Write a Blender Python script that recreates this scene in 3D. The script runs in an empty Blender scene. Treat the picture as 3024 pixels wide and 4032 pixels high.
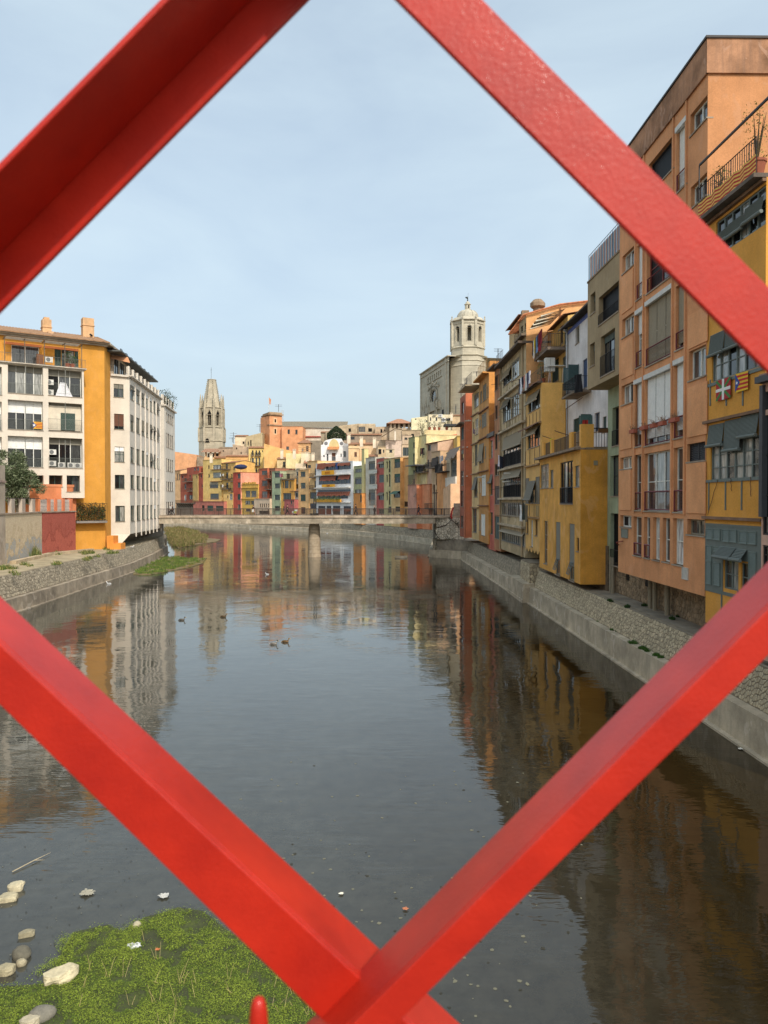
import bpy, math, random
from mathutils import Vector, noise
R = random.Random(11)
scene = bpy.context.scene
# ------------------------------------------------------------ camera, sky, sun, exposure
F, CX, CY, H = 2916.0, 1512.0, 2016.0, 9.1
PITCH = math.atan(44 / 2916)
cam_d = bpy.data.cameras.new('camera'); cam = bpy.data.objects.new('camera', cam_d)
scene.collection.objects.link(cam); scene.camera = cam
cam.location = (0, 0, H); cam.rotation_euler = (math.pi / 2 - PITCH, 0, 0)
cam_d.sensor_fit = 'VERTICAL'; cam_d.sensor_height = 36; cam_d.lens = 36 * F / 4032
cam_d.clip_start = 0.05; cam_d.clip_end = 6000
cam_d.dof.use_dof = True; cam_d.dof.focus_distance = 60; cam_d.dof.aperture_fstop = 7.5
SUN_EL, SUN_AZ = math.radians(43), math.radians(154)      # azimuth clockwise from +Y
world = bpy.data.worlds.new('World'); scene.world = world; world.use_nodes = True
wn = world.node_tree; wn.nodes.clear()
def N(nt, t, **kw):
    n = nt.nodes.new(t)
    for k, v in kw.items():
        if k in n.inputs: n.inputs[k].default_value = v
        else: setattr(n, k, v)
    return n
def LK(nt, a, ao, b, bi): nt.links.new(a.outputs[ao], b.inputs[bi])
sky = N(wn, 'ShaderNodeTexSky', sky_type='NISHITA', sun_disc=False, sun_elevation=SUN_EL, sun_rotation=SUN_AZ,
        air_density=1.0, dust_density=6.0, ozone_density=1.5)
tc = N(wn, 'ShaderNodeTexCoord'); mp = N(wn, 'ShaderNodeMapping'); mp.inputs['Scale'].default_value = (1.0, 1.0, 3.2)
LK(wn, tc, 'Generated', mp, 'Vector')
ns = N(wn, 'ShaderNodeTexNoise', Scale=2.6, Detail=6.0, Roughness=0.55, Distortion=0.5); LK(wn, mp, 'Vector', ns, 'Vector')
cr = N(wn, 'ShaderNodeMapRange'); cr.inputs[1].default_value = .3; cr.inputs[2].default_value = .75
cr.inputs[3].default_value = .5; cr.inputs[4].default_value = .75; LK(wn, ns, 'Fac', cr, 0)
mx = N(wn, 'ShaderNodeMixRGB'); mx.inputs[2].default_value = (3.75, 4.5, 4.85, 1)
LK(wn, cr, 0, mx, 0); LK(wn, sky, 0, mx, 1)
bg = N(wn, 'ShaderNodeBackground', Strength=0.15); LK(wn, mx, 0, bg, 0)
wo = N(wn, 'ShaderNodeOutputWorld'); LK(wn, bg, 0, wo, 0)
sd = bpy.data.lights.new('sun', 'SUN'); sun = bpy.data.objects.new('sun', sd); scene.collection.objects.link(sun)
sd.energy = 2.0; sd.angle = math.radians(0.9); sd.color = (1, .93, .82)
sv = Vector((math.sin(SUN_AZ) * math.cos(SUN_EL), math.cos(SUN_AZ) * math.cos(SUN_EL), math.sin(SUN_EL)))
sun.rotation_euler = sv.to_track_quat('Z', 'Y').to_euler()
scene.view_settings.view_transform = 'Standard'; scene.view_settings.look = 'None'
scene.view_settings.exposure = 0.5; scene.view_settings.gamma = 1
scene.cycles.max_bounces = 6; scene.cycles.diffuse_bounces = 3; scene.cycles.glossy_bounces = 3
scene.cycles.use_denoising = True

# ------------------------------------------------------------ unprojection of points of the photograph to real places
cp, sp = math.cos(PITCH), math.sin(PITCH)
def ray(px, py):
    a = (px - CX) / F; b = -(py - CY) / F
    return (a, cp + b * sp, -sp + b * cp)
def PY(px, py, Y):
    d = ray(px, py); t = Y / d[1]; return Vector((d[0] * t, Y, H + d[2] * t))
def GZ(px, py, z):
    d = ray(px, py); t = (z - H) / d[2]; return Vector((d[0] * t, d[1] * t, z))
CR = {1: (0, 1200, .4973), 2: (640, 1400, .36166), 3: (1200, 1500, .39180), 4: (1600, 1100, .51993), 5: (2050, 1100, .58746),
      6: (2400, 100, .54259), 7: (2400, 1200, .63291), 8: (1820, 1280, .217), 9: (1820, 1740, .217), 10: (2120, 1180, .217),
      11: (2080, 1640, .25316), 12: (2420, 1000, .36407), 13: (2420, 1700, .36407), 14: (1640, 1140, .24407), 15: (0, 2050, .49427),
      16: (600, 1950, .48222), 17: (2100, 2200, .55696), 18: (1650, 2050, .42194), 19: (0, 3250, .75346), 20: (900, 3500, .66305), 0: (0, 0, 1)}
def S(c, x, y): ox, oy, k = CR[c]; return ox + x * k, oy + y * k

# ------------------------------------------------------------ materials
MC = {}
def lin(c): return tuple((v / 12.92 if v <= .04045 else ((v + .055) / 1.055) ** 2.4) for v in (x / 255 for x in c))
def newmat(name):
    m = bpy.data.materials.new(name); m.use_nodes = True; nt = m.node_tree
    return m, nt, nt.nodes['Principled BSDF']
def plaster(rgb, dirt=.35, scale=1.0, rough=.9, bump=.25, name='plaster'):
    """rgb: sRGB 0-255 of the paint itself"""
    k = (name, rgb, dirt, scale)
    if k in MC: return MC[k]
    m, nt, b = newmat(name); c = lin(rgb); c = tuple(min(.86, v ** .8 * k_) for v, k_ in zip(c, (1.05, .98, .94)))
    tc = N(nt, 'ShaderNodeTexCoord')
    n1 = N(nt, 'ShaderNodeTexNoise', Scale=.55 * scale, Detail=7.0, Roughness=.62); LK(nt, tc, 'Object', n1, 'Vector')
    mp = N(nt, 'ShaderNodeMapping'); mp.inputs['Scale'].default_value = (2.6, 2.6, .22); LK(nt, tc, 'Object', mp, 'Vector')
    n2 = N(nt, 'ShaderNodeTexNoise', Scale=1.0 * scale, Detail=5.0, Roughness=.6); LK(nt, mp, 'Vector', n2, 'Vector')
    n3 = N(nt, 'ShaderNodeTexNoise', Scale=14.0 * scale, Detail=4.0, Roughness=.7); LK(nt, tc, 'Object', n3, 'Vector')
    r1 = N(nt, 'ShaderNodeValToRGB'); r1.color_ramp.elements[0].position = .3; r1.color_ramp.elements[1].position = .72
    r1.color_ramp.elements[0].color = (*[v * (1 - min(.75, dirt * .65 + .05)) for v in c], 1)
    r1.color_ramp.elements[1].color = (*[min(.92, v * 1.1 + .012) for v in c], 1); LK(nt, n1, 'Fac', r1, 0)
    g = sum(c) / 3
    mr = N(nt, 'ShaderNodeMapRange'); mr.inputs[1].default_value = .48; mr.inputs[2].default_value = .78
    mr.inputs[3].default_value = 0; mr.inputs[4].default_value = dirt; LK(nt, n2, 'Fac', mr, 0)
    m1 = N(nt, 'ShaderNodeMixRGB'); m1.inputs[2].default_value = (*[v * .45 + g * .12 for v in c], 1)
    LK(nt, mr, 0, m1, 0); LK(nt, r1, 0, m1, 1)
    mr2 = N(nt, 'ShaderNodeMapRange'); mr2.inputs[1].default_value = .3; mr2.inputs[2].default_value = .7
    mr2.inputs[3].default_value = .86; mr2.inputs[4].default_value = 1.08; LK(nt, n3, 'Fac', mr2, 0)
    m2 = N(nt, 'ShaderNodeMixRGB', blend_type='MULTIPLY'); m2.inputs[0].default_value = 1; LK(nt, m1, 0, m2, 1); LK(nt, mr2, 0, m2, 2)
    n4 = N(nt, 'ShaderNodeTexNoise', Scale=.8 * scale, Detail=5.0, Roughness=.55, Distortion=1.1)
    mp4 = N(nt, 'ShaderNodeMapping'); mp4.inputs['Location'].default_value = (13, 7, 3); mp4.inputs['Scale'].default_value = (1, 1, .7); LK(nt, tc, 'Object', mp4, 'Vector'); LK(nt, mp4, 'Vector', n4, 'Vector')
    mr4 = N(nt, 'ShaderNodeMapRange'); mr4.inputs[1].default_value = .585; mr4.inputs[2].default_value = .63; mr4.inputs[3].default_value = 0; mr4.inputs[4].default_value = min(.6, dirt * .85); LK(nt, n4, 'Fac', mr4, 0)
    m4 = N(nt, 'ShaderNodeMixRGB'); m4.inputs[2].default_value = (*[min(.85, v * .8 + g * .32) for v in c], 1); LK(nt, mr4, 0, m4, 0); LK(nt, m2, 0, m4, 1)
    LK(nt, m4, 0, b, 'Base Color'); b.inputs['Roughness'].default_value = rough
    b.inputs['Specular IOR Level'].default_value = .25
    bp = N(nt, 'ShaderNodeBump', Strength=bump, Distance=.02); LK(nt, n3, 'Fac', bp, 'Height'); LK(nt, bp, 0, b, 'Normal')
    MC[k] = m; return m
def flat(rgb, rough=.6, metal=0, spec=.4, var=.12, name='paint'):
    k = (name, rgb, rough, metal, var)
    if k in MC: return MC[k]
    m, nt, b = newmat(name); c = lin(rgb)
    tc = N(nt, 'ShaderNodeTexCoord'); n1 = N(nt, 'ShaderNodeTexNoise', Scale=5.0, Detail=5.0, Roughness=.65); LK(nt, tc, 'Object', n1, 'Vector')
    r1 = N(nt, 'ShaderNodeValToRGB'); r1.color_ramp.elements[0].position = .3; r1.color_ramp.elements[1].position = .7
    r1.color_ramp.elements[0].color = (*[v * (1 - var) for v in c], 1); r1.color_ramp.elements[1].color = (*[min(.95, v * (1 + var)) for v in c], 1)
    LK(nt, n1, 'Fac', r1, 0); LK(nt, r1, 0, b, 'Base Color')
    b.inputs['Roughness'].default_value = rough; b.inputs['Metallic'].default_value = metal; b.inputs['Specular IOR Level'].default_value = spec
    MC[k] = m; return m
def glass(kind='d'):
    k = ('glass', kind)
    if k in MC: return MC[k]
    col = {'d': (26, 28, 31), 'c': (150, 150, 144), 'm': (70, 72, 72), 'b': (58, 66, 78), 'w': (205, 207, 205), 'v': (12, 12, 13)}[kind]  # v: near-black, paints the unlit inside of open holes
    m, nt, b = newmat('glass_or_dark_inside'); c = lin(col)
    tc = N(nt, 'ShaderNodeTexCoord'); mp = N(nt, 'ShaderNodeMapping'); mp.inputs['Scale'].default_value = (6, 6, .8)
    LK(nt, tc, 'Object', mp, 'Vector')
    n1 = N(nt, 'ShaderNodeTexNoise', Scale=1.5, Detail=3.0); LK(nt, mp, 'Vector', n1, 'Vector')
    r1 = N(nt, 'ShaderNodeValToRGB'); r1.color_ramp.elements[0].position = .35; r1.color_ramp.elements[1].position = .65
    r1.color_ramp.elements[0].color = (*[v * .5 for v in c], 1); r1.color_ramp.elements[1].color = (*[min(.9, v * 1.3) for v in c], 1)
    LK(nt, n1, 'Fac', r1, 0); LK(nt, r1, 0, b, 'Base Color')
    b.inputs['Roughness'].default_value = .6 if kind == 'v' else .04; b.inputs['Specular IOR Level'].default_value = .2 if kind == 'v' else .9
    if kind != 'v':
        n2 = N(nt, 'ShaderNodeTexNoise', Scale=1.3, Detail=1.0); LK(nt, tc, 'Object', n2, 'Vector')
        bp = N(nt, 'ShaderNodeBump', Strength=.35, Distance=.02); LK(nt, n2, 'Fac', bp, 'Height'); LK(nt, bp, 0, b, 'Normal')
    MC[k] = m; return m
def tile_mat(rgb=(150, 108, 80)):
    k = ('tile', rgb)
    if k in MC: return MC[k]
    m, nt, b = newmat('clay_roof_tile'); c = lin(rgb)
    tc = N(nt, 'ShaderNodeTexCoord'); n1 = N(nt, 'ShaderNodeTexNoise', Scale=3.0, Detail=8.0, Roughness=.75); LK(nt, tc, 'Object', n1, 'Vector')
    r = N(nt, 'ShaderNodeValToRGB'); e = r.color_ramp.elements
    e[0].position = .28; e[0].color = (*[v * .35 for v in c], 1); e[1].position = .7; e[1].color = (*[min(.8, v * 1.35) for v in c], 1)
    x = e.new(.5); x.color = (*c, 1); LK(nt, n1, 'Fac', r, 0); LK(nt, r, 0, b, 'Base Color'); b.inputs['Roughness'].default_value = .95
    MC[k] = m; return m
def stone_mat(rgb, name='stone', contrast=.5, scale=1.5, blocks=None):
    k = (name, rgb, scale, blocks)
    if k in MC: return MC[k]
    m, nt, b = newmat(name); c = lin(rgb)
    tc = N(nt, 'ShaderNodeTexCoord'); oi = N(nt, 'ShaderNodeObjectInfo'); gi = N(nt, 'ShaderNodeNewGeometry')
    n1 = N(nt, 'ShaderNodeTexNoise', Scale=scale, Detail=9.0, Roughness=.7); LK(nt, tc, 'Object', n1, 'Vector')
    r = N(nt, 'ShaderNodeValToRGB'); e = r.color_ramp.elements
    e[0].position = .3; e[0].color = (*[v * (1 - contrast) for v in c], 1); e[1].position = .7; e[1].color = (*[min(.85, v * (1 + contrast * .5)) for v in c], 1)
    LK(nt, n1, 'Fac', r, 0)
    mr = N(nt, 'ShaderNodeMapRange'); mr.inputs[3].default_value = .72; mr.inputs[4].default_value = 1.25; LK(nt, gi, 'Random Per Island', mr, 0)
    mm = N(nt, 'ShaderNodeMixRGB', blend_type='MULTIPLY'); mm.inputs[0].default_value = 1 if blocks is None else 0
    LK(nt, r, 0, mm, 1); LK(nt, mr, 0, mm, 2)
    out = mm
    if blocks:
        mp = N(nt, 'ShaderNodeMapping'); mp.inputs['Rotation'].default_value = (math.pi / 2, 0, 0); LK(nt, tc, 'Object', mp, 'Vector')
        bt = N(nt, 'ShaderNodeTexBrick', Scale=1.0); bt.inputs['Brick Width'].default_value = blocks[0]; bt.inputs['Row Height'].default_value = blocks[1]
        bt.inputs['Mortar Size'].default_value = .03; bt.inputs['Color1'].default_value = (1, 1, 1, 1); bt.inputs['Color2'].default_value = (.8, .8, .78, 1)
        bt.inputs['Mortar'].default_value = (.6, .58, .55, 1); LK(nt, mp, 'Vector', bt, 'Vector')
        m3 = N(nt, 'ShaderNodeMixRGB', blend_type='MULTIPLY'); m3.inputs[0].default_value = .6; LK(nt, mm, 0, m3, 1); LK(nt, bt, 'Color', m3, 2); out = m3
    LK(nt, out, 0, b, 'Base Color'); b.inputs['Roughness'].default_value = .92
    n3 = N(nt, 'ShaderNodeTexNoise', Scale=9.0, Detail=6.0, Roughness=.7); LK(nt, tc, 'Object', n3, 'Vector')
    bp = N(nt, 'ShaderNodeBump', Strength=.6, Distance=.04); LK(nt, n3, 'Fac', bp, 'Height'); LK(nt, bp, 0, b, 'Normal')
    MC[k] = m; return m
def leaf_mat(rgb, name='leaf', var=.55):
    k = (name, rgb)
    if k in MC: return MC[k]
    m, nt, b = newmat(name); c = lin(rgb)
    gi = N(nt, 'ShaderNodeNewGeometry'); r = N(nt, 'ShaderNodeValToRGB'); e = r.color_ramp.elements
    e[0].color = (*[v * (1 - var) for v in c], 1); e[1].color = (*[min(.7, v * (1 + var)) for v in c], 1)
    LK(nt, gi, 'Random Per Island', r, 0); LK(nt, r, 0, b, 'Base Color'); b.inputs['Roughness'].default_value = .7
    b.inputs['Specular IOR Level'].default_value = .2
    MC[k] = m; return m

# ------------------------------------------------------------ objects
coll = scene.collection
ORG = {}
def thing(name, label, cat, loc=(0, 0, 0), group=None):
    o = bpy.data.objects.new(name, None); coll.objects.link(o); o.location = loc; o.empty_display_size = .2
    o['label'] = label; o['category'] = cat
    if group: o['group'] = group
    ORG[o.name] = Vector(loc); return o
def tag(o, label, cat, group=None):
    o['label'] = label; o['category'] = cat
    if group: o['group'] = group
    return o
def dup(root, loc, label, rotz=0, scale=1):
    r = root.copy(); coll.objects.link(r); r.location = loc; r.rotation_euler = (0, 0, rotz); r.scale = (scale,) * 3; r['label'] = label
    for ch in list(root.children):
        c = ch.copy(); coll.objects.link(c); c.parent = r
        for g in ch.children:
            d = g.copy(); coll.objects.link(d); d.parent = c
    return r
class MB:
    def __init__(s): s.v = []; s.f = []; s.mi = []; s.m = 0
    def poly(s, pts):
        i = len(s.v); s.v += [tuple(p) for p in pts]; s.f.append(tuple(range(i, i + len(pts)))); s.mi.append(s.m)
    def hexa(s, p):
        """8 points: bottom ring 0-3, top ring 4-7"""
        i = len(s.v); s.v += [tuple(q) for q in p]
        for f in ((0, 3, 2, 1), (4, 5, 6, 7), (0, 1, 5, 4), (1, 2, 6, 5), (2, 3, 7, 6), (3, 0, 4, 7)):
            s.f.append(tuple(i + k for k in f)); s.mi.append(s.m)
    def box(s, x0, x1, y0, y1, z0, z1):
        s.hexa([(x0, y0, z0), (x1, y0, z0), (x1, y1, z0), (x0, y1, z0), (x0, y0, z1), (x1, y0, z1), (x1, y1, z1), (x0, y1, z1)])
    def tube(s, pts, r, n=6, cap=True):
        """r: one radius or one per point"""
        pts = [Vector(p) for p in pts]; rs = r if isinstance(r, (list, tuple)) else [r] * len(pts)
        i0 = len(s.v)
        for k, p in enumerate(pts):
            d = (pts[min(k + 1, len(pts) - 1)] - pts[max(k - 1, 0)])
            d = d.normalized() if d.length else Vector((0, 0, 1))
            a = d.cross(Vector((0, 0, 1)) if abs(d.z) < .9 else Vector((1, 0, 0))).normalized(); b = d.cross(a)
            for j in range(n):
                t = 2 * math.pi * j / n; s.v.append(tuple(p + (a * math.cos(t) + b * math.sin(t)) * rs[k]))
        for k in range(len(pts) - 1):
            for j in range(n):
                a = i0 + k * n + j; b = i0 + k * n + (j + 1) % n; s.f.append((a, b, b + n, a + n)); s.mi.append(s.m)
        if cap:
            s.f.append(tuple(i0 + j for j in range(n))[::-1]); s.mi.append(s.m)
            e = i0 + (len(pts) - 1) * n; s.f.append(tuple(e + j for j in range(n))); s.mi.append(s.m)
    def lathe(s, c, prof, n=12, rot=0):
        """prof: list (r, z)"""
        i0 = len(s.v)
        for r, z in prof:
            for j in range(n):
                t = 2 * math.pi * j / n + rot; s.v.append((c[0] + r * math.cos(t), c[1] + r * math.sin(t), c[2] + z))
        for k in range(len(prof) - 1):
            for j in range(n):
                a = i0 + k * n + j; b = i0 + k * n + (j + 1) % n; s.f.append((a, b, b + n, a + n)); s.mi.append(s.m)
        s.f.append(tuple(i0 + j for j in range(n))[::-1]); s.mi.append(s.m)
        e = i0 + (len(prof) - 1) * n; s.f.append(tuple(e + j for j in range(n))); s.mi.append(s.m)
    def blob(s, c, r, n=8, m=5, jit=0, seed=0):
        """ellipsoid, optionally knocked out of shape"""
        rr = random.Random(seed); i0 = len(s.v); r = r if isinstance(r, (tuple, list)) else (r, r, r)
        s.v.append((c[0], c[1], c[2] - r[2]))
        for k in range(1, m):
            th = math.pi * k / m
            for j in range(n):
                ph = 2 * math.pi * j / n; q = 1 + rr.uniform(-jit, jit)
                s.v.append((c[0] + r[0] * q * math.sin(th) * math.cos(ph), c[1] + r[1] * q * math.sin(th) * math.sin(ph), c[2] - r[2] * q * math.cos(th)))
        s.v.append((c[0], c[1], c[2] + r[2])); top = len(s.v) - 1
        for j in range(n):
            s.f.append((i0, i0 + 1 + (j + 1) % n, i0 + 1 + j)); s.mi.append(s.m)
            e = i0 + 1 + (m - 2) * n; s.f.append((top, e + j, e + (j + 1) % n)); s.mi.append(s.m)
        for k in range(m - 2):
            for j in range(n):
                a = i0 + 1 + k * n + j; b = i0 + 1 + k * n + (j + 1) % n; s.f.append((a, b, b + n, a + n)); s.mi.append(s.m)
    def build(s, name, mat, parent=None, kind=None, smooth=False, org=None):
        if not s.v: return None
        if parent is not None: o0 = ORG[parent.name]
        else: o0 = Vector(org) if org is not None else Vector((0, 0, 0))
        me = bpy.data.meshes.new(name); me.from_pydata([(x - o0.x, y - o0.y, z - o0.z) for x, y, z in s.v], [], s.f)
        mats = mat if isinstance(mat, (list, tuple)) else [mat]
        for q in mats: me.materials.append(q)
        if len(mats) > 1: me.polygons.foreach_set('material_index', s.mi)
        if smooth: me.polygons.foreach_set('use_smooth', [True] * len(me.polygons))
        me.update(); o = bpy.data.objects.new(name, me); coll.objects.link(o)
        if parent is not None: o.parent = parent
        else: o.location = o0
        ORG[o.name] = o0
        if kind: o['kind'] = kind
        return o

class Face:
    """a vertical plane over the ground line A-B (A is the left end as seen from outside)"""
    def __init__(s, A, B):
        s.A = Vector(A); s.B = Vector(B); s.u = (s.B - s.A); s.L = s.u.length; s.u.normalize(); s.n = Vector((s.u.y, -s.u.x))
    def uz(s, px, py):
        d = ray(px, py); d2 = Vector((d[0], d[1])); t = s.A.dot(s.n) / d2.dot(s.n); q = d2 * t
        return (q - s.A).dot(s.u), H + d[2] * t
    def c(s, cr, x, y): return s.uz(*S(cr, x, y))
    def p(s, u, z, d=0):
        q = s.A + s.u * u + s.n * d; return Vector((q.x, q.y, z))
    def box(s, mb, u0, u1, z0, z1, d0, d1):
        p = s.p; mb.hexa([p(u0, z0, d1), p(u1, z0, d1), p(u1, z0, d0), p(u0, z0, d0), p(u0, z1, d1), p(u1, z1, d1), p(u1, z1, d0), p(u0, z1, d0)])
def hit(px, poly):
    a = (px - CX) / F; best = None
    for i in range(len(poly) - 1):
        (x0, y0), (x1, y1) = poly[i], poly[i + 1]
        den = (x1 - x0) - a * (y1 - y0)
        if abs(den) < 1e-9: continue
        t = (a * y0 - x0) / den
        if -1e-6 <= t <= 1 + 1e-6:
            q = (x0 + (x1 - x0) * t, y0 + (y1 - y0) * t)
            if best is None or q[1] < best[1]: best = q
    return best
def offset(poly, d):
    """shift a polyline to its right-hand side by d"""
    out = []
    for i, p in enumerate(poly):
        a = Vector(poly[max(i - 1, 0)]); b = Vector(poly[min(i + 1, len(poly) - 1)]); u = (b - a).normalized()
        out.append((p[0] + u.y * d, p[1] - u.x * d))
    return out

COL = {'w': (225, 224, 215), 'g': (52, 74, 66), 'b': (86, 66, 52), 'k': (40, 40, 42), 'y': (104, 112, 110), 'B': (62, 84, 120), 'r': (128, 52, 48), 't': (150, 140, 120)}
BL = {'g': (92, 104, 98), 'w': (236, 236, 232), 'n': (132, 128, 116), 'G': (70, 100, 88), 'b': (110, 74, 56), 't': (165, 155, 135)}
def railing(face, u0, u1, z0, h, d, parent, col='k', step=.13, name='railing', ends=0, hor=False, r=.012):
    mb = MB(); p = face.p
    segs = [(p(u0, 0, d), p(u1, 0, d))]
    if ends: segs += [(p(u0, 0, d - ends), p(u0, 0, d)), (p(u1, 0, d - ends), p(u1, 0, d))]
    for a, b in segs:
        L = (b - a).length
        for zz, rr in ((z0 + h, r * 1.8), (z0 + .05, r * 1.4)):
            mb.tube([(a.x, a.y, zz), (b.x, b.y, zz)], rr, 4)
        if hor:
            for k in range(1, int(h / .07)): mb.tube([(a.x, a.y, z0 + k * .07), (b.x, b.y, z0 + k * .07)], .006, 3, False)
            for q in (a, b): mb.tube([(q.x, q.y, z0), (q.x, q.y, z0 + h)], r * 1.8, 4)
        else:
            n = max(2, int(L / step))
            for k in range(n + 1):
                q = a.lerp(b, k / n); mb.tube([(q.x, q.y, z0), (q.x, q.y, z0 + h)], r if k % 8 else r * 1.6, 4 if r > .015 else 3, False)
    return mb.build(name, flat(COL[col] if isinstance(col, str) else col, .5), parent)
def blind(face, u0, u1, zt, zb, d, parent, col='n', tilt=0, roll=True, name='blind', pitch=.06):
    mb = MB(); n = max(3, int((zt - zb) / pitch)); p = face.p
    for k in range(n):
        a = zt - (zt - zb) * k / n; b = zt - (zt - zb) * (k + 1) / n
        da = d + tilt * (k / n); db = d + tilt * ((k + 1) / n); m = a * .35 + b * .65
        mb.poly([p(u0, m, db + .022), p(u1, m, db + .022), p(u1, a, da), p(u0, a, da)])
        mb.poly([p(u0, b, db), p(u1, b, db), p(u1, m, db + .022), p(u0, m, db + .022)])
    if roll: mb.tube([p(u0 - .02, zb - .04, d + tilt + .03), p(u1 + .02, zb - .04, d + tilt + .03)], .075, 8)
    return mb.build(name, flat(BL.get(col, col) if isinstance(col, str) else col, .75, var=.08, name='blind_slats'), parent)
def louvre(face, u0, u1, z0, z1, d, parent, col, name='louvre_panel', pitch=.075, fw=.05):
    mb = MB(); B = face.box
    B(mb, u0, u0 + fw, z0, z1, d, d + .045); B(mb, u1 - fw, u1, z0, z1, d, d + .045)
    B(mb, u0 + fw, u1 - fw, z0, z0 + fw, d, d + .045); B(mb, u0 + fw, u1 - fw, z1 - fw, z1, d, d + .045)
    n = max(2, int((z1 - z0 - 2 * fw) / pitch)); h = (z1 - z0 - 2 * fw) / n; p = face.p
    for k in range(n):
        a = z0 + fw + k * h
        mb.poly([p(u0 + fw, a, d + .04), p(u1 - fw, a, d + .04), p(u1 - fw, a + h * .95, d + .008), p(u0 + fw, a + h * .95, d + .008)])
    return mb.build(name, flat(col, .6, name='shutter_paint'), parent)
def swing(face, uh, z0, z1, w, ang, parent, col, name='shutter'):
    """an open shutter leaf hinged at uh; ang measured from the wall plane, w signed"""
    mb = MB(); p0 = face.p(uh, 0, .02); dr = face.u * (w * math.cos(ang)) + face.n * (abs(w) * math.sin(ang))
    A2 = Vector((p0.x, p0.y)); B2 = A2 + dr
    f2 = Face(A2, B2) if w > 0 else Face(B2, A2)
    return louvre(f2, 0, abs(w), z0, z1, -.02, parent, col, name, .09, .06)

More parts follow.
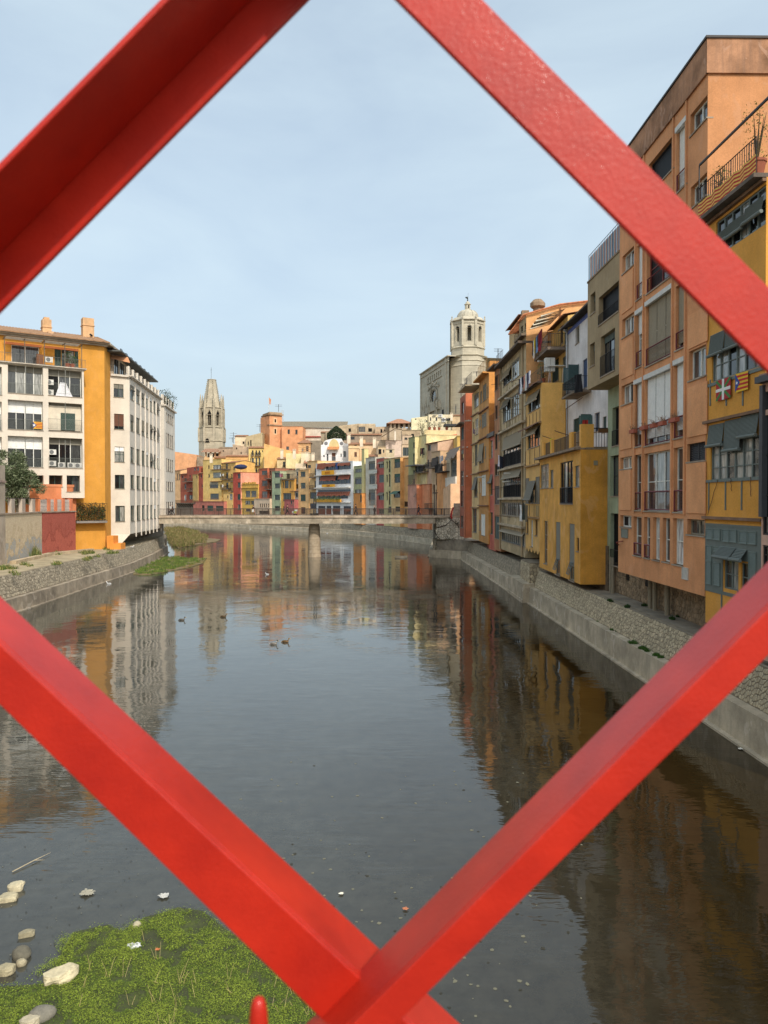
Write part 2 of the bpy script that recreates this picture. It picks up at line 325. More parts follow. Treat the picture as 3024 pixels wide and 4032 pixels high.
def window(face, u0, z0, u1, z1, st, house, rev=.16, detail=True, fcol=None):
    """builds one window in a hole; st: tokens, see the house tables"""
    tk = st.split(); cfg = {}
    nx, nz, col = 2, 1, 'y'
    for t in tk:
        if 'x' in t and t[0].isdigit():
            a, b_ = t.split('x'); nx = int(a); nz = int(b_[0]); col = b_[1] if len(b_) > 1 else 'y'
        else: cfg[t[0]] = t[1:]
    B = face.box; mb = MB(); fw = min(.07, (u1 - u0) * .07); w = u1 - u0
    d0, d1 = -rev, -rev + .06
    if 'D' in cfg: nx, nz = 1, 1  # D: open hole, its shade painted as one near-black pane
    B(mb, u0, u0 + fw, z0, z1, d0, d1); B(mb, u1 - fw, u1, z0, z1, d0, d1)
    B(mb, u0 + fw, u1 - fw, z0, z0 + fw, d0, d1); B(mb, u0 + fw, u1 - fw, z1 - fw, z1, d0, d1)
    for i in range(1, nx):
        u = u0 + w * i / nx; B(mb, u - fw * .6, u + fw * .6, z0 + fw, z1 - fw, d0, d1 + .003)
    for j in range(1, nz):
        z = z0 + (z1 - z0) * j / nz; B(mb, u0 + fw, u1 - fw, z - .02, z + .02, d0, d1 - .008)
    fc = COL[col]
    wo = mb.build('window', flat(fc, .55, name='window_frame_paint'), house)
    g = cfg.get('p', '')
    for i in range(nx):
        a = u0 + w * i / nx; b = u0 + w * (i + 1) / nx
        kind = 'v' if 'D' in cfg else (g[i % len(g)] if g else R.choice('ddddmmbc'))
        rows = nz if (detail and nz > 1 and kind != 'v') else 1
        for j in range(rows):
            za = z0 + (z1 - z0) * j / rows; zb = z0 + (z1 - z0) * (j + 1) / rows
            pm = MB(); t = R.uniform(-.006, .006)
            pm.poly([face.p(a + .015, za + .01, d0 + .012), face.p(b - .015, za + .01, d0 + .012 + t), face.p(b - .015, zb - .01, d0 + .012 + t), face.p(a + .015, zb - .01, d0 + .012)])
            pm.build('pane', glass(kind), wo)
    if 'b' in cfg:      # blind: fraction, colour, tilt
        a = cfg['b'].split(','); fr = float(a[0]); bc = a[1] if len(a) > 1 else 'n'; tl = float(a[2]) if len(a) > 2 else 0
        m_ = nx if tl == 0 and nx < 5 else 1
        for i in range(m_): blind(face, u0 + w * i / m_ + .025, u0 + w * (i + 1) / m_ - .025, z1 - .02, z1 - (z1 - z0) * fr, (-rev + .09) if tl == 0 else -.02, wo, bc, tl, roll=fr < .97 and tl > 0)
    if 'X' in cfg:
        mb = MB(); B(mb, u0, u1, z1 - .24, z1, -.08, .09); mb.build('shutter_box', flat((205, 203, 196), .6), house)
    if 'r' in cfg: railing(face, u0, u1, z0, (z1 - z0) * float(cfg['r']), .03, wo, 'k')
    if 'R' in cfg: railing(face, u0 + .03, u1 - .03, z0 + .03, (z1 - z0) * float(cfg['R']), -.03, wo, (112, 38, 44), hor=True, r=.022)
    if 'L' in cfg:
        lc = COL[cfg['L']] if cfg['L'] else fc
        m = (u0 + u1) / 2; louvre(face, u0, m, z0, z1, -rev + .07, wo, lc, 'shutter'); louvre(face, m, u1, z0, z1, -rev + .07, wo, lc, 'shutter')
    if 's' in cfg:
        lc = COL[cfg['s'][0]] if cfg['s'] else fc
        sw = w * .5; swing(face, u0, z0, z1, -sw, R.uniform(.15, .5), wo, lc); swing(face, u1, z0, z1, sw, R.uniform(.15, .5), wo, lc)
    if 'l' not in cfg:
        mb = MB(); B(mb, u0 - .05, u1 + .05, z0 - .07, z0, -rev, .06); mb.build('sill', plaster((150, 138, 120), .5, name='sill_plaster'), wo)
    if 'A' in cfg:      # awning: colour, drop fraction, reach
        a = cfg['A'].split(','); ac = BL.get(a[0], (110, 74, 56)); fr = float(a[1]) if len(a) > 1 else .5; rc = float(a[2]) if len(a) > 2 else .5
        mb = MB(); p = face.p; n = 6
        for k in range(n):
            s0, s1 = k / n, (k + 1) / n
            mb.poly([p(u0 - .1, z1 - (z1 - z0) * fr * s1, .05 + rc * s1 ** .8), p(u1 + .1, z1 - (z1 - z0) * fr * s1, .05 + rc * s1 ** .8), p(u1 + .1, z1 - (z1 - z0) * fr * s0, .05 + rc * s0 ** .8), p(u0 - .1, z1 - (z1 - z0) * fr * s0, .05 + rc * s0 ** .8)])
        mb.build('awning', flat(ac, .9, var=.2, name='awning_cloth'), wo)
    if 'K' in cfg:      # balcony: reach
        rc = float(cfg['K'] or .8); mb = MB(); B(mb, u0 - .35, u1 + .35, z0 - .14, z0, .02, rc); bo = mb.build('balcony_slab', plaster((120, 108, 92), .6, name='slab_plaster'), house)
        railing(face, u0 - .33, u1 + .33, z0, 1.0, rc - .04, bo, 'k', ends=rc - .05)
    return wo
def tiles(mb, face, u0, u1, z, d_eave, d_back, rise, th=.09, period=.28):
    """corrugated clay roof sheet from the eave back to the ridge"""
    n = max(4, int((u1 - u0) / period)); p = face.p; last = None
    for k in range(n * 4 + 1):
        u = u0 + (u1 - u0) * k / (n * 4); h = (0, .05, .065, .05)[k % 4]
        cur = (p(u, z + h, d_eave), p(u, z + rise + h, d_back), p(u, z - th, d_eave))
        if last:
            mb.poly([last[0], cur[0], cur[1], last[1]]); mb.poly([last[2], cur[2], cur[0], last[0]])
        last = cur
def wall(mb, face, u0, u1, zb, zt, holes, rev, ztr=None):
    ztr = zt if ztr is None else ztr
    us = sorted({u0, u1, *[min(max(h[i], u0), u1) for h in holes for i in (0, 2)]})
    zs = sorted({zb, *[min(max(h[i], zb), min(zt, ztr) - .02) for h in holes for i in (1, 3)]}) + [None]
    top = lambda u: zt + (ztr - zt) * (u - u0) / (u1 - u0)
    p = face.p
    for i in range(len(us) - 1):
        a, b = us[i], us[i + 1]
        if b - a < 1e-5: continue
        j = 0; run = None
        for j in range(len(zs) - 1):
            c = zs[j]; d = zs[j + 1]; cm = (a + b) / 2; zm = (c + d) / 2 if d is not None else None
            inside = zm is not None and any(h[0] < cm < h[2] and h[1] < zm < h[3] for h in holes)
            if inside:
                if run is not None: mb.poly([p(a, run), p(b, run), p(b, c), p(a, c)]); run = None
            elif run is None: run = c
        if run is not None: mb.poly([p(a, run), p(b, run), p(b, top(b)), p(a, top(a))])
    for h in holes:
        a, c, b, d = h[:4]; r = h[4] if len(h) > 4 else rev
        mb.poly([p(a, c), p(a, d), p(a, d, -r), p(a, c, -r)]); mb.poly([p(b, d), p(b, c), p(b, c, -r), p(b, d, -r)])
        mb.poly([p(a, d), p(b, d), p(b, d, -r), p(a, d, -r)]); mb.poly([p(b, c), p(a, c), p(a, c, -r), p(b, c, -r)])

def house(label, face, zb, zt, rgb, wins, dep=9, roof='flat', rev=.16, cat='house', name='house', crop=0, u0=0, u1=None, dirt=.35,
          side=None, ztr=None, detail=True, group=None, into=None, cornice=None, roofrgb=(150, 108, 80), sidehole=None, wallname='wall'):
    """wins: (x0, ytop, x1, ybottom, style) in pixels of a crop; returns the thing"""
    u1 = face.L if u1 is None else u1; ztr = zt if ztr is None else ztr
    base = face.p((u0 + u1) / 2, zb, -dep / 2); t = into or thing(name, label, cat, base, group)
    holes = []; specs = []
    for w in wins:
        cr = w[5] if len(w) > 5 else crop
        if cr == 'uz': a, d, b, c = w[:4]
        else:
            xm = (w[0] + w[2]) / 2
            a = face.c(cr, w[0], w[1])[0]; b = face.c(cr, w[2], w[1])[0]; d = face.c(cr, xm, w[1])[1]; c = face.c(cr, xm, w[3])[1]
        a = max(a, u0 + .04); b = min(b, u1 - .04); d = min(d, min(zt, ztr) - .06); c = max(c, zb + .02)
        if b - a < .08 or d - c < .08: continue
        holes.append((a, c, b, d)); specs.append((a, c, b, d, w[4]))
    mb = MB(); wall(mb, face, u0, u1, zb, zt, holes, rev, ztr); wm = plaster(rgb, dirt)
    p = face.p
    mb.m = 1
    mb.poly([p(u1, zb), p(u1, zb, -dep), p(u1, ztr, -dep), p(u1, ztr)])
    mb.poly([p(u0, zb, -dep), p(u0, zb), p(u0, zt), p(u0, zt, -dep)])
    mb.poly([p(u1, zb, -dep), p(u0, zb, -dep), p(u0, zt, -dep), p(u1, ztr, -dep)])
    mb.poly([p(u0, zb), p(u0, zb, -dep), p(u1, zb, -dep), p(u1, zb)])
    mb.poly([p(u0, zt - .02), p(u1, ztr - .02), p(u1, ztr - .02, -dep), p(u0, zt - .02, -dep)])
    mb.build(wallname, [wm, plaster(side, dirt) if side else wm], t)
    for s in specs: window(face, s[0], s[1], s[2], s[3], s[4], t, rev, detail)
    if roof == 'flat':
        mb = MB(); face.box(mb, u0 - .04, u1 + .04, max(zt, ztr) + .003, max(zt, ztr) + .16, -dep, .12)
        mb.build('cornice', plaster(cornice or tuple(int(c * .8) for c in rgb), .5), t)
    elif roof == 'tile':
        mb = MB(); rise = dep * .5 * .2
        tiles(mb, face, u0 - .15, u1 + .15, max(zt, ztr) + .1, .4, -dep / 2, rise)
        fb = Face((face.p(u1, 0, -dep)).xy, (face.p(u0, 0, -dep)).xy); tiles(mb, fb, -.15, u1 - u0 + .15, max(zt, ztr) + .1, .3, -dep / 2, rise)
        mb.build('roof', tile_mat(roofrgb), t)
        mb = MB()
        for u in (u0, u1): mb.poly([p(u, max(zt, ztr)), p(u, max(zt, ztr), -dep), p(u, max(zt, ztr) + rise, -dep / 2)])
        mb.build('gable', wm, t)
    elif roof == 'hip':
        mb = MB(); z = max(zt, ztr) + .05; m0 = p(u0 + (u1 - u0) * .35, z + dep * .17, -dep / 2); m1 = p(u0 + (u1 - u0) * .65, z + dep * .17, -dep / 2)
        a, b, c, d = p(u0 - .5, z, .5), p(u1 + .5, z, .5), p(u1 + .5, z, -dep - .5), p(u0 - .5, z, -dep - .5)
        for q in ((a, b, m1, m0), (b, c, m1), (c, d, m0, m1), (d, a, m0), (d, c, b, a)): mb.poly(q)
        mb.build('roof', tile_mat(roofrgb), t)
    return t
# ------------------------------------------------------------ the river, its banks and quays
OUT_R = [(13.62, -12), (13.5, 8), (13.25, 35), (12.98, 60), (12.9, 66)]
OUT_R2 = [(12.55, 73.4), (12.0, 115)]
OUT_R3 = [(7.25, 119.6), (8.2, 130), (9.9, 152), (3.3, 171), (-11.3, 202), (-22, 216), (-53, 255), (-83, 285), (-130, 330)]
OUT_L = [(-29.2, -12), (-29.6, 30), (-30.0, 62.2), (-31.9, 93.8), (-34.5, 112), (-38.2, 131)]
ZW = 2.9
def sheet(name, pts, z, mat, kind='structure', skirt=None):
    mb = MB(); mb.poly([(x, y, z) for x, y in pts])
    if skirt is not None:
        for i in range(len(pts)):
            a, b = pts[i], pts[(i + 1) % len(pts)]; mb.poly([(a[0], a[1], skirt), (b[0], b[1], skirt), (b[0], b[1], z), (a[0], a[1], z)])
    return mb.build(name, mat, kind=kind)
def ground_mat(name, c1, c2, scale=.8, rough=.95, bump=.5):
    m, nt, b = newmat(name); tc = N(nt, 'ShaderNodeTexCoord')
    n = N(nt, 'ShaderNodeTexNoise', Scale=scale, Detail=9.0, Roughness=.68); LK(nt, tc, 'Object', n, 'Vector')
    r = N(nt, 'ShaderNodeValToRGB'); e = r.color_ramp.elements; e[0].position = .36; e[1].position = .64
    e[0].color = (*lin(c1), 1); e[1].color = (*lin(c2), 1); LK(nt, n, 'Fac', r, 0); LK(nt, r, 0, b, 'Base Color')
    b.inputs['Roughness'].default_value = rough; b.inputs['Specular IOR Level'].default_value = .3
    n2 = N(nt, 'ShaderNodeTexNoise', Scale=scale * 12, Detail=6.0, Roughness=.7); LK(nt, tc, 'Object', n2, 'Vector')
    bp = N(nt, 'ShaderNodeBump', Strength=bump, Distance=.03); LK(nt, n2, 'Fac', bp, 'Height'); LK(nt, bp, 0, b, 'Normal')
    return m
M_PATH = ground_mat('worn_concrete', (120, 112, 100), (158, 148, 130), .7)
M_CONC = plaster((184, 174, 148), .7, 1.2, .9, .3, 'quay_concrete')
M_DARKC = plaster((98, 92, 82), .7, 1.0, .9, .3, 'old_concrete')
M_EARTH = ground_mat('earth', (84, 74, 58), (122, 108, 86), .5)
sheet('ground', [(-4000, -4000), (4000, -4000), (4000, 5000), (-4000, 5000)], -1.5, M_EARTH)
# water: a smooth dark, slightly silty surface with fine ripples
m, nt, b = newmat('river_water')
geo = N(nt, 'ShaderNodeNewGeometry')
b.inputs['Roughness'].default_value = .025; b.inputs['IOR'].default_value = 1.5
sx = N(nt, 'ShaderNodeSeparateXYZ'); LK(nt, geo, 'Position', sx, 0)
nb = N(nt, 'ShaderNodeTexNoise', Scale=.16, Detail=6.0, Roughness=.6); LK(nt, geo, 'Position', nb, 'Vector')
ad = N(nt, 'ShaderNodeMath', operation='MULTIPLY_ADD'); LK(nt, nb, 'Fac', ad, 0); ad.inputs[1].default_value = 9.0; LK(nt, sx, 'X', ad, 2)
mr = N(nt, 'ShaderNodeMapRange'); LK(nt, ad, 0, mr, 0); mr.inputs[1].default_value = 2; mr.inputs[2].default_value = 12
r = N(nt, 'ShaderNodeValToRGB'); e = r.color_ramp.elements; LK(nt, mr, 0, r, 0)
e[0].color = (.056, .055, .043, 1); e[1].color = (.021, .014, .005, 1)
nd = N(nt, 'ShaderNodeTexNoise', Scale=1.9, Detail=8.0, Roughness=.75); LK(nt, geo, 'Position', nd, 'Vector')
mrd = N(nt, 'ShaderNodeMapRange'); mrd.inputs[1].default_value = .35; mrd.inputs[2].default_value = .7; mrd.inputs[3].default_value = .75; mrd.inputs[4].default_value = 1.25; LK(nt, nd, 'Fac', mrd, 0)
mm = N(nt, 'ShaderNodeMixRGB', blend_type='MULTIPLY'); mm.inputs[0].default_value = 1; LK(nt, r, 0, mm, 1); LK(nt, mrd, 0, mm, 2); LK(nt, mm, 0, b, 'Base Color')
def wave_noise(scale, sxy, rot, det=3.0):
    mp = N(nt, 'ShaderNodeMapping'); mp.inputs['Scale'].default_value = (*sxy, 1); mp.inputs['Rotation'].default_value = (0, 0, rot); LK(nt, geo, 'Position', mp, 'Vector')
    n = N(nt, 'ShaderNodeTexNoise', Scale=scale, Detail=det, Roughness=.55); LK(nt, mp, 'Vector', n, 'Vector'); return n
w1 = wave_noise(1.3, (.55, 1.7), .12); w2 = wave_noise(4.2, (.45, 1.5), -.35, 2.0); w3 = wave_noise(.35, (1, 1), 0, 2.0)
patch = N(nt, 'ShaderNodeMapRange'); LK(nt, w3, 'Fac', patch, 0); patch.inputs[1].default_value = .38; patch.inputs[2].default_value = .62
patch.inputs[3].default_value = .16; patch.inputs[4].default_value = 1.0
s1 = N(nt, 'ShaderNodeMath', operation='MULTIPLY_ADD'); LK(nt, w2, 'Fac', s1, 0); s1.inputs[1].default_value = .32; LK(nt, w1, 'Fac', s1, 2)
s2 = N(nt, 'ShaderNodeMath', operation='MULTIPLY'); LK(nt, s1, 0, s2, 0); LK(nt, patch, 0, s2, 1)
bp = N(nt, 'ShaderNodeBump', Strength=1.0, Distance=.012); LK(nt, s2, 0, bp, 'Height'); LK(nt, bp, 0, b, 'Normal')
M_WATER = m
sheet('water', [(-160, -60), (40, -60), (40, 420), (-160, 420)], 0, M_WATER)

def ribbon(mb, a, b, za, zb_):
    """vertical or battered strip between two polylines; za, zb_ numbers"""
    for i in range(len(a) - 1):
        mb.poly([(a[i][0], a[i][1], za), (b[i][0], b[i][1], zb_), (b[i + 1][0], b[i + 1][1], zb_), (a[i + 1][0], a[i + 1][1], za)])
def quay(label, poly, zl, wl, zt, wt, side, matw, stonecol, foot=.22):
    """low concrete wall with a ledge, then a rubble wall; side +1 = land to the right of the line"""
    t = thing('quay_wall', label, 'wall', (poly[0][0], poly[0][1], 0))
    o = lambda d: offset(poly, d * side)
    mb = MB(); ribbon(mb, o(-foot), o(-foot), -.5, .09); ribbon(mb, o(-foot), o(0), .09, .09 + .001); ribbon(mb, o(0), o(.05), .09, zl); ribbon(mb, o(.05), o(wl), zl, zl + .02)
    mb.build('low_wall', matw, t)
    mb = MB(); ribbon(mb, o(wl), o(wl + wt), zl + .02, zt); ribbon(mb, o(wl + wt), o(wl + wt + .35), zt, zt + .01); mb.build('mortar_face', M_MORTAR, t)
    return t, o(wl), o(wl + wt)
M_MORTAR = stone_mat((132, 120, 100), 'rubble_mortar', .5, 2.5)
M_STONE = stone_mat((188, 174, 146), 'rubble_stone', .35, 4.0)
M_STONED = stone_mat((160, 150, 130), 'rubble_stone_grey', .55, 4.0)
def stones(parent, a, b, za, zb_, s0, s1, g, mat, single=0, seed=3, asp=1.35, big=.5, proud=.035):
    """irregular stones (Voronoi cells) set on the battered strip between polylines a (foot) and b (head), from arc length s0 to s1"""
    rr = random.Random(seed); ac = [0]
    for i in range(len(a) - 1): ac.append(ac[-1] + (Vector(a[i + 1]) - Vector(a[i])).length)
    hgt = math.hypot(zb_ - za, (Vector(a[1]) - Vector(b[1])).length)
    def at(s, v, d):
        s = min(max(s, 0), ac[-1] - 1e-6); i = 0
        while ac[i + 1] < s: i += 1
        t = (s - ac[i]) / (ac[i + 1] - ac[i]); p = Vector(a[i]).lerp(Vector(a[i + 1]), t); q = Vector(b[i]).lerp(Vector(b[i + 1]), t)
        k = v / hgt; w = p.lerp(q, k); u = (Vector(a[i + 1]) - Vector(a[i])).normalized(); n = Vector((-u.y, u.x)) * SIDE
        return (w.x + n.x * d, w.y + n.y * d, za + (zb_ - za) * k)
    gx, gy = g, g * asp
    nx = max(1, int((s1 - s0) / gx)); ny = max(1, int(hgt / gy)); gy = hgt / ny; gx = (s1 - s0) / nx
    P = {(i, j): (s0 + (i + .5 + rr.uniform(-.42, .42)) * gx, (j + .5 + rr.uniform(-.4, .4)) * gy) for i in range(-2, nx + 2) for j in range(-2, ny + 2)}
    big_mb = MB(); cnt = 0
    for i in range(nx):
        for j in range(ny):
            cx, cy = P[i, j]; poly = [(cx - gx * 1.2, max(0.01, cy - gy * 1.2)), (cx + gx * 1.2, max(.01, cy - gy * 1.2)), (cx + gx * 1.2, min(hgt - .01, cy + gy * 1.2)), (cx - gx * 1.2, min(hgt - .01, cy + gy * 1.2))]
            for di in (-2, -1, 0, 1, 2):
                for dj in (-2, -1, 0, 1, 2):
                    if (di or dj) and abs(di) + abs(dj) < 4:
                        qx, qy = P[i + di, j + dj]; mx_, my_ = (cx + qx) / 2, (cy + qy) / 2; nx_, ny_ = qx - cx, qy - cy
                        new = []
                        for k in range(len(poly)):
                            p0, p1 = poly[k], poly[(k + 1) % len(poly)]
                            d0 = (p0[0] - mx_) * nx_ + (p0[1] - my_) * ny_; d1 = (p1[0] - mx_) * nx_ + (p1[1] - my_) * ny_
                            if d0 <= 0: new.append(p0)
                            if d0 * d1 < 0:
                                t = d0 / (d0 - d1); new.append((p0[0] + (p1[0] - p0[0]) * t, p0[1] + (p1[1] - p0[1]) * t))
                        poly = new
                        if len(poly) < 3: break
                if len(poly) < 3: break
            if len(poly) < 3: continue
            mx_ = sum(p[0] for p in poly) / len(poly); my_ = sum(p[1] for p in poly) / len(poly)
            k1 = 1 - .014 / g * 1.3 - rr.uniform(0, .12); k2 = k1 * .8; pr = proud * rr.uniform(.6, 1.5)
            base = [at(mx_ + (p[0] - mx_) * k1, my_ + (p[1] - my_) * k1, .002) for p in poly]
            top = [at(mx_ + (p[0] - mx_) * k2, my_ + (p[1] - my_) * k2, pr) for p in poly]
            mb = MB() if cnt < single else big_mb
            n = len(poly); i0 = len(mb.v); mb.v += base + top; mb.f.append(tuple(i0 + n + q for q in range(n))); mb.mi.append(0)
            for q in range(n):
                mb.f.append((i0 + q, i0 + (q + 1) % n, i0 + n + (q + 1) % n, i0 + n + q)); mb.mi.append(0)
            if cnt < single: mb.build('stone', mat, parent)
            cnt += 1
    big_mb.build('stonework', mat, parent, kind='stuff')
SIDE = 1
q1, ft, hd = quay('pale rubble stone quay wall on a concrete footing running below the orange and ochre houses', OUT_R, 1.38, .5, ZW, .42, 1, M_CONC, M_STONE)
stones(q1, ft, hd, 1.4, ZW, 37.0, 78, .155, M_STONE, single=290, seed=5, asp=1.3, proud=.02)
q2, ft2, hd2 = quay('greyer rubble quay wall below the grey windowed and pink houses before the bridge', OUT_R2, 1.25, .9, ZW, .35, 1, M_CONC, M_STONE)
stones(q2, ft2, hd2, 1.27, ZW, 0, 41, .22, M_STONED, seed=8, proud=.02)
# blocks and the stone pillar where the two stretches meet
t = thing('stone_pillar', 'rubble stone pillar under the corner of the scalloped yellow house', 'pillar', (13.3, 68, 0))
mb = MB(); mb.box(13.05, 15.2, 66.2, 70.6, 0, 3.55); mb.build('pillar_core', M_MORTAR, t)
stones(t, [(13.05, 66.2), (13.05, 70.6)], [(13.05, 66.2), (13.05, 70.6)], 1.5, 3.5, 0, 4.4, .27, M_STONE, seed=4, asp=1.2)
stones(t, [(15.2, 66.2), (13.05, 66.2)], [(15.2, 66.2), (13.05, 66.2)], 1.5, 3.5, 0, 2.1, .27, M_STONE, seed=9, asp=1.2)
mb = MB(); mb.box(12.35, 13.4, 65.8, 73.5, -.4, 1.72); mb.box(12.28, 12.36, 65.72, 73.6, -.4, .3)
tag(mb.build('concrete_block', M_CONC, org=(12.9, 69, 0)), 'square concrete block jutting into the water below the stone pillar', 'block')
t = thing('quay_platform', 'low concrete platform with rubble parapet jutting out at the foot of the bridge', 'quay', (9.6, 117, 0))
mb = MB(); mb.hexa([(7.25, 119.6, -.4), (12.0, 115, -.4), (13.5, 124, -.4), (8.2, 130, -.4), (7.25, 119.6, 1.2), (12.0, 115, 1.2), (13.5, 124, 1.2), (8.2, 130, 1.2)]); mb.build('platform_base', M_CONC, t)
mb = MB(); mb.hexa([(7.9, 120.2, 1.2), (12.6, 115.9, 1.2), (14.5, 124, 1.2), (8.8, 130, 1.2), (7.9, 120.2, ZW), (12.6, 115.9, ZW), (14.5, 124, ZW), (8.8, 130, ZW)]); mb.build('parapet_core', M_MORTAR, t)
stones(t, [(12.6, 115.9), (7.9, 120.2)], [(12.6, 115.9), (7.9, 120.2)], 1.25, ZW, 0, 6.3, .3, M_STONED, seed=14, asp=1)
q3, ft3, hd3 = quay('curving concrete and stone quay under the coloured houses beyond the bridge', OUT_R3, 1.2, 1.0, ZW, .3, 1, M_CONC, M_STONED)
mb = MB()
stones(q3, ft3[1:], hd3[1:], 1.22, ZW, 0, 95, .42, M_STONED, seed=21, asp=1)
SIDE = -1
q4, ft4, hd4 = quay('grey rubble stone quay wall below the peeling garden walls, with a stained concrete footing', OUT_L, 1.18, .55, 3.0, .3, -1, plaster((156, 146, 126), .9, 1.2, .9, .3, 'quay_concrete'), M_STONE)
stones(q4, ft4, hd4, 1.2, 3.0, 66, 146, .21, stone_mat((166, 156, 136), 'rubble_stone_left', .6, 4.0), seed=33, asp=1.25, proud=.022)
SIDE = 1
# walkways and land
land_r = offset(OUT_R, .95) + offset(OUT_R2, 1.3) + offset(OUT_R3, 1.35)
sheet('pavement', land_r + [(-130, 420), (160, 420), (160, -12)], ZW + .004, M_PATH, skirt=-1.4)
land_l = offset(OUT_L, -.9)
sheet('pavement', land_l[::-1] + [(-160, -12), (-160, 131)], 3.004, ground_mat('worn_path', (140, 128, 104), (182, 168, 138), .6), skirt=-1.4)
sheet('terrain', [(-39, 131), (-44, 150), (-58, 190), (-75, 240), (-110, 300), (-160, 330), (-160, 131)], 1.9, M_EARTH, skirt=-1.4)
# hill behind the old town
mb = MB(); nx, ny = 34, 16
def yriv(x):
    p = OUT_R3[2:]
    for i in range(len(p) - 1):
        if p[i + 1][0] <= x <= p[i][0]: return p[i][1] + (p[i + 1][1] - p[i][1]) * (x - p[i][0]) / (p[i + 1][0] - p[i][0])
    return 150 if x > 0 else 330
def hz(x, y):
    k = min(max((y - yriv(x) - 25) / 200, 0), 1); return 2.6 + 20 * k ** 1.2 * (1 - min(max((-x - 60) / 90, 0), 1))
for i in range(nx):
    for j in range(ny):
        if 160 + j * 22 < yriv(-190 + i * 12) + 12: continue
        q = [(-190 + (i + a) * 12, 160 + (j + c) * 22) for a, c in ((0, 0), (1, 0), (1, 1), (0, 1))]
        mb.poly([(x, y, hz(x, y)) for x, y in q])
mb.build('hillside', M_EARTH, kind='structure')

# ------------------------------------------------------------ foreground mud, moss, rocks, litter
MOSS = [(0, 3887), (180, 3876), (215, 3800), (290, 3672), (422, 3642), (480, 3668), (573, 3612), (640, 3596), (700, 3574), (799, 3589), (900, 3668), (942, 3694), (1040, 3775), (1150, 3885), (1243, 3973), (1330, 4060), (1420, 4200), (1500, 4700), (-500, 4700), (-500, 3890)]
MOSSW = [GZ(x, y, .04) for x, y in MOSS]
tag_ = sheet('mud_flat', [tuple(GZ(x, y, .0)[:2]) for x, y in MOSS[:-4]] + [(2, 9), (-12, 9), (-12, 14)], .012, ground_mat('moss_bed', (56, 58, 44), (78, 86, 44), 1.6, .8, .6))
def inside(x, y, poly):
    c = False
    for i in range(len(poly)):
        a, b_ = poly[i], poly[i - 1]
        if (a[1] > y) != (b_[1] > y) and x < (b_[0] - a[0]) * (y - a[1]) / (b_[1] - a[1]) + a[0]: c = not c
    return c
mb = MB(); rr = random.Random(4); mp2 = [(v.x, v.y) for v in MOSSW]
x0, x1, y0, y1 = min(p[0] for p in mp2), 1.2, 8.5, max(p[1] for p in mp2) + .3
cnt = 0
while cnt < 230000:
    x = rr.uniform(max(x0, -9.5), x1); y = rr.uniform(y0, y1); nz = noise.noise((x * 1.6, y * 1.6, 3)) + .5 * noise.noise((x * 5, y * 5, 1))
    e_ = abs(rr.gauss(0, .16)); an = rr.uniform(0, 6.28)
    if not inside(x + nz * .45 + e_ * math.cos(an), y + nz * .35 + e_ * math.sin(an), mp2): continue
    if nz < -.42 and rr.random() < .85: continue
    if y > 14.6 and nz < -.12 and rr.random() < .8: continue
    h = .02 + .05 * max(0, nz + .4) * rr.random(); s = rr.uniform(.006, .016); a = rr.uniform(0, 6.28); t_ = rr.uniform(-.6, .6)
    mb.m = 0 if rr.random() < .5 + nz * .9 else 1
    c, d = math.cos(a) * s, math.sin(a) * s
    mb.poly([(x - c, y - d, h), (x + d, y - c, h + t_ * s), (x + c * 1.2, y + d * 1.2, h + s * .5)]); cnt += 1
mb.build('moss', [leaf_mat((126, 142, 52), 'moss_bright', .3), leaf_mat((84, 102, 38), 'moss_dark', .4)], kind='stuff')
mb = MB()
for k in range(60):
    px, py = rr.uniform(300, 1500), rr.uniform(3700, 4200); g = GZ(px, py, .03)
    if not inside(g.x, g.y, mp2): continue
    for q in range(rr.choice((1, 1, 2, 3))):
        h = rr.uniform(.12, .4); lx, ly = rr.uniform(-.12, .12), rr.uniform(-.1, .1); x, y = g.x + rr.uniform(-.06, .06), g.y
        mb.tube([(x, y, .02), (x + lx * .5, y + ly * .5, h * .6), (x + lx, y + ly, h)], [.004, .0035, .002], 3)
mb.build('dry_stems', flat((176, 160, 112), .8, name='straw'), kind='stuff')
def rock(cr, x, y, w, h, d, col, label, seed, ang=0):
    g = GZ(*S(cr, x, y), .02); me = bpy.data.meshes.new('rock'); mb = MB(); rnd = random.Random(seed)
    mb.blob((0, 0, 0), (w / 2, d / 2, h / 2), 14, 10, .0, seed)
    ang_ = seed % 2
    v2 = []
    for v in mb.v:
        q = Vector(v); n = noise.noise(q * (2.6 / max(w, .1)) + Vector((seed * 7.3, 0, 0))) + .5 * noise.noise(q * (7 / max(w, .1)) + Vector((0, seed * 3.1, 0))); s = 1 + (.5 if ang_ else .2) * n
        q = Vector((q.x * s, q.y * s, q.z * (1 + .2 * n)))
        if ang_:
            q.x = math.copysign(min(abs(q.x), w * .43), q.x); q.z = min(q.z, h * .36 + q.x * .12); q.y = math.copysign(min(abs(q.y), d * .4), q.y)
        c, s_ = math.cos(ang), math.sin(ang); v2.append((g.x + q.x * c - q.y * s_, g.y + q.x * s_ + q.y * c, q.z + h * .22))
    mb.v = v2
    return tag(mb.build('rock', stone_mat(col, 'river_rock', .4, 5.0), smooth=not ang_, org=(g.x, g.y, 0)), label, 'rock', 'rocks at the edge of the moss')
rock(19, 85, 330, .42, .28, .3, (196, 186, 156), 'pale angular rock on the mud, upper one of the touching pair', 3, .1)
rock(19, 42, 385, .46, .22, .34, (182, 172, 142), 'pale angular rock on the mud, lower one of the touching pair at the photo edge', 5, .2)
rock(19, 140, 570, .36, .18, .22, (150, 142, 116), 'half wet brown rock alone between the pair and the boulder', 7, .35)
rock(19, 112, 682, .38, .28, .32, (104, 100, 86), 'rounded dark boulder with a small pale cobble against it', 8)
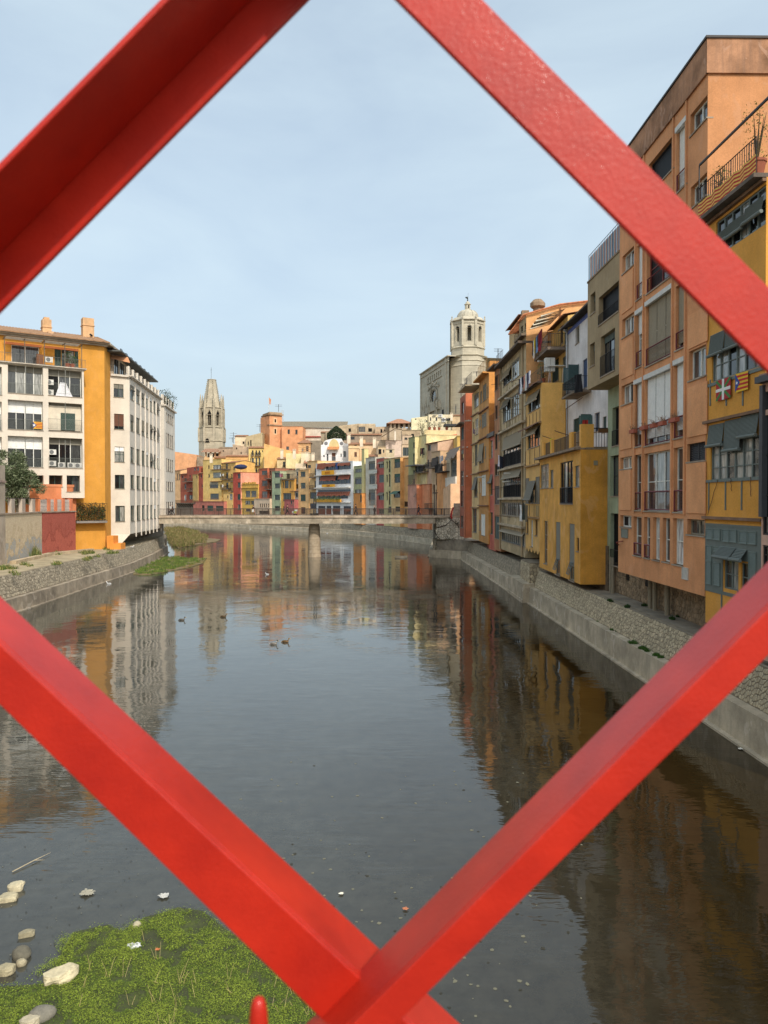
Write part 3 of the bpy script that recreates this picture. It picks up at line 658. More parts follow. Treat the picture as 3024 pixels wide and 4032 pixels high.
rock(19, 112, 724, .2, .17, .18, (170, 160, 132), 'small pale cobble leaning on the rounded dark boulder', 10)
rock(19, 28, 768, .4, .26, .28, (168, 158, 128), 'pale rough rock at the photo edge above the green moss', 11)
rock(19, 322, 800, .72, .34, .5, (206, 194, 160), 'large flat pointed cream rock at the tip of the moss', 13, .55)
rock(19, 716, 522, .2, .15, .14, (176, 168, 140), 'single pale pebble at the top edge of the moss', 14, .5)
rock(19, 222, 1000, .46, .3, .34, (126, 122, 110), 'rounded grey speckled boulder in the green moss', 16, .3)
rock(19, 152, 1040, .4, .26, .3, (186, 176, 150), 'cream rock pressed against the rounded grey boulder in the moss', 17)
def wad(cr, x, y, s, col, name, label, cat, seed, grp=None):
    g = GZ(*S(cr, x, y), .03); rnd = random.Random(seed); mb = MB(); n = 9
    pts = [[(g.x + (i / n - .5) * s + rnd.uniform(-.3, .3) * s / n, g.y + (j / n - .5) * s * .8, .03 + abs(rnd.gauss(0, .1)) * s * .5) for i in range(n + 1)] for j in range(n + 1)]
    for j in range(n):
        for i in range(n):
            if math.hypot(i - n / 2, j - n / 2) < n * .42 + rnd.uniform(-1, .6): mb.poly([pts[j][i], pts[j][i + 1], pts[j + 1][i + 1], pts[j + 1][i]])
    return tag(mb.build(name, flat(col, .7, name='litter'), org=(g.x, g.y, 0)), label, cat, grp)
wad(19, 697, 632, .34, (206, 208, 208), 'crumpled_paper', 'crumpled white paper lying on the moss', 'paper', 2)
wad(19, 446, 356, .42, (150, 146, 130), 'plastic_scrap', 'thin pale scrap on the mud nearer the twig', 'scrap', 5, 'scraps on the mud')
wad(19, 850, 370, .32, (176, 176, 170), 'plastic_scrap', 'white crinkled scrap on the mud beside the red bar', 'scrap', 7, 'scraps on the mud')
wad(19, 822, 648, .12, (188, 112, 66), 'fallen_leaf', 'orange brown leaf lying on the moss near the crumpled paper', 'leaf', 8, 'fallen leaves')
wad(20, 1048, 118, .16, (176, 112, 78), 'fallen_leaf', 'orange brown leaf floating between the two lower red bars', 'leaf', 9, 'fallen leaves')
wad(20, 666, 28, .14, (226, 222, 204), 'plastic_scrap', 'small cream scrap floating just above the crossing of the red bars', 'scrap', 11, 'scraps on the mud')
mb = MB(); a = GZ(*S(19, 65, 242), .03); b_ = GZ(*S(19, 180, 182), .05); c_ = GZ(*S(19, 265, 142), .04)
mb.tube([a, b_, c_], [.016, .014, .004], 5); mb.tube([b_, b_ + Vector((.25, .02, 0))], [.01, .003], 4)
tag(mb.build('twig', flat((170, 158, 132), .8, name='dead_wood'), org=a), 'long pale bare twig lying in the shallow water', 'twig')
# sparse silt and leaf litter seen through the shallows
mb = MB()
for k in range(300):
    px, py = rr.uniform(900, 2300), rr.uniform(2950, 4030); g = GZ(px, py, .004)
    if rr.random() > .35 + .65 * (py - 2950) / 1080 or (px > 2150 and py > 3700): continue
    s = rr.uniform(.015, .06); a = rr.uniform(0, 6.28)
    mb.m = rr.choice((0, 1, 1)); mb.poly([(g.x + s * math.cos(a + q) * rr.uniform(.5, 1.3), g.y + s * math.sin(a + q) * rr.uniform(.5, 1.3), .005) for q in (0, 1.2, 2.6, 3.9, 5.1)])
for k in range(380):
    px, py = rr.uniform(0, 1100), rr.uniform(3300, 3900); g = GZ(px, py, .014)
    if inside(g.x, g.y, mp2): continue
    s = rr.uniform(.006, .022); a = rr.uniform(0, 6.28)
    mb.m = rr.choice((0, 0, 1)); mb.poly([(g.x + s * math.cos(a + q) * rr.uniform(.5, 1.6), g.y + s * math.sin(a + q), .016) for q in (0, 1.6, 3.2, 4.7)])
mb.build('debris', [flat((52, 50, 40), .8, name='dark_weed'), flat((112, 110, 92), .8, name='pale_silt')], kind='stuff')

# ------------------------------------------------------------ grass, reeds and weeds
def blades(name, spots, n, h, cols, seed=1, spread=.5, w=.02, lean=.35, base=0, label=None):
    rnd = random.Random(seed); mb = MB()
    for (x, y, z, r) in spots:
        for k in range(n):
            a = rnd.uniform(0, 6.28); q = r * math.sqrt(rnd.random()); bx, by = x + q * math.cos(a), y + q * math.sin(a)
            hh = h * rnd.uniform(.4, 1.15) * (1 - .5 * q / max(r, .01)); lx, ly = rnd.gauss(0, lean) * hh, rnd.gauss(0, lean) * hh
            a2 = rnd.uniform(0, 3.14); cx_, cy_ = w * math.cos(a2), w * math.sin(a2)
            mb.m = rnd.randrange(len(cols)); mb.poly([(bx - cx_, by - cy_, z), (bx + cx_, by + cy_, z), (bx + lx * .45 + cx_ * .6, by + ly * .45 + cy_ * .6, z + hh * .6), (bx + lx, by + ly, z + hh)])
    return mb.build(name, [leaf_mat(c, 'grass_blade') for c in cols], kind='stuff')
GRN = [(86, 112, 48), (62, 88, 40), (120, 128, 62)]; DRY = [(142, 130, 84), (112, 104, 60), (96, 106, 52)]
rnd = random.Random(8)
isl = [S(15, x, y) for x, y in ((1062, 425), (1060, 372), (1200, 300), (1400, 285), (1500, 300), (1650, 292), (1610, 338), (1500, 370), (1340, 400), (1200, 425))]
iw = [tuple(GZ(x, y, .1)[:2]) for x, y in isl]
sheet('bank', iw, .07, ground_mat('bank_silt', (92, 84, 60), (136, 122, 88), 1.2), skirt=-.3)
sp_ = []
while len(sp_) < 260:
    px, py = rnd.uniform(524, 800), rnd.uniform(2185, 2260); g = GZ(px, py, .08)
    if inside(g.x, g.y, iw): sp_.append((g.x, g.y, .06, .5 if g.x < -28 else .3))
blades('grass', [s for s in sp_ if s[0] < -27.2], 46, .42, GRN, 3); blades('dry_grass', [s for s in sp_ if s[0] >= -28.2], 40, .2, [(150, 120, 84), (130, 122, 70), (92, 100, 52)], 4)
rw = [S(16, x, y) for x, y in ((90, 270), (250, 262), (420, 320), (450, 345), (560, 355), (520, 375), (400, 390), (210, 425), (175, 400), (100, 300))]
rw = [tuple(GZ(x, y, .2)[:2]) for x, y in rw]
sheet('bank', rw, .1, ground_mat('bank_silt', (96, 84, 60), (134, 116, 84), .6), skirt=-.3)
sp_ = []
while len(sp_) < 260:
    px, py = rnd.uniform(640, 870), rnd.uniform(2075, 2155); g = GZ(px, py, .1)
    if inside(g.x, g.y, rw) and px < 815: sp_.append((g.x, g.y, .1, .8))
blades('reeds', sp_, 60, 1.1, [(142, 124, 88), (120, 104, 66), (104, 100, 58), (88, 96, 46)], 6, w=.05)
sp_ = []
for (x, y, n_) in [(700, 590, 8), (790, 640, 10), (880, 690, 6), (580, 505, 3), (430, 430, 2), (1010, 735, 4)]:
    for k in range(n_):
        g = GZ(*S(17, x + rnd.uniform(-30, 30), y + rnd.uniform(-14, 14)), 1.42); sp_.append((g.x, g.y, 1.4, .16))
blades('grass', sp_, 60, .2, [(70, 104, 40), (52, 84, 34)], 7, w=.012)
sp_ = []
for (x, y, n_, c) in [(300, 268, 9, 15), (175, 300, 4, 15), (450, 262, 14, 15), (690, 262, 12, 15), (40, 330, 5, 15), (20, 385, 6, 15), (225, 360, 3, 15), (480, 350, 3, 15), (670, 310, 3, 15), (735, 296, 3, 15), (840, 232, 4, 15), (900, 258, 5, 15), (80, 380, 3, 15), (100, 425, 2, 15)]:
    for k in range(n_):
        g = GZ(*S(c, x + rnd.uniform(-40, 40), y + rnd.uniform(-10, 10)), 3.02); sp_.append((g.x, g.y, 3.0, .4))
blades('weeds', sp_, 45, .5, [(92, 108, 52), (66, 84, 38), (140, 132, 80)], 9, w=.025)
sp_ = [(*GZ(*S(15, 300 + rnd.uniform(-40, 40), 292 + rnd.uniform(-6, 6)), 3.02)[:2], 3.0, .3) for k in range(8)]
blades('weeds', sp_, 50, 1.6, [(92, 104, 60), (120, 116, 70)], 10, w=.03, lean=.15)
sp_ = []
for (x, y, n_) in [(330, 205, 0)]: pass
for (x, y) in ((790, 332), (1020, 412), (985, 425), (545, 298), (660, 340)):
    for k in range(3):
        g = GZ(*S(17, x + rnd.uniform(-12, 12), y + rnd.uniform(-5, 5)), ZW + .02); sp_.append((g.x, g.y, ZW, .15))
blades('weeds', sp_, 60, .22, [(58, 84, 38), (44, 66, 32)], 12, w=.02)
# ------------------------------------------------------------ footbridge, its people and lamps
ZD = 6.75
bf = Face((-37.5, 118.0), (12.2, 118.0))
t = thing('footbridge', 'flat concrete footbridge with dark railings and one round pier across the river', 'bridge', (-11.3, 121, 0))
mb = MB(); mb.box(-38.5, 12.2, 117.85, 124.15, ZD - .34, ZD); mb.build('deck', plaster((186, 170, 144), .75, 1.5, name='deck_concrete'), t)
mb = MB(); mb.box(-38.5, 8.2, 118.0, 118.5, 5.46, ZD - .34); mb.box(-38.5, 8.2, 123.5, 124.0, 5.46, ZD - .34); mb.box(-38.5, 8.2, 120.6, 121.4, 5.46, ZD - .34)
mb.build('girder', plaster((182, 172, 148), .95, 1.6, name='girder_concrete'), t)
mb = MB(); px = -11.35
mb.lathe((px, 120.6, 0), [(1.12, -.5), (1.12, .1), (1.05, .12), (.98, 2.6), (.9, 4.6), (.86, 5.0), (.8, 5.05), (.8, 5.8), (.86, 6.4)], 20)
mb.build('pier', plaster((172, 158, 132), .55, 1.3, name='pier_stone'), t, smooth=False)
mb = MB()
for z in (.6, 1.15, 1.7, 2.25, 2.8, 3.35, 3.9, 4.45): mb.lathe((px, 120.6, 0), [(1.06 - .033 * z - .0, z), (1.075 - .033 * z, z + .02), (1.06 - .033 * z, z + .04)], 20)
mb.build('course_line', plaster((118, 104, 84), .6, name='joint'), t)
for yy in (118.05, 123.95):
    f = Face((-38.5, yy), (12.2, yy)); railing(f, 0, 50.7, ZD, 1.06, 0, t, (78, 66, 58), .14, r=.016)
    for k in range(26): x = -38.4 + k * 2; mb = MB(); mb.box(x - .04, x + .04, yy - .05, yy + .05, ZD - .3, ZD + 1.1); mb.build('railing_post', flat((72, 58, 50), .6, name='rust_paint'), t)
# east abutment: old masonry with creeping branches
ab = thing('bridge_abutment', 'old masonry abutment with creeping branches at the town end of the footbridge', 'abutment', (11, 119, 0))
mb = MB(); mb.hexa([(8.3, 118.6, ZW), (12.7, 117.2, ZW), (14.6, 126, ZW), (8.3, 126, ZW), (8.3, 118.6, 6.4), (12.7, 117.2, 6.4), (14.6, 126, 6.4), (8.3, 126, 6.4)])
mb.build('masonry_core', M_MORTAR, ab)
stones(ab, [(12.7, 117.2), (8.3, 118.6)], [(12.7, 117.2), (8.3, 118.6)], ZW + .02, 6.4, 0, 4.6, .42, stone_mat((214, 206, 186), 'ashlar', .4, 3.0), seed=41, asp=.9, proud=.05)
mb = MB(); mb.box(11.2, 13.6, 117.9, 119.2, 6.76, 8.7); mb.build('wall_stub', stone_mat((178, 168, 150), 'stub', .45, 2.0, (.9, .45)), ab)
mb = MB(); rnd = random.Random(3)
P_ = lambda x, y: PY(*S(3, x, y), 116.9 - rnd.random() * .3)
for pts, r in ((((1490, 1270), (1475, 1330), (1470, 1400), (1420, 1450), (1320, 1480)), .09), (((1480, 1400), (1530, 1440), (1550, 1480)), .06), (((1300, 1500), (1330, 1560), (1360, 1590)), .06), (((1440, 1590), (1435, 1560), (1450, 1530)), .04)):
    mb.tube([P_(*q) for q in pts], r, 5)
mb.build('branch', flat((58, 46, 36), .9, name='bark'), ab)
lm = MB()
for cx_, cy_, n_ in ((1530, 1430, 90), (1460, 1380, 60), (1350, 1400, 50), (1330, 1580, 90), (1430, 1590, 60), (1480, 1585, 60)):
    for k in range(n_):
        q = PY(*S(3, cx_ + rnd.gauss(0, 14), cy_ + rnd.gauss(0, 9)), 116.6 + rnd.random() * .4); s = .09
        lm.poly([q + Vector((rnd.uniform(-s, s), rnd.uniform(-s, s), rnd.uniform(-s, s))) for _ in range(3)])
lm.build('ivy', leaf_mat((62, 66, 44), 'ivy_leaf'), ab, kind='stuff')
mb = MB(); mb.tube([P_(1497, 1270), P_(1478, 1310), P_(1470, 1360), P_(1480, 1385)], [.1, .16, .18, .14], 6)
tag(mb.build('red_bundle', flat((160, 36, 34), .7, name='red_cloth'), org=P_(1478, 1330)), 'red cloth bundle hanging at the town end of the footbridge', 'cloth')

def lamp(px_, ytop, heads, label):
    f = PY(*S(3, px_, 1345), 118.9); top = PY(*S(3, px_, ytop), 118.9).z
    t = thing('street_lamp', label, 'street lamp', (f.x, 118.9, ZD), 'lamps on the footbridge')
    mb = MB(); mb.tube([(f.x, 118.9, ZD), (f.x, 118.9, ZD + .9), (f.x, 118.9, top)], [.12, .09, .07], 8); mb.build('pole', flat((44, 48, 54), .5, name='lamp_metal'), t)
    for s in heads:
        mb = MB(); mb.box(f.x + min(0, s * .55), f.x + max(0, s * .55), 118.75, 119.05, top - .1, top + .02); mb.build('lamp_head', flat((52, 56, 62), .4, name='lamp_metal'), t)
lamp(92, 1120, (1,), 'tall dark lamp post left of the pair over the bridge pier'); lamp(113, 1122, (-1,), 'tall dark lamp post right of the pair over the bridge pier')
lamp(1302, 1122, (1,), 'dark lamp post near the town end, left of its pair'); lamp(1320, 1124, (-1,), 'dark lamp post near the town end, right of its pair')
mb = MB(); f = PY(*S(3, 100, 1345), 118.5)
mb.tube([(f.x - .5, 118.5, ZD), (f.x - .5, 118.5, ZD + .35)], .18, 8); mb.box(f.x - .25, f.x + .55, 118.3, 118.7, ZD, ZD + .38)
tag(mb.build('planter_bin', flat((46, 44, 42), .7, name='bin'), org=f), 'low dark bins standing at the foot of the lamp posts over the pier', 'bin')

def skin(name, verts, edges, radii, mat, parent, sub=1, org=None):
    me = bpy.data.meshes.new(name); me.from_pydata(verts, edges, []); o = bpy.data.objects.new(name, me); coll.objects.link(o)
    m = o.modifiers.new('Skin', 'SKIN'); m.use_smooth_shade = True
    for i, r in enumerate(radii): me.skin_vertices[0].data[i].radius = (r, r)
    me.skin_vertices[0].data[0].use_root = True
    s = o.modifiers.new('Sub', 'SUBSURF'); s.levels = sub; s.render_levels = sub; me.materials.append(mat); o.parent = parent; ORG[o.name] = Vector((0, 0, 0)); return o
def person(px_, cr, yf, label, top, legs, hair=(40, 32, 28), face=1, stride=.32, h=1.72, coat=False, skinc=(190, 140, 115), Y=118.9, skirt=None):
    g = PY(*S(cr, px_, yf), Y); t = thing('person', label, 'person', (g.x, Y, ZD), 'people crossing the footbridge')
    k = h / 1.72; f = face
    def v(x, y, z): return (x * f * k, y * k, z * k)
    body = [v(0, 0, .95), v(.01, 0, 1.12), v(.03, 0, 1.36), v(.04, 0, 1.47), v(.06, 0, 1.6)]
    V = body + [v(.0, -.1, .9), v(stride * .55, -.1, .5), v(stride * .9, -.1, .08), v(stride * .9 + .14, -.1, .04),
                v(0, .1, .9), v(-stride * .25, .1, .48), v(-stride * 1.0, .1, .12), v(-stride * 1.0 + .12, .1, .04),
                v(.03, -.2, 1.4), v(-.1, -.25, 1.14), v(.02, -.25, .93), v(.05, -.25, .84),
                v(.03, .2, 1.4), v(.12, .25, 1.14), v(.26, .22, .98), v(.32, .22, .92)]
    E = [(0, 1), (1, 2), (2, 3), (3, 4), (0, 5), (5, 6), (6, 7), (7, 8), (0, 9), (9, 10), (10, 11), (11, 12), (2, 13), (13, 14), (14, 15), (15, 16), (2, 17), (17, 18), (18, 19), (19, 20)]
    rad = [.135, .13, .15, .055, .095, .095, .065, .042, .035, .095, .065, .042, .035, .06, .045, .032, .03, .06, .045, .032, .03]
    skin('body', V, E, [r * k for r in rad], flat(skinc, .6, name='skin'), t)
    def sub(ids, nm, mat, gr):
        m = {q: i for i, q in enumerate(ids)}; skin(nm, [V[q] for q in ids], [(m[a], m[b]) for a, b in E if a in m and b in m], [rad[q] * k + gr for q in ids], mat, t)
    sub([0, 1, 2, 13, 14, 15, 17, 18, 19], 'jacket', flat(top, .8, name='cloth'), .018)
    sub([0, 5, 6, 7, 9, 10, 11], 'trousers', flat(legs, .8, name='cloth'), .014)
    mb = MB(); o0 = Vector((g.x, Y, ZD)); hd = Vector(v(.05, 0, 1.63)) + o0
    mb.blob(hd, (.1 * k, .085 * k, .12 * k), 8, 6); mb.v = [q if (q[2] > hd.z - .02 or (q[0] - hd.x) * f < -.0) else (hd.x + (q[0] - hd.x) * .8, hd.y + (q[1] - hd.y) * .8, q[2]) for q in mb.v]
    mb.build('hair', flat(hair, .8, name='hair'), t)
    for q in ((8, 7), (12, 11)):
        mb = MB(); a = Vector(V[q[0]]) + o0; mb.blob((a.x - .03 * f, a.y, max(a.z, .045 * k + ZD)), (.13, .05, .05), 6, 4); mb.build('shoe', flat((36, 34, 34), .6, name='shoe'), t)
    if coat:
        mb = MB(); c = Vector(v(.0, 0, 0)) + o0; mb.lathe(c, [(.2, .62), (.19, .95), (.17, 1.15)], 8); mb.build('coat_skirt', flat(top, .8, name='cloth'), t)
    if skirt:
        mb = MB(); c = o0; mb.box(c.x - .16, c.x + .14, c.y - .36, c.y - .26, c.z + .55, c.z + .98); mb.build('bag', flat(skirt, .7, name='bag_cloth'), t)
    return t
person(87, 2, 1735, 'person in a pale grey jacket walking beside another at the left end of the bridge', (190, 190, 186), (48, 50, 56), face=-1)
person(110, 2, 1735, 'person in a dark patterned coat walking beside one in pale grey', (52, 44, 42), (30, 30, 34), face=-1, Y=119.6, h=1.78)
person(988, 2, 1735, 'person in a black top carrying a white bag, striding right on the bridge', (24, 24, 28), (190, 140, 115), face=1, skirt=(235, 235, 230), stride=.4)
person(1358, 2, 1737, 'person all in black pushing a loaded cart on the bridge', (22, 24, 28), (24, 26, 32), face=1, stride=.42, h=1.78)
person(515, 3, 1345, 'person in black with a cap walking left in front of the white house', (24, 26, 32), (22, 22, 26), face=-1, h=1.82)
person(702, 3, 1343, 'bald person in a dark coat standing by the railing before the grey house', (36, 32, 32), (28, 28, 32), hair=(170, 130, 108), face=-1, stride=.12, h=1.6, coat=True)
person(1146, 3, 1345, 'long haired person in a dark top and blue jeans walking left on the bridge', (30, 26, 28), (44, 58, 84), hair=(60, 32, 24), face=-1, h=1.72)
g = PY(*S(2, 1440, 1737), 118.8); t = thing('cart', 'small cart heaped with coloured posters, pushed along the bridge by a person in black', 'cart', (g.x, 118.8, ZD))
mb = MB(); rnd = random.Random(5)
for k, c_ in enumerate(((-.2, .55, .25), (.05, .62, .3), (.25, .55, .28), (.0, .85, .2), (.28, .85, .2))):
    mb.m = k % 4; x, z, s = c_; mb.hexa([(g.x + x - s, 118.6, ZD + z - s * .6), (g.x + x + s * .6, 118.6, ZD + z - s), (g.x + x + s * .6, 119, ZD + z - s), (g.x + x - s, 119, ZD + z - s * .6), (g.x + x - s * .7, 118.65, ZD + z + s * .5), (g.x + x + s, 118.65, ZD + z + s * .4), (g.x + x + s, 118.95, ZD + z + s * .4), (g.x + x - s * .7, 118.95, ZD + z + s * .5)])
mb.build('load', [flat((190, 196, 186), .6, name='paper'), flat((170, 170, 60), .6, name='paper'), flat((180, 120, 100), .6, name='paper'), flat((120, 140, 130), .6, name='paper')], t)
mb = MB(); mb.tube([(g.x - .6, 118.8, ZD + .95), (g.x - .3, 118.8, ZD + .3), (g.x + .3, 118.8, ZD + .25)], .025, 5); mb.build('handle_frame', flat((60, 60, 62), .5, name='metal'), t)
for x in (-.1, .25):
    mb = MB(); mb.tube([(g.x + x, 118.7, ZD + .14), (g.x + x, 118.9, ZD + .14)], .14, 10); mb.build('wheel', flat((28, 28, 28), .7, name='rubber'), t)

# ------------------------------------------------------------ birds on the river
def duck(c, x, y, face, head, bodyc, label, z=0, L=.55, group='ducks on the river', name='duck', cat='duck'):
    g = GZ(*S(c, x, y), z); t = thing(name, label, cat, (g.x, g.y, z), group); f = face
    mb = MB(); 
    prof = [(-.5, .09, .02, .06), (-.38, .12, .07, .07), (-.2, .13, .13, .1), (.05, .14, .16, .12), (.25, .13, .12, .1), (.36, .12, .05, .06)]
    i0 = 0; n = 8
    for x_, zc, ry, rz in prof:
        for j in range(n):
            a = 2 * math.pi * j / n; mb.v.append((g.x + f * x_ * L, g.y + ry * L * math.cos(a) * .9, z + zc * L - .02 + rz * L * math.sin(a)))
    for k in range(len(prof) - 1):
        for j in range(n): mb.f.append((k * n + j, k * n + (j + 1) % n, (k + 1) * n + (j + 1) % n, (k + 1) * n + j)); mb.mi.append(0)
    mb.f.append(tuple(range(n))); mb.mi.append(0); mb.f.append(tuple((len(prof) - 1) * n + j for j in range(n))); mb.mi.append(0)
    mb.tube([(g.x + f * .26 * L, g.y, z + .14 * L), (g.x + f * .34 * L, g.y, z + .3 * L), (g.x + f * .4 * L, g.y, z + .42 * L)], [.085 * L, .055 * L, .07 * L], 7)
    mb.build('body', flat(bodyc, .8, var=.3, name='feathers'), t, smooth=True)
    mb = MB(); mb.blob((g.x + f * .42 * L, g.y, z + .45 * L), (.1 * L, .075 * L, .085 * L), 8, 6); mb.build('head', flat(head, .5, name='feathers'), t, smooth=True)
    mb = MB(); mb.tube([(g.x + f * .49 * L, g.y, z + .43 * L), (g.x + f * .62 * L, g.y, z + .4 * L)], [.035 * L, .02 * L], 5); mb.build('beak', flat((186, 150, 60), .5, name='beak'), t)
    mb = MB(); 
    for s in (-1, 1): mb.blob((g.x - f * .08 * L, g.y + s * .11 * L, z + .17 * L), (.3 * L, .05 * L, .08 * L), 8, 5)
    mb.build('wing', flat(tuple(int(v * .8) for v in bodyc), .8, var=.3, name='feathers'), t, smooth=True)
duck(0, 1078, 2538, 1, (20, 40, 34), (150, 145, 138), 'grey drake with a dark head, left of the nearest pair of ducks')
duck(0, 1124, 2529, 1, (120, 96, 66), (128, 100, 66), 'brown hen duck, right of the nearest pair of ducks')
duck(0, 880, 2430, 1, (110, 90, 62), (104, 86, 60), 'brown duck swimming alone behind the nearest pair')
duck(0, 716, 2443, 1, (24, 30, 28), (110, 104, 96), 'dark headed duck swimming furthest towards the stone quay wall')
W_ = (236, 238, 238)
duck(15, 866, 505, -1, W_, W_, 'white gull floating close to the concrete footing of the quay', group='gulls', name='gull', cat='gull')
duck(0, 1052, 2262, -1, W_, W_, 'white gull floating in open water on the bridge side of the ducks', group='gulls', name='gull', cat='gull', L=.45)
duck(15, 1052, 212, 1, W_, W_, 'white gull standing on top of the quay wall by the white building', z=3.02, group='gulls', name='gull', cat='gull')
duck(16, 800, 276, 1, W_, W_, 'white gull on the water beyond the bridge, left of the pier', group='gulls', name='gull', cat='gull')
duck(16, 1428, 312, 1, W_, W_, 'white gull on the water beyond the bridge, right of the pier', group='gulls', name='gull', cat='gull')
wad(0, 2918, 2948, .3, (228, 224, 212), 'plastic_scrap', 'white scrap floating at the foot of the low quay wall on the near side', 'scrap', 15, 'scraps on the mud')
mb = MB(); g = GZ(1579, 2196, .0); mb.box(g.x - 1.0, g.x + 1.0, g.y - .5, g.y + .5, -.1, .28)
tag(mb.build('concrete_slab', M_CONC, org=g), 'small concrete slab standing in the water beside the quay platform', 'slab')
# ------------------------------------------------------------ the red iron lattice right in front of the camera
m, nt, b = newmat('red_gloss_paint'); M_RED = m
tc = N(nt, 'ShaderNodeTexCoord'); n1 = N(nt, 'ShaderNodeTexNoise', Scale=9.0, Detail=6.0, Roughness=.6); LK(nt, tc, 'Object', n1, 'Vector')
r = N(nt, 'ShaderNodeValToRGB'); e = r.color_ramp.elements; e[0].position = .3; e[1].position = .7; e[0].color = (.34, .010, .004, 1); e[1].color = (.52, .022, .007, 1)
LK(nt, n1, 'Fac', r, 0); LK(nt, r, 0, b, 'Base Color'); b.inputs['Roughness'].default_value = .5; b.inputs['Specular IOR Level'].default_value = .25; b.inputs['Coat Weight'].default_value = .4; b.inputs['Coat Roughness'].default_value = .14
mp = N(nt, 'ShaderNodeMapping'); mp.inputs['Scale'].default_value = (1, 1, 1); LK(nt, tc, 'Object', mp, 'Vector')
n2 = N(nt, 'ShaderNodeTexNoise', Scale=260.0, Detail=3.0, Roughness=.6); LK(nt, mp, 'Vector', n2, 'Vector')
bp = N(nt, 'ShaderNodeBump', Strength=.6, Distance=.0008); LK(nt, n2, 'Fac', bp, 'Height'); LK(nt, bp, 0, b, 'Normal'); LK(nt, bp, 0, b, 'Coat Normal')
lat = thing('bridge_lattice', 'red painted iron lattice crossing close in front of the whole view', 'lattice', (0, .7, 8.2))
def ext(a, b_, k0, k1):
    d = (b_[0] - a[0], b_[1] - a[1]); return (a[0] - d[0] * k0, a[1] - d[1] * k0), (b_[0] + d[0] * k1, b_[1] + d[1] * k1)
def prism(mb, a, b_, c, d_, off):
    """quad a-b-c-d swept by off"""
    o = Vector(off); mb.hexa([a, b_, c, d_, a + o, b_ + o, c + o, d_ + o])
def lbar(l1, l2, d, web, th=.006, k=(.6, .6), edge1=True):
    a, b_ = ext(*l1, *k); c, e_ = ext(*l2, *k)
    A, B_, C_, E_ = PY(*a, d), PY(*b_, d), PY(*c, d), PY(*e_, d)
    mb = MB(); prism(mb, A, B_, E_, C_, (0, th, 0))
    if web:
        nrm = ((C_ - A) - (C_ - A).project(B_ - A)).normalized() * (1 if edge1 else -1)
        P0, P1 = (A, B_) if edge1 else (C_, E_)
        y0, y1 = (th + .0004, web) if web > 0 else (web, -.0004)
        q = lambda p, y: p + Vector((0, y, 0))
        prism(mb, q(P0, y0), q(P1, y0), q(P1, y1), q(P0, y1), nrm * th)
    o = mb.build('bar', M_RED, lat)
    bv = o.modifiers.new('Bevel', 'BEVEL'); bv.width = .0014; bv.segments = 2; bv.limit_method = 'ANGLE'
    return o
lbar(((0, 968), (957, 0)), ((0, 1222), (1206, 0)), .735, -.085)                    # upper left, web towards the viewer
lbar(((1904, 0), (3024, 1125)), ((1567, 0), (3024, 1462)), .66, .07)               # upper right, flat
lbar(((0, 2535), (1410, 3845)), ((0, 2778), (1258, 4007)), .70, .075)              # lower left
lbar(((3024, 2398), (1390, 4032)), ((3024, 2584), (1563, 4032)), .645, .07)        # lower right, in front
mb = MB(); q = PY(1018, 3925, .6)
mb.lathe((q.x, q.y, q.z), [(.0086, -.12), (.0082, -.03), (.0074, -.015), (.0062, -.0065), (.0045, -.002), (.0022, -.0003), (.0004, 0)], 16)
mb.build('finial', M_RED, lat, smooth=True)

for z_, h_ in ((7.35, .25),): mb = MB(); mb.box(-22, 13.2, .62, .8, z_, z_ + h_); mb.build('chord', M_RED, lat)
nb = thing('iron_bridge_deck', 'planked deck of the red iron bridge the photo is taken from', 'bridge', (0, -1.3, 7.4)); mb = MB(); mb.box(-30, 13.6, -3.4, .6, 7.2, 7.34); mb.build('deck_plate', flat((92, 84, 76), .9, name='old_timber'), nb)
for k in range(26): mb = MB(); mb.box(-29.8 + k * 1.67, -28.15 + k * 1.67, -3.3, .58, 7.345, 7.4); mb.build('plank', flat((104, 92, 80), .9, name='old_timber'), nb)
# ------------------------------------------------------------ right bank, near: orange block, ochre house, pinkish neighbour
FO = Face((14.12, 44.6), (14.27, 32.9))
oz = lambda c, x, y: FO.c(c, x, y)[1]
zb_o = FO.uz(2776, 2349)[1]; zt_o = 29.4
DPB = 'R.26'
def sc(lst, c): return [(*w[:5], c) for w in lst]
wins = sc([(85, -30, 210, 165, '2x1w pcd'), (83, 668, 208, 872, '2x1w pcd'), (75, 1405, 200, 1615, '2x1w pcv'),
           (240, -120, 325, 470, '1x1w b.98,w R.26'), (232, 590, 318, 1215, '1x2w b.42,w X R.26'), (218, 1350, 308, 2080, '1x1w b.82,w X R.26'),
           (350, -190, 625, 330, '2x2r pvm R.3'), (340, 420, 628, 1150, '3x2w b.98,t X R.26 pcbc'), (328, 1250, 615, 2050, '3x1w b.9,w X R.28'),
           (662, 320, 770, 1020, '1x1w b.9,t R.26'), (645, 1130, 762, 1985, '1x1w b.9,w X R.26'),
           (803, 1010, 1015, 1335, '2x1w pmc')], 12)
wins += sc([(62, 272, 187, 400, '2x1w pc'), (62, 905, 182, 1030, '2x1w pvc'), (212, 248, 295, 848, '1x2w pm R.3'), (322, 215, 605, 858, '3x2w pmcm R.32'),
            (640, 168, 752, 868, '1x2w pm R.32'), (205, 918, 292, 1340, '1x2w pm R.3'), (318, 922, 385, 1365, '1x2w pm R.3'), (415, 926, 490, 1388, '1x2w pw'),
            (520, 932, 600, 1408, '1x2w pm'), (632, 938, 745, 1440, '1x2w pw'), (785, 118, 1000, 315, '2x1w Lk'), (785, 948, 990, 1118, '2x1t pm')], 13)
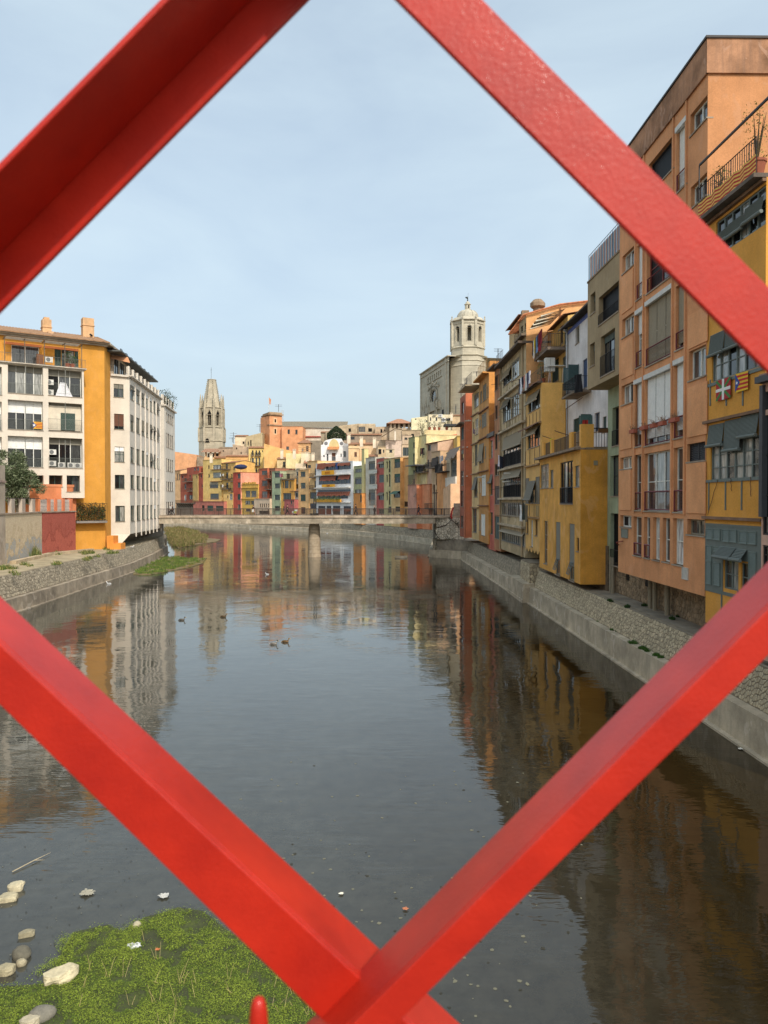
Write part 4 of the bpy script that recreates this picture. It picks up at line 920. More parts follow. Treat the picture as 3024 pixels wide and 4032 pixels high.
wins += sc([(588, 560, 737, 720, '2x1w pmm'), (590, 1110, 730, 1270, '2x1w pmv'), (487, 700, 566, 1180, '1x1w b.95,w X R.26'), (285, 900, 470, 1130, '1x1k D')], 6)
t = house('tall orange apartment block with white roller blinds and dark red balcony rails', FO, zb_o, zt_o, (206, 138, 88), wins, dep=16, rev=.25, roof='none', cat='apartment block', name='apartment_block', dirt=.28, side=(188, 126, 78))
mb = MB(); L = FO.L; B = FO.box
B(mb, -.0, L + .06, zt_o - 1.5, zt_o - .02, .003, .10); B(mb, L + .003, L + .1, zt_o - 1.5, zt_o, -16, .1)
mb.build('parapet_band', plaster((168, 120, 86), .95, 1.4), t)
mb = MB(); B(mb, -.1, L + .16, zt_o, zt_o + .1, -16.1, .16); mb.build('coping', flat((70, 66, 64), .7, name='coping'), t)
for c, rects in ((12, [(83, 205, 205, 610), (80, 925, 205, 1330), (66, 1660, 190, 2110), (803, 610, 1012, 985), (800, 1410, 1008, 1965)]), (13, [(60, 412, 182, 848), (783, 335, 992, 882)])):
    for (x0, y0, x1, y1) in rects:
        a = FO.c(c, x0, y0)[0]; b_ = FO.c(c, x1, y0)[0]; zt_ = FO.c(c, (x0 + x1) / 2, y0)[1]; zb_ = FO.c(c, (x0 + x1) / 2, y1)[1]
        mb = MB(); B(mb, a, b_, zb_, zt_, .002, .045); mb.build('panel', plaster((216, 148, 96), .2), t)
for i in range(1, 7):                                                     # slab nosings between the storeys
    pass
mb = MB()
for x0 in (212, 300, 612, 752):
    a = FO.c(13, x0, 500)[0]; B(mb, a, a + .16, zb_o + 3.6, zt_o - 1.5, .002, .07)
mb.build('pilaster', plaster((204, 138, 90), .3), t)
def vent(x0, y0, x1, y1, c=13, face=FO, col=(190, 186, 176)):
    a, b_ = face.c(c, x0, y0)[0], face.c(c, x1, y0)[0]; z1 = face.c(c, (x0 + x1) / 2, y0)[1]; z0 = face.c(c, (x0 + x1) / 2, y1)[1]
    louvre(face, a, b_, z0, z1, .004, t, col, 'vent', .06)
vent(735, 1468, 800, 1600); vent(77, 1048, 148, 1148, col=(120, 122, 108))
def pots(c, x, y, w, label, face=FO):
    u, z = face.c(c, x, y); q = face.p(u, z, .14); mb = MB(); face.box(mb, u - w / 2, u + w / 2, z - .2, z, .04, .26)
    t2 = thing('planter', label, 'planter', q, 'planters hung on the balcony rails'); mb.build('trough', flat((168, 92, 70), .8, name='terracotta'), t2)
    mb = MB(); rnd = random.Random(int(x))
    for k in range(26):
        a = face.p(u + rnd.uniform(-w / 2, w / 2), z, .15); e1 = a + Vector((rnd.uniform(-.2, .1), rnd.uniform(-.25, .25), rnd.uniform(-.3, .35)))
        mb.tube([a, (a + e1) / 2 + Vector((0, 0, .1)), e1], [.012, .01, .004], 3)
    mb.build('dry_plant', flat((142, 110, 84), .9, name='dry_stem'), t2)
pots(12, 228, 1900, .75, 'terracotta planter of dry stems on the narrow left rail of the third floor'); pots(12, 345, 1862, .75, 'left planter of the three on the wide rail of the blinds balcony')
pots(12, 452, 1838, .6, 'middle planter of the three on the wide rail of the blinds balcony'); pots(12, 548, 1812, .6, 'right planter of the three on the wide rail of the blinds balcony')
pots(12, 675, 1775, .85, 'terracotta planter on the right narrow rail of the white blinds floor')
mb = MB(); a = FO.c(13, 50, 1225); b2 = FO.c(13, 95, 1182); mb.tube([FO.p(a[0], a[1], .03), FO.p((a[0] + b2[0]) / 2, b2[1] - .1, .3), FO.p(b2[0], b2[1], .02)], .03, 5); mb.build('cable', flat((120, 50, 40), .6, name='cable'), t)
# stone basement and drain pipes below the orange block
bs = thing('basement_wall', 'old rubble basement wall under the overhanging orange block', 'wall', (15.9, 40, ZW))
mb = MB(); mb.box(15.7, 17.5, 25, 50.6, ZW - .2, 5.2); mb.build('wall_core', stone_mat((136, 116, 92), 'old_rubble', .6, 1.6), bs)
SIDE = 1
stones(bs, [(15.7, 29), (15.7, 50.6)], [(15.7, 29), (15.7, 50.6)], ZW + .02, 5.0, 0, 21.5, .3, stone_mat((150, 130, 104), 'old_rubble_stone', .55, 2.5), seed=51, asp=.8, proud=.03)
FBs = Face((15.7, 50.6), (15.7, 29))
mb = MB()
for (x, y0, y1, w) in ((150, 1560, 1640, .55), (360, 1620, 1700, .6)):
    u, z = FBs.c(13, x, y0); FBs.box(mb, u - w / 2, u + w / 2, 4.0, 4.75, .0, .06)
mb.build('opening', glass('v'), bs)  # near-black slabs paint the dark of openings onto the wall face
pipes = thing('drain_pipes', 'grey drain pipes coming down from the orange block to the walkway', 'pipe', (15, 40, ZW))
for (x, r_) in ((12, .1), (38, .1), (452, .13), (502, .13), (640, .14)):
    u, z = FBs.c(13, x, 1800); q = FBs.p(u, 0, .35)
    mb = MB(); mb.tube([(q.x, q.y, ZW), (q.x, q.y, 5.3)], r_, 10); mb.tube([(q.x, q.y, 4.0), (q.x, q.y, 4.12)], r_ * 1.18, 10); mb.build('pipe', flat((142, 132, 112), .8, name='pipe_paint'), pipes)

# ochre house with green blinds
FH = Face((14.3, 32.88), (14.47, 28.2))
zb_h = FH.uz(2778, 2450)[1]; zt_h = FH.uz(2774 + 6, 885)[1]
G1 = (108, 116, 112)
COL['G'] = (104, 114, 110)
# walls stay clear of the window bands, which are glazed timber screens
bands = sc([(1055, 935, 1600, 1300, '6x2G pccdcdc l')], 12) + sc([(1040, 75, 1574, 515, '6x3G pccmccm l'), (1180, 1385, 1340, 1710, '2x2G pmc l'), (1368, 1420, 1448, 1740, '1x2G pd l')], 13) + sc([(775, 1290, 1140, 1560, '6x2G pdmdcdm l')], 6)
t = house('narrow ochre house with grey green roll blinds and two flags', FH, zb_h, zt_h, (206, 142, 52), bands, dep=14, rev=.12, roof='none', dirt=.15, name='ochre_house')
B = FH.box
mb = MB(); L = FH.L
B(mb, .0, L, FH.c(13, 1280, 1010)[1] - .0, FH.c(13, 1280, 985)[1], .0, .02)
mb.build('band', plaster((206, 142, 52), .2), t)
def roll(c, x0, x1, yt, yb, tilt=.25, face=FH, th=t):
    xm = (x0 + x1) / 2; a, b_ = face.c(c, x0, yt)[0], face.c(c, x1, yt)[0]; z1 = face.c(c, xm, yt)[1]; z0 = face.c(c, xm, yb)[1]
    blind(face, a, b_, z1, z0, .03, th, G1, tilt, True, 'roll_blind', .05)
roll(12, 1045, 1205, 850, 1070, .1); roll(12, 1205, 1400, 800, 990, .05); roll(12, 1400, 1580, 740, 950, .05)
roll(12, 1030, 1195, 1840, 2060, .1); roll(12, 1200, 1375, 1790, 2110, .06); roll(12, 1378, 1575, 1735, 1960, .12)
roll(6, 770, 870, 1490, 1570, .1); roll(6, 870, 985, 1400, 1500, .1); roll(6, 990, 1130, 1280, 1390, .1)
for (c, x0, x1, ya, yb) in ((13, 990, 1575, 1005, 1030), (13, 1030, 1574, 505, 535), (12, 1045, 1600, 1310, 1345)):
    mb = MB(); xm = (x0 + x1) / 2; z1 = FH.c(c, xm, ya)[1]; z0 = FH.c(c, xm, yb)[1]; B(mb, .02, L - .02, z0, z1, .003, .05); mb.build('rail', flat(COL['G'], .6, name='green_timber'), t)
for (c, xs, ya, yb) in ((13, (1024, 1205, 1380), 530, 848), (13, (1163, 1340), 1715, 2080), (12, (1040, 1215, 1393), 1360, 1640)):
    for x in xs:
        mb = MB(); u, z1 = FH.c(c, x, ya); z0 = FH.c(c, x, yb)[1]; B(mb, u - .035, u + .035, z0, z1, .002, .04); mb.build('batten', flat(COL['G'], .6, name='green_timber'), t)
# louvred screen on the lowest storey
z0, z1 = FH.c(13, 1280, 1790)[1], FH.c(13, 1280, 1010)[1]
mb = MB()
u_a, u_b = FH.c(13, 1175, 1500)[0], FH.c(13, 1452, 1500)[0]; zt2 = FH.c(13, 1310, 1385)[1]; zb2 = FH.c(13, 1310, 1760)[1]
B(mb, .01, L - .01, zt2, z1, .002, .03); B(mb, .01, u_a, z0, zt2, .002, .03); B(mb, u_b, L - .01, z0, zt2, .002, .03); B(mb, u_a, u_b, z0, zb2, .002, .03)
mb.build('timber_screen', flat(COL['G'], .6, name='green_timber'), t)
for (x0, x1, ya, yb) in ((998, 1075, 1045, 1165), (1078, 1155, 1050, 1175), (1178, 1252, 1055, 1195), (1256, 1332, 1060, 1200), (1362, 1448, 1072, 1215), (1455, 1545, 1080, 1222),
                         (1000, 1062, 1230, 1400), (1082, 1150, 1240, 1305), (1000, 1058, 1400, 1650), (1083, 1153, 1415, 1668), (1465, 1545, 1300, 1720)):
    a, b_ = FH.c(13, x0, ya)[0], FH.c(13, x1, ya)[0]; louvre(FH, a, b_, FH.c(13, (x0 + x1) / 2, yb)[1], FH.c(13, (x0 + x1) / 2, ya)[1], .031, t, (108, 122, 118), 'louvre_panel', .07, .04)
roll(13, 1150, 1325, 1245, 1350, .3); roll(13, 1330, 1445, 1270, 1375, .28)
for c, x0, x1, y in ((13, 975, 1575, 940), (12, 1000, 1580, 1760), (6, 690, 1150, 1290)):
    mb = MB(); z = FH.c(c, (x0 + x1) / 2, y)[1]; B(mb, -.1, L + .02, z - .06, z + .06, .003, .16); mb.build('ledge', plaster((120, 92, 70), .6), t)
# roof terrace: slab, railing with a striped cloth, potted plants
mb = MB(); B(mb, -.5, L, zt_h, zt_h + .16, -14, .5); mb.build('terrace_slab', plaster((92, 84, 76), .6), t)
zt2 = zt_h + .16
railing(FH, -.0, L, zt2, 1.35, .4, t, 'k', .17, r=.016); mb = MB(); B(mb, .0, L + 1, zt2 + 2.35, zt2 + 2.43, .34, .42); mb.tube([FH.p(0, zt2, .4), FH.p(0, zt2 + 2.35, .4)], .03, 5); mb.build('awning_frame', flat((30, 30, 32), .5, name='black_metal'), t)
fl = thing('striped_cloth', 'long red and yellow striped cloth tied along the terrace railing', 'cloth', FH.p(L / 2, zt2, .45))
n = 12; zc = [zt2 + .02 + k * .075 for k in range(10)]; mb = MB()
for k in range(9):
    mb.m = k % 2
    for i in range(n):
        u0_, u1_ = L * i / n, L * (i + 1) / n; w_ = lambda i: .44 + .03 * math.sin(i * 1.9); s_ = lambda i: .07 * math.sin(i * math.pi / 2) ** 2
        mb.poly([FH.p(u0_, zc[k] - s_(i), w_(i)), FH.p(u1_, zc[k] - s_(i + 1), w_(i + 1)), FH.p(u1_, zc[k + 1] - s_(i + 1), w_(i + 1)), FH.p(u0_, zc[k + 1] - s_(i), w_(i))])
mb.build('cloth', [flat((222, 178, 88), .8, name='yellow_cloth'), flat((176, 50, 40), .8, name='red_cloth')], fl)
def plant(x, y, z, h, r, label, col=(92, 104, 52), n=160, pot=True, leaf=.06, group=None, shape=1.0, name='potted_plant'):
    t2 = thing(name, label, 'plant', (x, y, z), group); rnd = random.Random(int(x * 77 + z * 13))
    if pot:
        mb = MB(); mb.lathe((x, y, z), [(r * .35, 0), (r * .5, r * .75), (r * .54, r * .75), (r * .54, r * .9)], 10); mb.build('pot', flat((150, 86, 62), .8, name='terracotta'), t2)
    mb = MB(); b0 = r * .8 if pot else 0
    for k in range(5): mb.tube([(x, y, z + b0), (x + rnd.uniform(-r, r) * .7, y + rnd.uniform(-r, r) * .7, z + h * .85)], [.02 * h, .008], 4)
    mb.build('stem', flat((84, 70, 50), .9, name='bark'), t2)
    mb = MB()
    for k in range(n):
        a = rnd.uniform(0, 6.28); q = r * math.sqrt(rnd.random()); zz = z + b0 + (h - b0) * rnd.random() ** .8
        q *= (1 - .5 * abs((zz - z) / h - .5) * shape); c = Vector((x + q * math.cos(a), y + q * math.sin(a), zz))
        mb.poly([c + Vector((rnd.uniform(-leaf, leaf), rnd.uniform(-leaf, leaf), rnd.uniform(-leaf, leaf))) for _ in range(3)])
    mb.build('leaves', leaf_mat(col), t2, kind='stuff'); return t2
q = FH.p(1.1, zt2, -.0); plant(q.x, q.y, zt2 + .55, 1.2, .45, 'straggly flowering plant in a terracotta pot behind the terrace railing', (120, 110, 60), 220)
q = FH.p(3.6, zt2, -.2); plant(q.x, q.y, zt2 + .3, 2.8, .7, 'tall feathery plant at the right end of the ochre terrace', (128, 122, 62), 420, leaf=.05)
# flags
def flag(c, x0, x1, y0l, y1l, y0r, y1r, label, kind):
    a = FH.c(c, x0, y0l); b_ = FH.c(c, x1, y0r); z0a = FH.c(c, x0, y1l)[1]; z0b = FH.c(c, x1, y1r)[1]; d = .09
    P4 = lambda s, v: FH.p(a[0] + (b_[0] - a[0]) * s, (a[1] + (b_[1] - a[1]) * s) * (1 - v) + (z0a + (z0b - z0a) * s) * v, d)
    t2 = thing('flag', label, 'flag', P4(.5, .5), 'flags hung on the ochre house')
    def pl(pts, col, lift, nm):
        mb = MB(); mb.poly([P4(s, v) + Vector((FH.n.x, FH.n.y, 0)) * lift for s, v in pts]); mb.build(nm, flat(col, .75, var=.06, name='flag_cloth'), t2)
    if kind == 'cross':
        pl([(0, 0), (1, 0), (1, 1), (0, 1)], (170, 36, 44), 0, 'field')
        w = .075
        pl([(0, 0), (w * 1.3, 0), (1, 1 - w * 1.3), (1, 1), (1 - w * 1.3, 1), (0, w * 1.3)], (66, 122, 60), .004, 'green_saltire')
        pl([(1, 0), (1, w * 1.3), (w * 1.3, 1), (0, 1), (0, 1 - w * 1.3), (1 - w * 1.3, 0)], (66, 122, 60), .006, 'green_saltire')
        pl([(.5 - w, 0), (.5 + w, 0), (.5 + w, 1), (.5 - w, 1)], (228, 228, 224), .009, 'white_cross'); pl([(0, .5 - w), (1, .5 - w), (1, .5 + w), (0, .5 + w)], (228, 228, 224), .011, 'white_cross')
    else:
        pl([(0, 0), (1, 0), (1, 1), (0, 1)], (226, 182, 44), 0, 'field')
        for k in range(4): v = (2 * k + 1) / 9; pl([(0, v), (1, v), (1, v + 1 / 9), (0, v + 1 / 9)], (190, 40, 36), .004, 'stripe')
        pl([(0, 0), (.36, .5), (0, 1)], (44, 78, 150), .008, 'blue_triangle')
        st_ = [(.135 + (.075 if k % 2 == 0 else .03) * math.sin(k * math.pi / 5) * 1.5, .5 - (.075 if k % 2 == 0 else .03) * math.cos(k * math.pi / 5) * 1.5) for k in range(10)]
        pl(st_, (235, 235, 235), .012, 'star')
flag(12, 1120, 1278, 1378, 1597, 1325, 1552, 'red flag with white cross over green diagonals below the ochre house window', 'cross')
flag(12, 1330, 1468, 1300, 1502, 1262, 1462, 'striped yellow and red flag with starred blue triangle', 'star')

t = bpy.data.objects['ochre_house']
for x, y0, y1, dx in ((1130, 520, 900, -110), (1270, 500, 640, 10), (1485, 490, 700, 4)):
    a = FH.c(13, x, y0); b_ = FH.c(13, x + dx, y1); mb = MB(); pts = [FH.p(a[0] + (b_[0] - a[0]) * k / 6 + .03 * math.sin(k * 2.2), a[1] + (b_[1] - a[1]) * k / 6, .06) for k in range(7)]; mb.tube(pts, .014, 4); mb.build('cord', flat((96, 70, 50), .8, name='cord'), t)
# pinkish house at the right edge
FP = Face((14.35, 28.15), (14.7, 20))
t = house('pinkish house with dark grey screens at the right edge of the photo', FP, FP.uz(3024, 2500)[1] - 1, FP.c(12, 1620, 1345)[1], (196, 158, 138), [(1606, 1720, 1900, 3050, '3x3k pdmd l', 12), (1606, 1460, 1900, 1660, '3x1k pvv l', 12), (1600, 1240, 1900, 1560, '3x3k pdmd l', 13)], dep=12, rev=.1, name='pinkish_house')
mb = MB(); B = FP.box; B(mb, -.0, .22, FP.c(13, 1590, 920)[1], FP.c(12, 1590, 1430)[1], -.3, .12); B(mb, -.02, FP.L, FP.c(12, 1620, 1400)[1], FP.c(12, 1620, 1330)[1], .002, .3)
mb.build('trim', flat((70, 72, 76), .6, name='dark_trim'), t)

# olive and green house beyond the orange block
FOl = Face((14.0, 51.1), (14.12, 44.62))
zb_ol = FOl.c(10, 890, 1640)[1]; zt_ol = FOl.uz(2318, 1113)[1]
t = house('olive house with a dark loggia whose upper floors overhang a green wall', FOl, zb_ol, zt_ol, (150, 132, 98),
          [(945, -120, 1035, 245, '1x1k pd b.35,g', 10), (1095, -190, 1458, 335, '1x1k D r.36', 10), (935, 790, 1022, 1200, '1x1k pd b.3,g', 10), (1130, 595, 1388, 1340, '3x1k pmdm r.5 b.17,g', 10),
           ], dep=12, rev=.35, roof='none', name='olive_house', side=(150, 132, 98))
mb = MB(); FOl.box(mb, -.05, FOl.L, zt_ol, zt_ol + .12, -12, .05); mb.build('roof_edge', plaster((120, 104, 80), .4), t)
for cc, i0 in (((120, 168, 200), 0), ((206, 202, 196), 1), ((206, 150, 130), 2)):
    mb = MB(); n = 36
    for k in range(n):
        if k % 3 == i0: FOl.box(mb, FOl.L * k / n + .02, FOl.L * (k + 1) / n - .02, zt_ol + .2, zt_ol + 1.75, -.12, -.1)
    mb.build('striped_screen', flat(cc, .7, name='screen_cloth'), t)
railing(FOl, 0, FOl.L, zt_ol + .12, 1.75, -.06, t, 'k', .3)
FGr = Face((15.4, 51.05), (15.4, 44.62))
zb_g = FGr.uz(2400, 2222)[1]
house('pale green wall with tall dark windows below the olive overhang', FGr, zb_g, zb_ol - .01, (142, 160, 128), [(1310, -160, 1475, 445, '1x1k D r.4', 11), (1275, 600, 1475, 1235, '2x2k pmm', 11), (1280, 1510, 1475, 2330, '1x1k D r.3', 11)], dep=8, rev=.3, roof='none', name='green_house')

# yellow box house with a terrace
FY = Face((13.56, 64.5), (13.56, 51.1)); zb_y = 3.32; zt_y = FY.uz(2286, 1745 + 25)[1]
yw = [(190, 745, 318, 1110, '2x3t pcc', 11), (340, 832, 392, 1108, '1x2y pc', 11), (500, 700, 696, 1355, '4x1k pdwdm r.38', 11), (725, 765, 797, 1092, '1x2y pc', 11),
      (247, 1622, 300, 2290, '1x3t pm', 11), (427, 1640, 500, 2560, '1x1t b.72,n pm', 11), (638, 1668, 720, 2650, '1x1t b.75,n pm', 11), (752, 1885, 788, 2095, '1x1b D', 11)]
t = house('saffron yellow box house hanging over the quay, with a pillared roof terrace', FY, zb_y, zt_y, (224, 160, 66), yw, dep=2.6, rev=.14, roof='none', name='yellow_box_house', side=(216, 146, 48), dirt=.45)
FYs = Face((13.56, 51.1), (16.2, 51.1)); B = FY.box
mb = MB(); B(mb, -.3, FY.L + .02, zt_y, zt_y + .12, -.3, .45); n = 60; 
for k in range(n): u = -.3 + (FY.L + .3) * k / n; mb.tube([FY.p(u, zt_y + .1, .45), FY.p(u, zt_y + .2, -.2)], .09, 5)
mb.build('tiled_eave', tile_mat((140, 122, 104)), t)
mb = MB(); FYs.box(mb, .35, 2.6, zt_y, zt_y + .15, -.35, .02); mb.build('weathered_cap', stone_mat((150, 130, 104), 'cap', .5, 3.0), t)
for (x, w) in ((220, .75), (350, .7), (648, .75)):
    u = FY.c(11, x, 600)[0]; zt2 = zt_y + 1.45; mb = MB(); B(mb, u - w / 2, u + w / 2, zt_y + .12, zt2, -.35, -.02); mb.build('terrace_pillar', plaster((224, 160, 66), .3), t)
mb = MB(); B(mb, FY.L - .45, FY.L, zt_y + .12, zt_y + 1.75, -.9, -.02); mb.build('terrace_pillar', plaster((224, 160, 66), .3), t)
railing(FY, .3, FY.L - .5, zt_y + .12, 1.2, -.2, t, (110, 90, 62), .16, r=.016); railing(FYs, .9, 2.6, zt_y + .12, 1.35, -.1, t, 'k', .17, r=.02)
mb = MB(); FYs.box(mb, 1.2, 2.1, zt_y + 1.15, zt_y + 1.42, -.04, .16); mb.build('flower_box', flat((110, 76, 46), .9, name='wicker'), t)
mb = MB(); u, z = FYs.c(11, 1048, 722); FYs.box(mb, u - .14, u + .14, z - .16, z + .16, .002, .03); mb.build('vent', flat((140, 132, 110), .7, name='vent'), t)
for (x, y0, y1) in ((1240, 1340, 1380), (1385, 1360, 1400)): pass
for (cx_, y) in ((460, 2230), (676, 2290)):   # the two windows tilted open low down
    u, z = FY.c(11, cx_, y); mb = MB(); w = .75
    a, b_, c_, d_ = FY.p(u - w / 2, z + .1, .02), FY.p(u + w / 2, z + .1, .02), FY.p(u + w / 2, z - .75, .3), FY.p(u - w / 2, z - .75, .3)
    for p, q in ((a, b_), (b_, c_), (c_, d_), (d_, a), ((a + b_) / 2, (c_ + d_) / 2), ((a + d_) / 2, (b_ + c_) / 2)): mb.tube([p, q], .03, 4)
    mb.build('tilted_sash', flat(COL['y'], .6), t)
def table(x, y, z, label):
    t2 = thing('terrace_table', label, 'table', (x, y, z)); mb = MB(); mb.lathe((x, y, z), [(.42, .72), (.42, .75)], 14); mb.build('top', flat((52, 40, 36), .6, name='iron'), t2)
    for s in (-1, 1):
        mb = MB(); mb.tube([(x, y + s * .3, z), (x, y + s * .12, z + .35), (x, y + s * .3, z + .72)], .02, 5); mb.build('leg', flat((52, 40, 36), .6, name='iron'), t2)
q = FY.p(FY.c(11, 545, 500)[0], 0, -.9); table(q.x, q.y, zt_y + .12, 'round dark iron table on the terrace of the yellow box house')
def cloth(p0, p1, n, h, cols, labels, group='washing hung out to dry', seed=1, wob=.06):
    """garments pegged along a line from p0 to p1, each its own thing"""
    rnd = random.Random(seed); p0, p1 = Vector(p0), Vector(p1); dv = (p1 - p0) / n
    for k in range(n):
        a = p0 + dv * (k + .08); b_ = p0 + dv * (k + .92); hh = h * rnd.uniform(.65, 1.15); mb = MB(); m_ = 5
        s = Vector((-dv.y, dv.x, 0)).normalized()
        taper = rnd.uniform(-.15, .2)
        g_ = [[(a.lerp(b_, .5 + (i / m_ - .5) * (1 - taper * j / m_)) + Vector((0, 0, -hh * j / m_)) + s * (wob * math.sin(i * 2.1 + k * 2 + j * .6))) for i in range(m_ + 1)] for j in range(m_ + 1)]
        for j in range(m_):
            for i in range(m_): mb.poly([g_[j][i], g_[j][i + 1], g_[j + 1][i + 1], g_[j + 1][i]])
        o = mb.build('garment', flat(cols[k % len(cols)], .9, var=.2, name='cloth'), org=a); tag(o, labels[k % len(labels)], 'laundry', group); o.data.polygons.foreach_set('use_smooth', [True] * len(o.data.polygons))
q = PY(*S(11, 835, 55), 51.6); cloth(q, q + Vector((.45, 0, 0)), 1, 1.0, [(150, 44, 38)], ['red garment hanging over the pillar of the yellow box terrace'], seed=3)
mb = MB(); q = FY.p(FY.c(11, 545, 350)[0], zt_y + .12, -.2); mb.tube([q, q + Vector((0, 0, 3.3)), q + Vector((0, -4.6, 3.5))], .03, 5)
for x in (300, 500): q = FY.p(FY.c(11, x, 340)[0], zt_y + 1.6, -.2); mb.tube([q + Vector((-.5, .6, .3)), q + Vector((.6, -.6, -.25))], .03, 4)
mb.build('clothes_pole', flat((92, 62, 44), .7, name='rust'), t)
q = PY(*S(11, 330, 345), 60.5); cloth(q, q + Vector((.35, -.2, 0)), 1, .9, [(214, 200, 60)], ['yellow bag hanging from a pole on the yellow box terrace'], seed=5)

# white and blue house behind, with green shutters
FW = Face((16.0, 64.6), (16.0, 51.4))
zt_w = FW.c(10, 610, 500)[1]
t = house('white house with blue trim, green shutters and a small balcony behind the yellow box', FW, zt_y - 1, zt_w, (214, 216, 218),
          [(675, 490, 745, 790, '2x1t pmm', 10), (655, 1190, 735, 1620, '2x1B pmm', 10), (808, 1080, 885, 1600, '2x1B L', 10), (700, 30, 790, 250, '2x1g L', 11), (1030, -60, 1110, 230, '1x1B pm', 11), (1160, 0, 1215, 240, '1x1g L', 11)],
          dep=6, rev=.2, roof='none', name='white_house', side=(205, 208, 214))
mb = MB(); tiles(mb, FW, -.6, FW.L + .1, zt_w + .1, .75, -5, 1.6); mb.build('roof', tile_mat((92, 84, 78)), t)
mb = MB(); FW.box(mb, 0, FW.L, zt_w - .35, zt_w, .002, .03); mb.build('blue_band', flat((92, 108, 170), .7, name='blue_paint'), t)
mb = MB(); p = FW.p(.06, 0, .12); mb.tube([(p.x, p.y, zt_y - 1), (p.x, p.y, zt_w - .2), (p.x - .3, p.y, zt_w + .1)], .08, 8); mb.build('drainpipe', flat((190, 192, 192), .6, name='pipe'), t)
uB, zB = FW.c(10, 800, 1700); zB -= .1
mb = MB(); FW.box(mb, uB - 1.8, uB + 2.6, zB - .15, zB, .0, 1.25); mb.build('balcony_slab', plaster((120, 108, 92), .7), t)
railing(FW, uB - 1.7, uB + 2.5, zB, 1.1, 1.2, t, 'k', ends=1.2)
for (x, yt, yb, w, an) in ((660, 1230, 1640, -.9, 1.3), (735, 1180, 1500, .9, 1.4)):
    u = FW.c(10, x, yt)[0]; swing(FW, u, FW.c(10, x, yb)[1], FW.c(10, x, yt)[1], w, an, t, (74, 98, 100))
for (x, yt, yb, w, an) in ((900, 20, 240, -1.0, 1.2), (880, 5, 230, .8, 1.5)):
    u = FW.c(11, x + 100, yt)[0]; swing(FW, u, FW.c(11, x, yb)[1], FW.c(11, x, yt)[1], w, an, t, (70, 98, 92))
q = PY(*S(10, 640, 1370), 57); cloth(q, q + Vector((.5, -.8, 0)), 1, 1.7, [(24, 24, 28)], ['long black garment hanging at the white house balcony'], seed=7)
# ------------------------------------------------------------ right bank, middle distance: the row between the yellow box and the bridge
RL = [(13.75, 63), (13.6, 71), (13.4, 85), (13.1, 93), (12.9, 100.6), (12.55, 108), (12.2, 114)]
def rl(p0, p1, o=0):
    f = Face(hit(p0, RL), hit(p1, RL)); return Face((f.A + f.n * o), (f.B + f.n * o)) if o else f
def ledge(face, t, c, x, y, u0=0, u1=None, h=.14, d=.22, rgb=(150, 134, 108)):
    mb = MB(); z = face.c(c, x, y)[1]; face.box(mb, u0 - .02, (u1 or face.L) + .02, z - h / 2, z + h / 2, .003, d); mb.build('ledge', plaster(rgb, .7), t)
def poles(face, t, spots, c):
    for k, (x, y) in enumerate(spots):
        u, z = face.c(c, x, y); a = face.p(u, z, 0); mb = MB(); mb.tube([a, a + Vector((face.n.x * 1.6, face.n.y * 1.6 + .5, -.35 + .3 * (k % 3)))], .022, 4); mb.build('drying_pole', flat((70, 62, 54), .7, name='rust'), t)
def spout(face, t, spots, c, rgb=(205, 200, 186)):
    for x, y in spots:
        u, z = face.c(c, x, y); a = face.p(u, z, 0); mb = MB(); mb.tube([a, a + Vector((face.n.x * .9, face.n.y * .9, -.03))], .085, 8); mb.build('spout', flat(rgb, .7, name='pipe'), t)
def seams(face, t, c, rects, n, rgb=(120, 100, 70)):
    for (x0, x1, y0, y1) in rects:
        a, b_ = face.c(c, x0, y0)[0], face.c(c, x1, y0)[0]; xm = (x0 + x1) / 2; z1, z0 = face.c(c, xm, y0)[1], face.c(c, xm, y1)[1]
        for k in range(n + 1):
            mb = MB(); u = a + (b_ - a) * k / n; face.box(mb, u - .035, u + .035, z0, z1, .002, .05); mb.build('batten', plaster(rgb, .5, name='batten_plaster'), t)

# scalloped yellow house next to the box house
F7 = Face(hit(2070.5, RL), (13.7, 64.55)); zt7 = F7.c(8, 1430, 1052)[1]; zb7 = F7.c(9, 1380, 1975)[1]
t = house('mustard yellow house with grey roll blinds, scalloped lower edge and a washing terrace', F7, zb7, zt7, (216, 170, 94),
          [(1200, 1215, 1412, 1545, '4x1y b.55,t,.35 pdvmc', 8), (1190, 1850, 1412, 2215, '4x2y b.4,t,.5 pmmdc', 8), (1215, 855, 1342, 1112, '3x1y pvmd', 9),
           (1165, 1405, 1200, 1665, '1x1b pd', 9), (1240, 1420, 1282, 1900, '1x2w pw', 9), (1325, 1420, 1365, 1700, '1x1b pd', 9)], dep=7, roof='none', name='mustard_house', side=(228, 172, 84), dirt=.3)
B = F7.box; L = F7.L
a, b_ = F7.c(9, 1160, 800)[0], F7.c(9, 1410, 800)[0]; z1, z0 = F7.c(9, 1285, 645)[1], F7.c(9, 1285, 1125)[1]; w0, w1 = F7.c(9, 1215, 800)[0], F7.c(9, 1342, 800)[0]
for (p, q) in ((a, w0 - .02), (w1 + .02, b_)): louvre(F7, p, q, z0, z1, .01, t, (116, 108, 92), 'louvre_panel', .1)
blind(F7, w0 - .05, w1 + .05, z1 - .3, z1 - 2.0, .06, t, 'n', .5, True)
louvre(F7, F7.c(9, 1342, 1200)[0], F7.c(9, 1400, 1200)[0], F7.c(9, 1370, 1350)[1], F7.c(9, 1370, 1150)[1], .01, t, (168, 140, 84), 'louvre_panel', .16)
seams(F7, t, 8, [(1170, 1415, 1600, 1830)], 4); seams(F7, t, 9, [(1150, 1410, 130, 400), (1150, 1395, 1150, 1350)], 3)
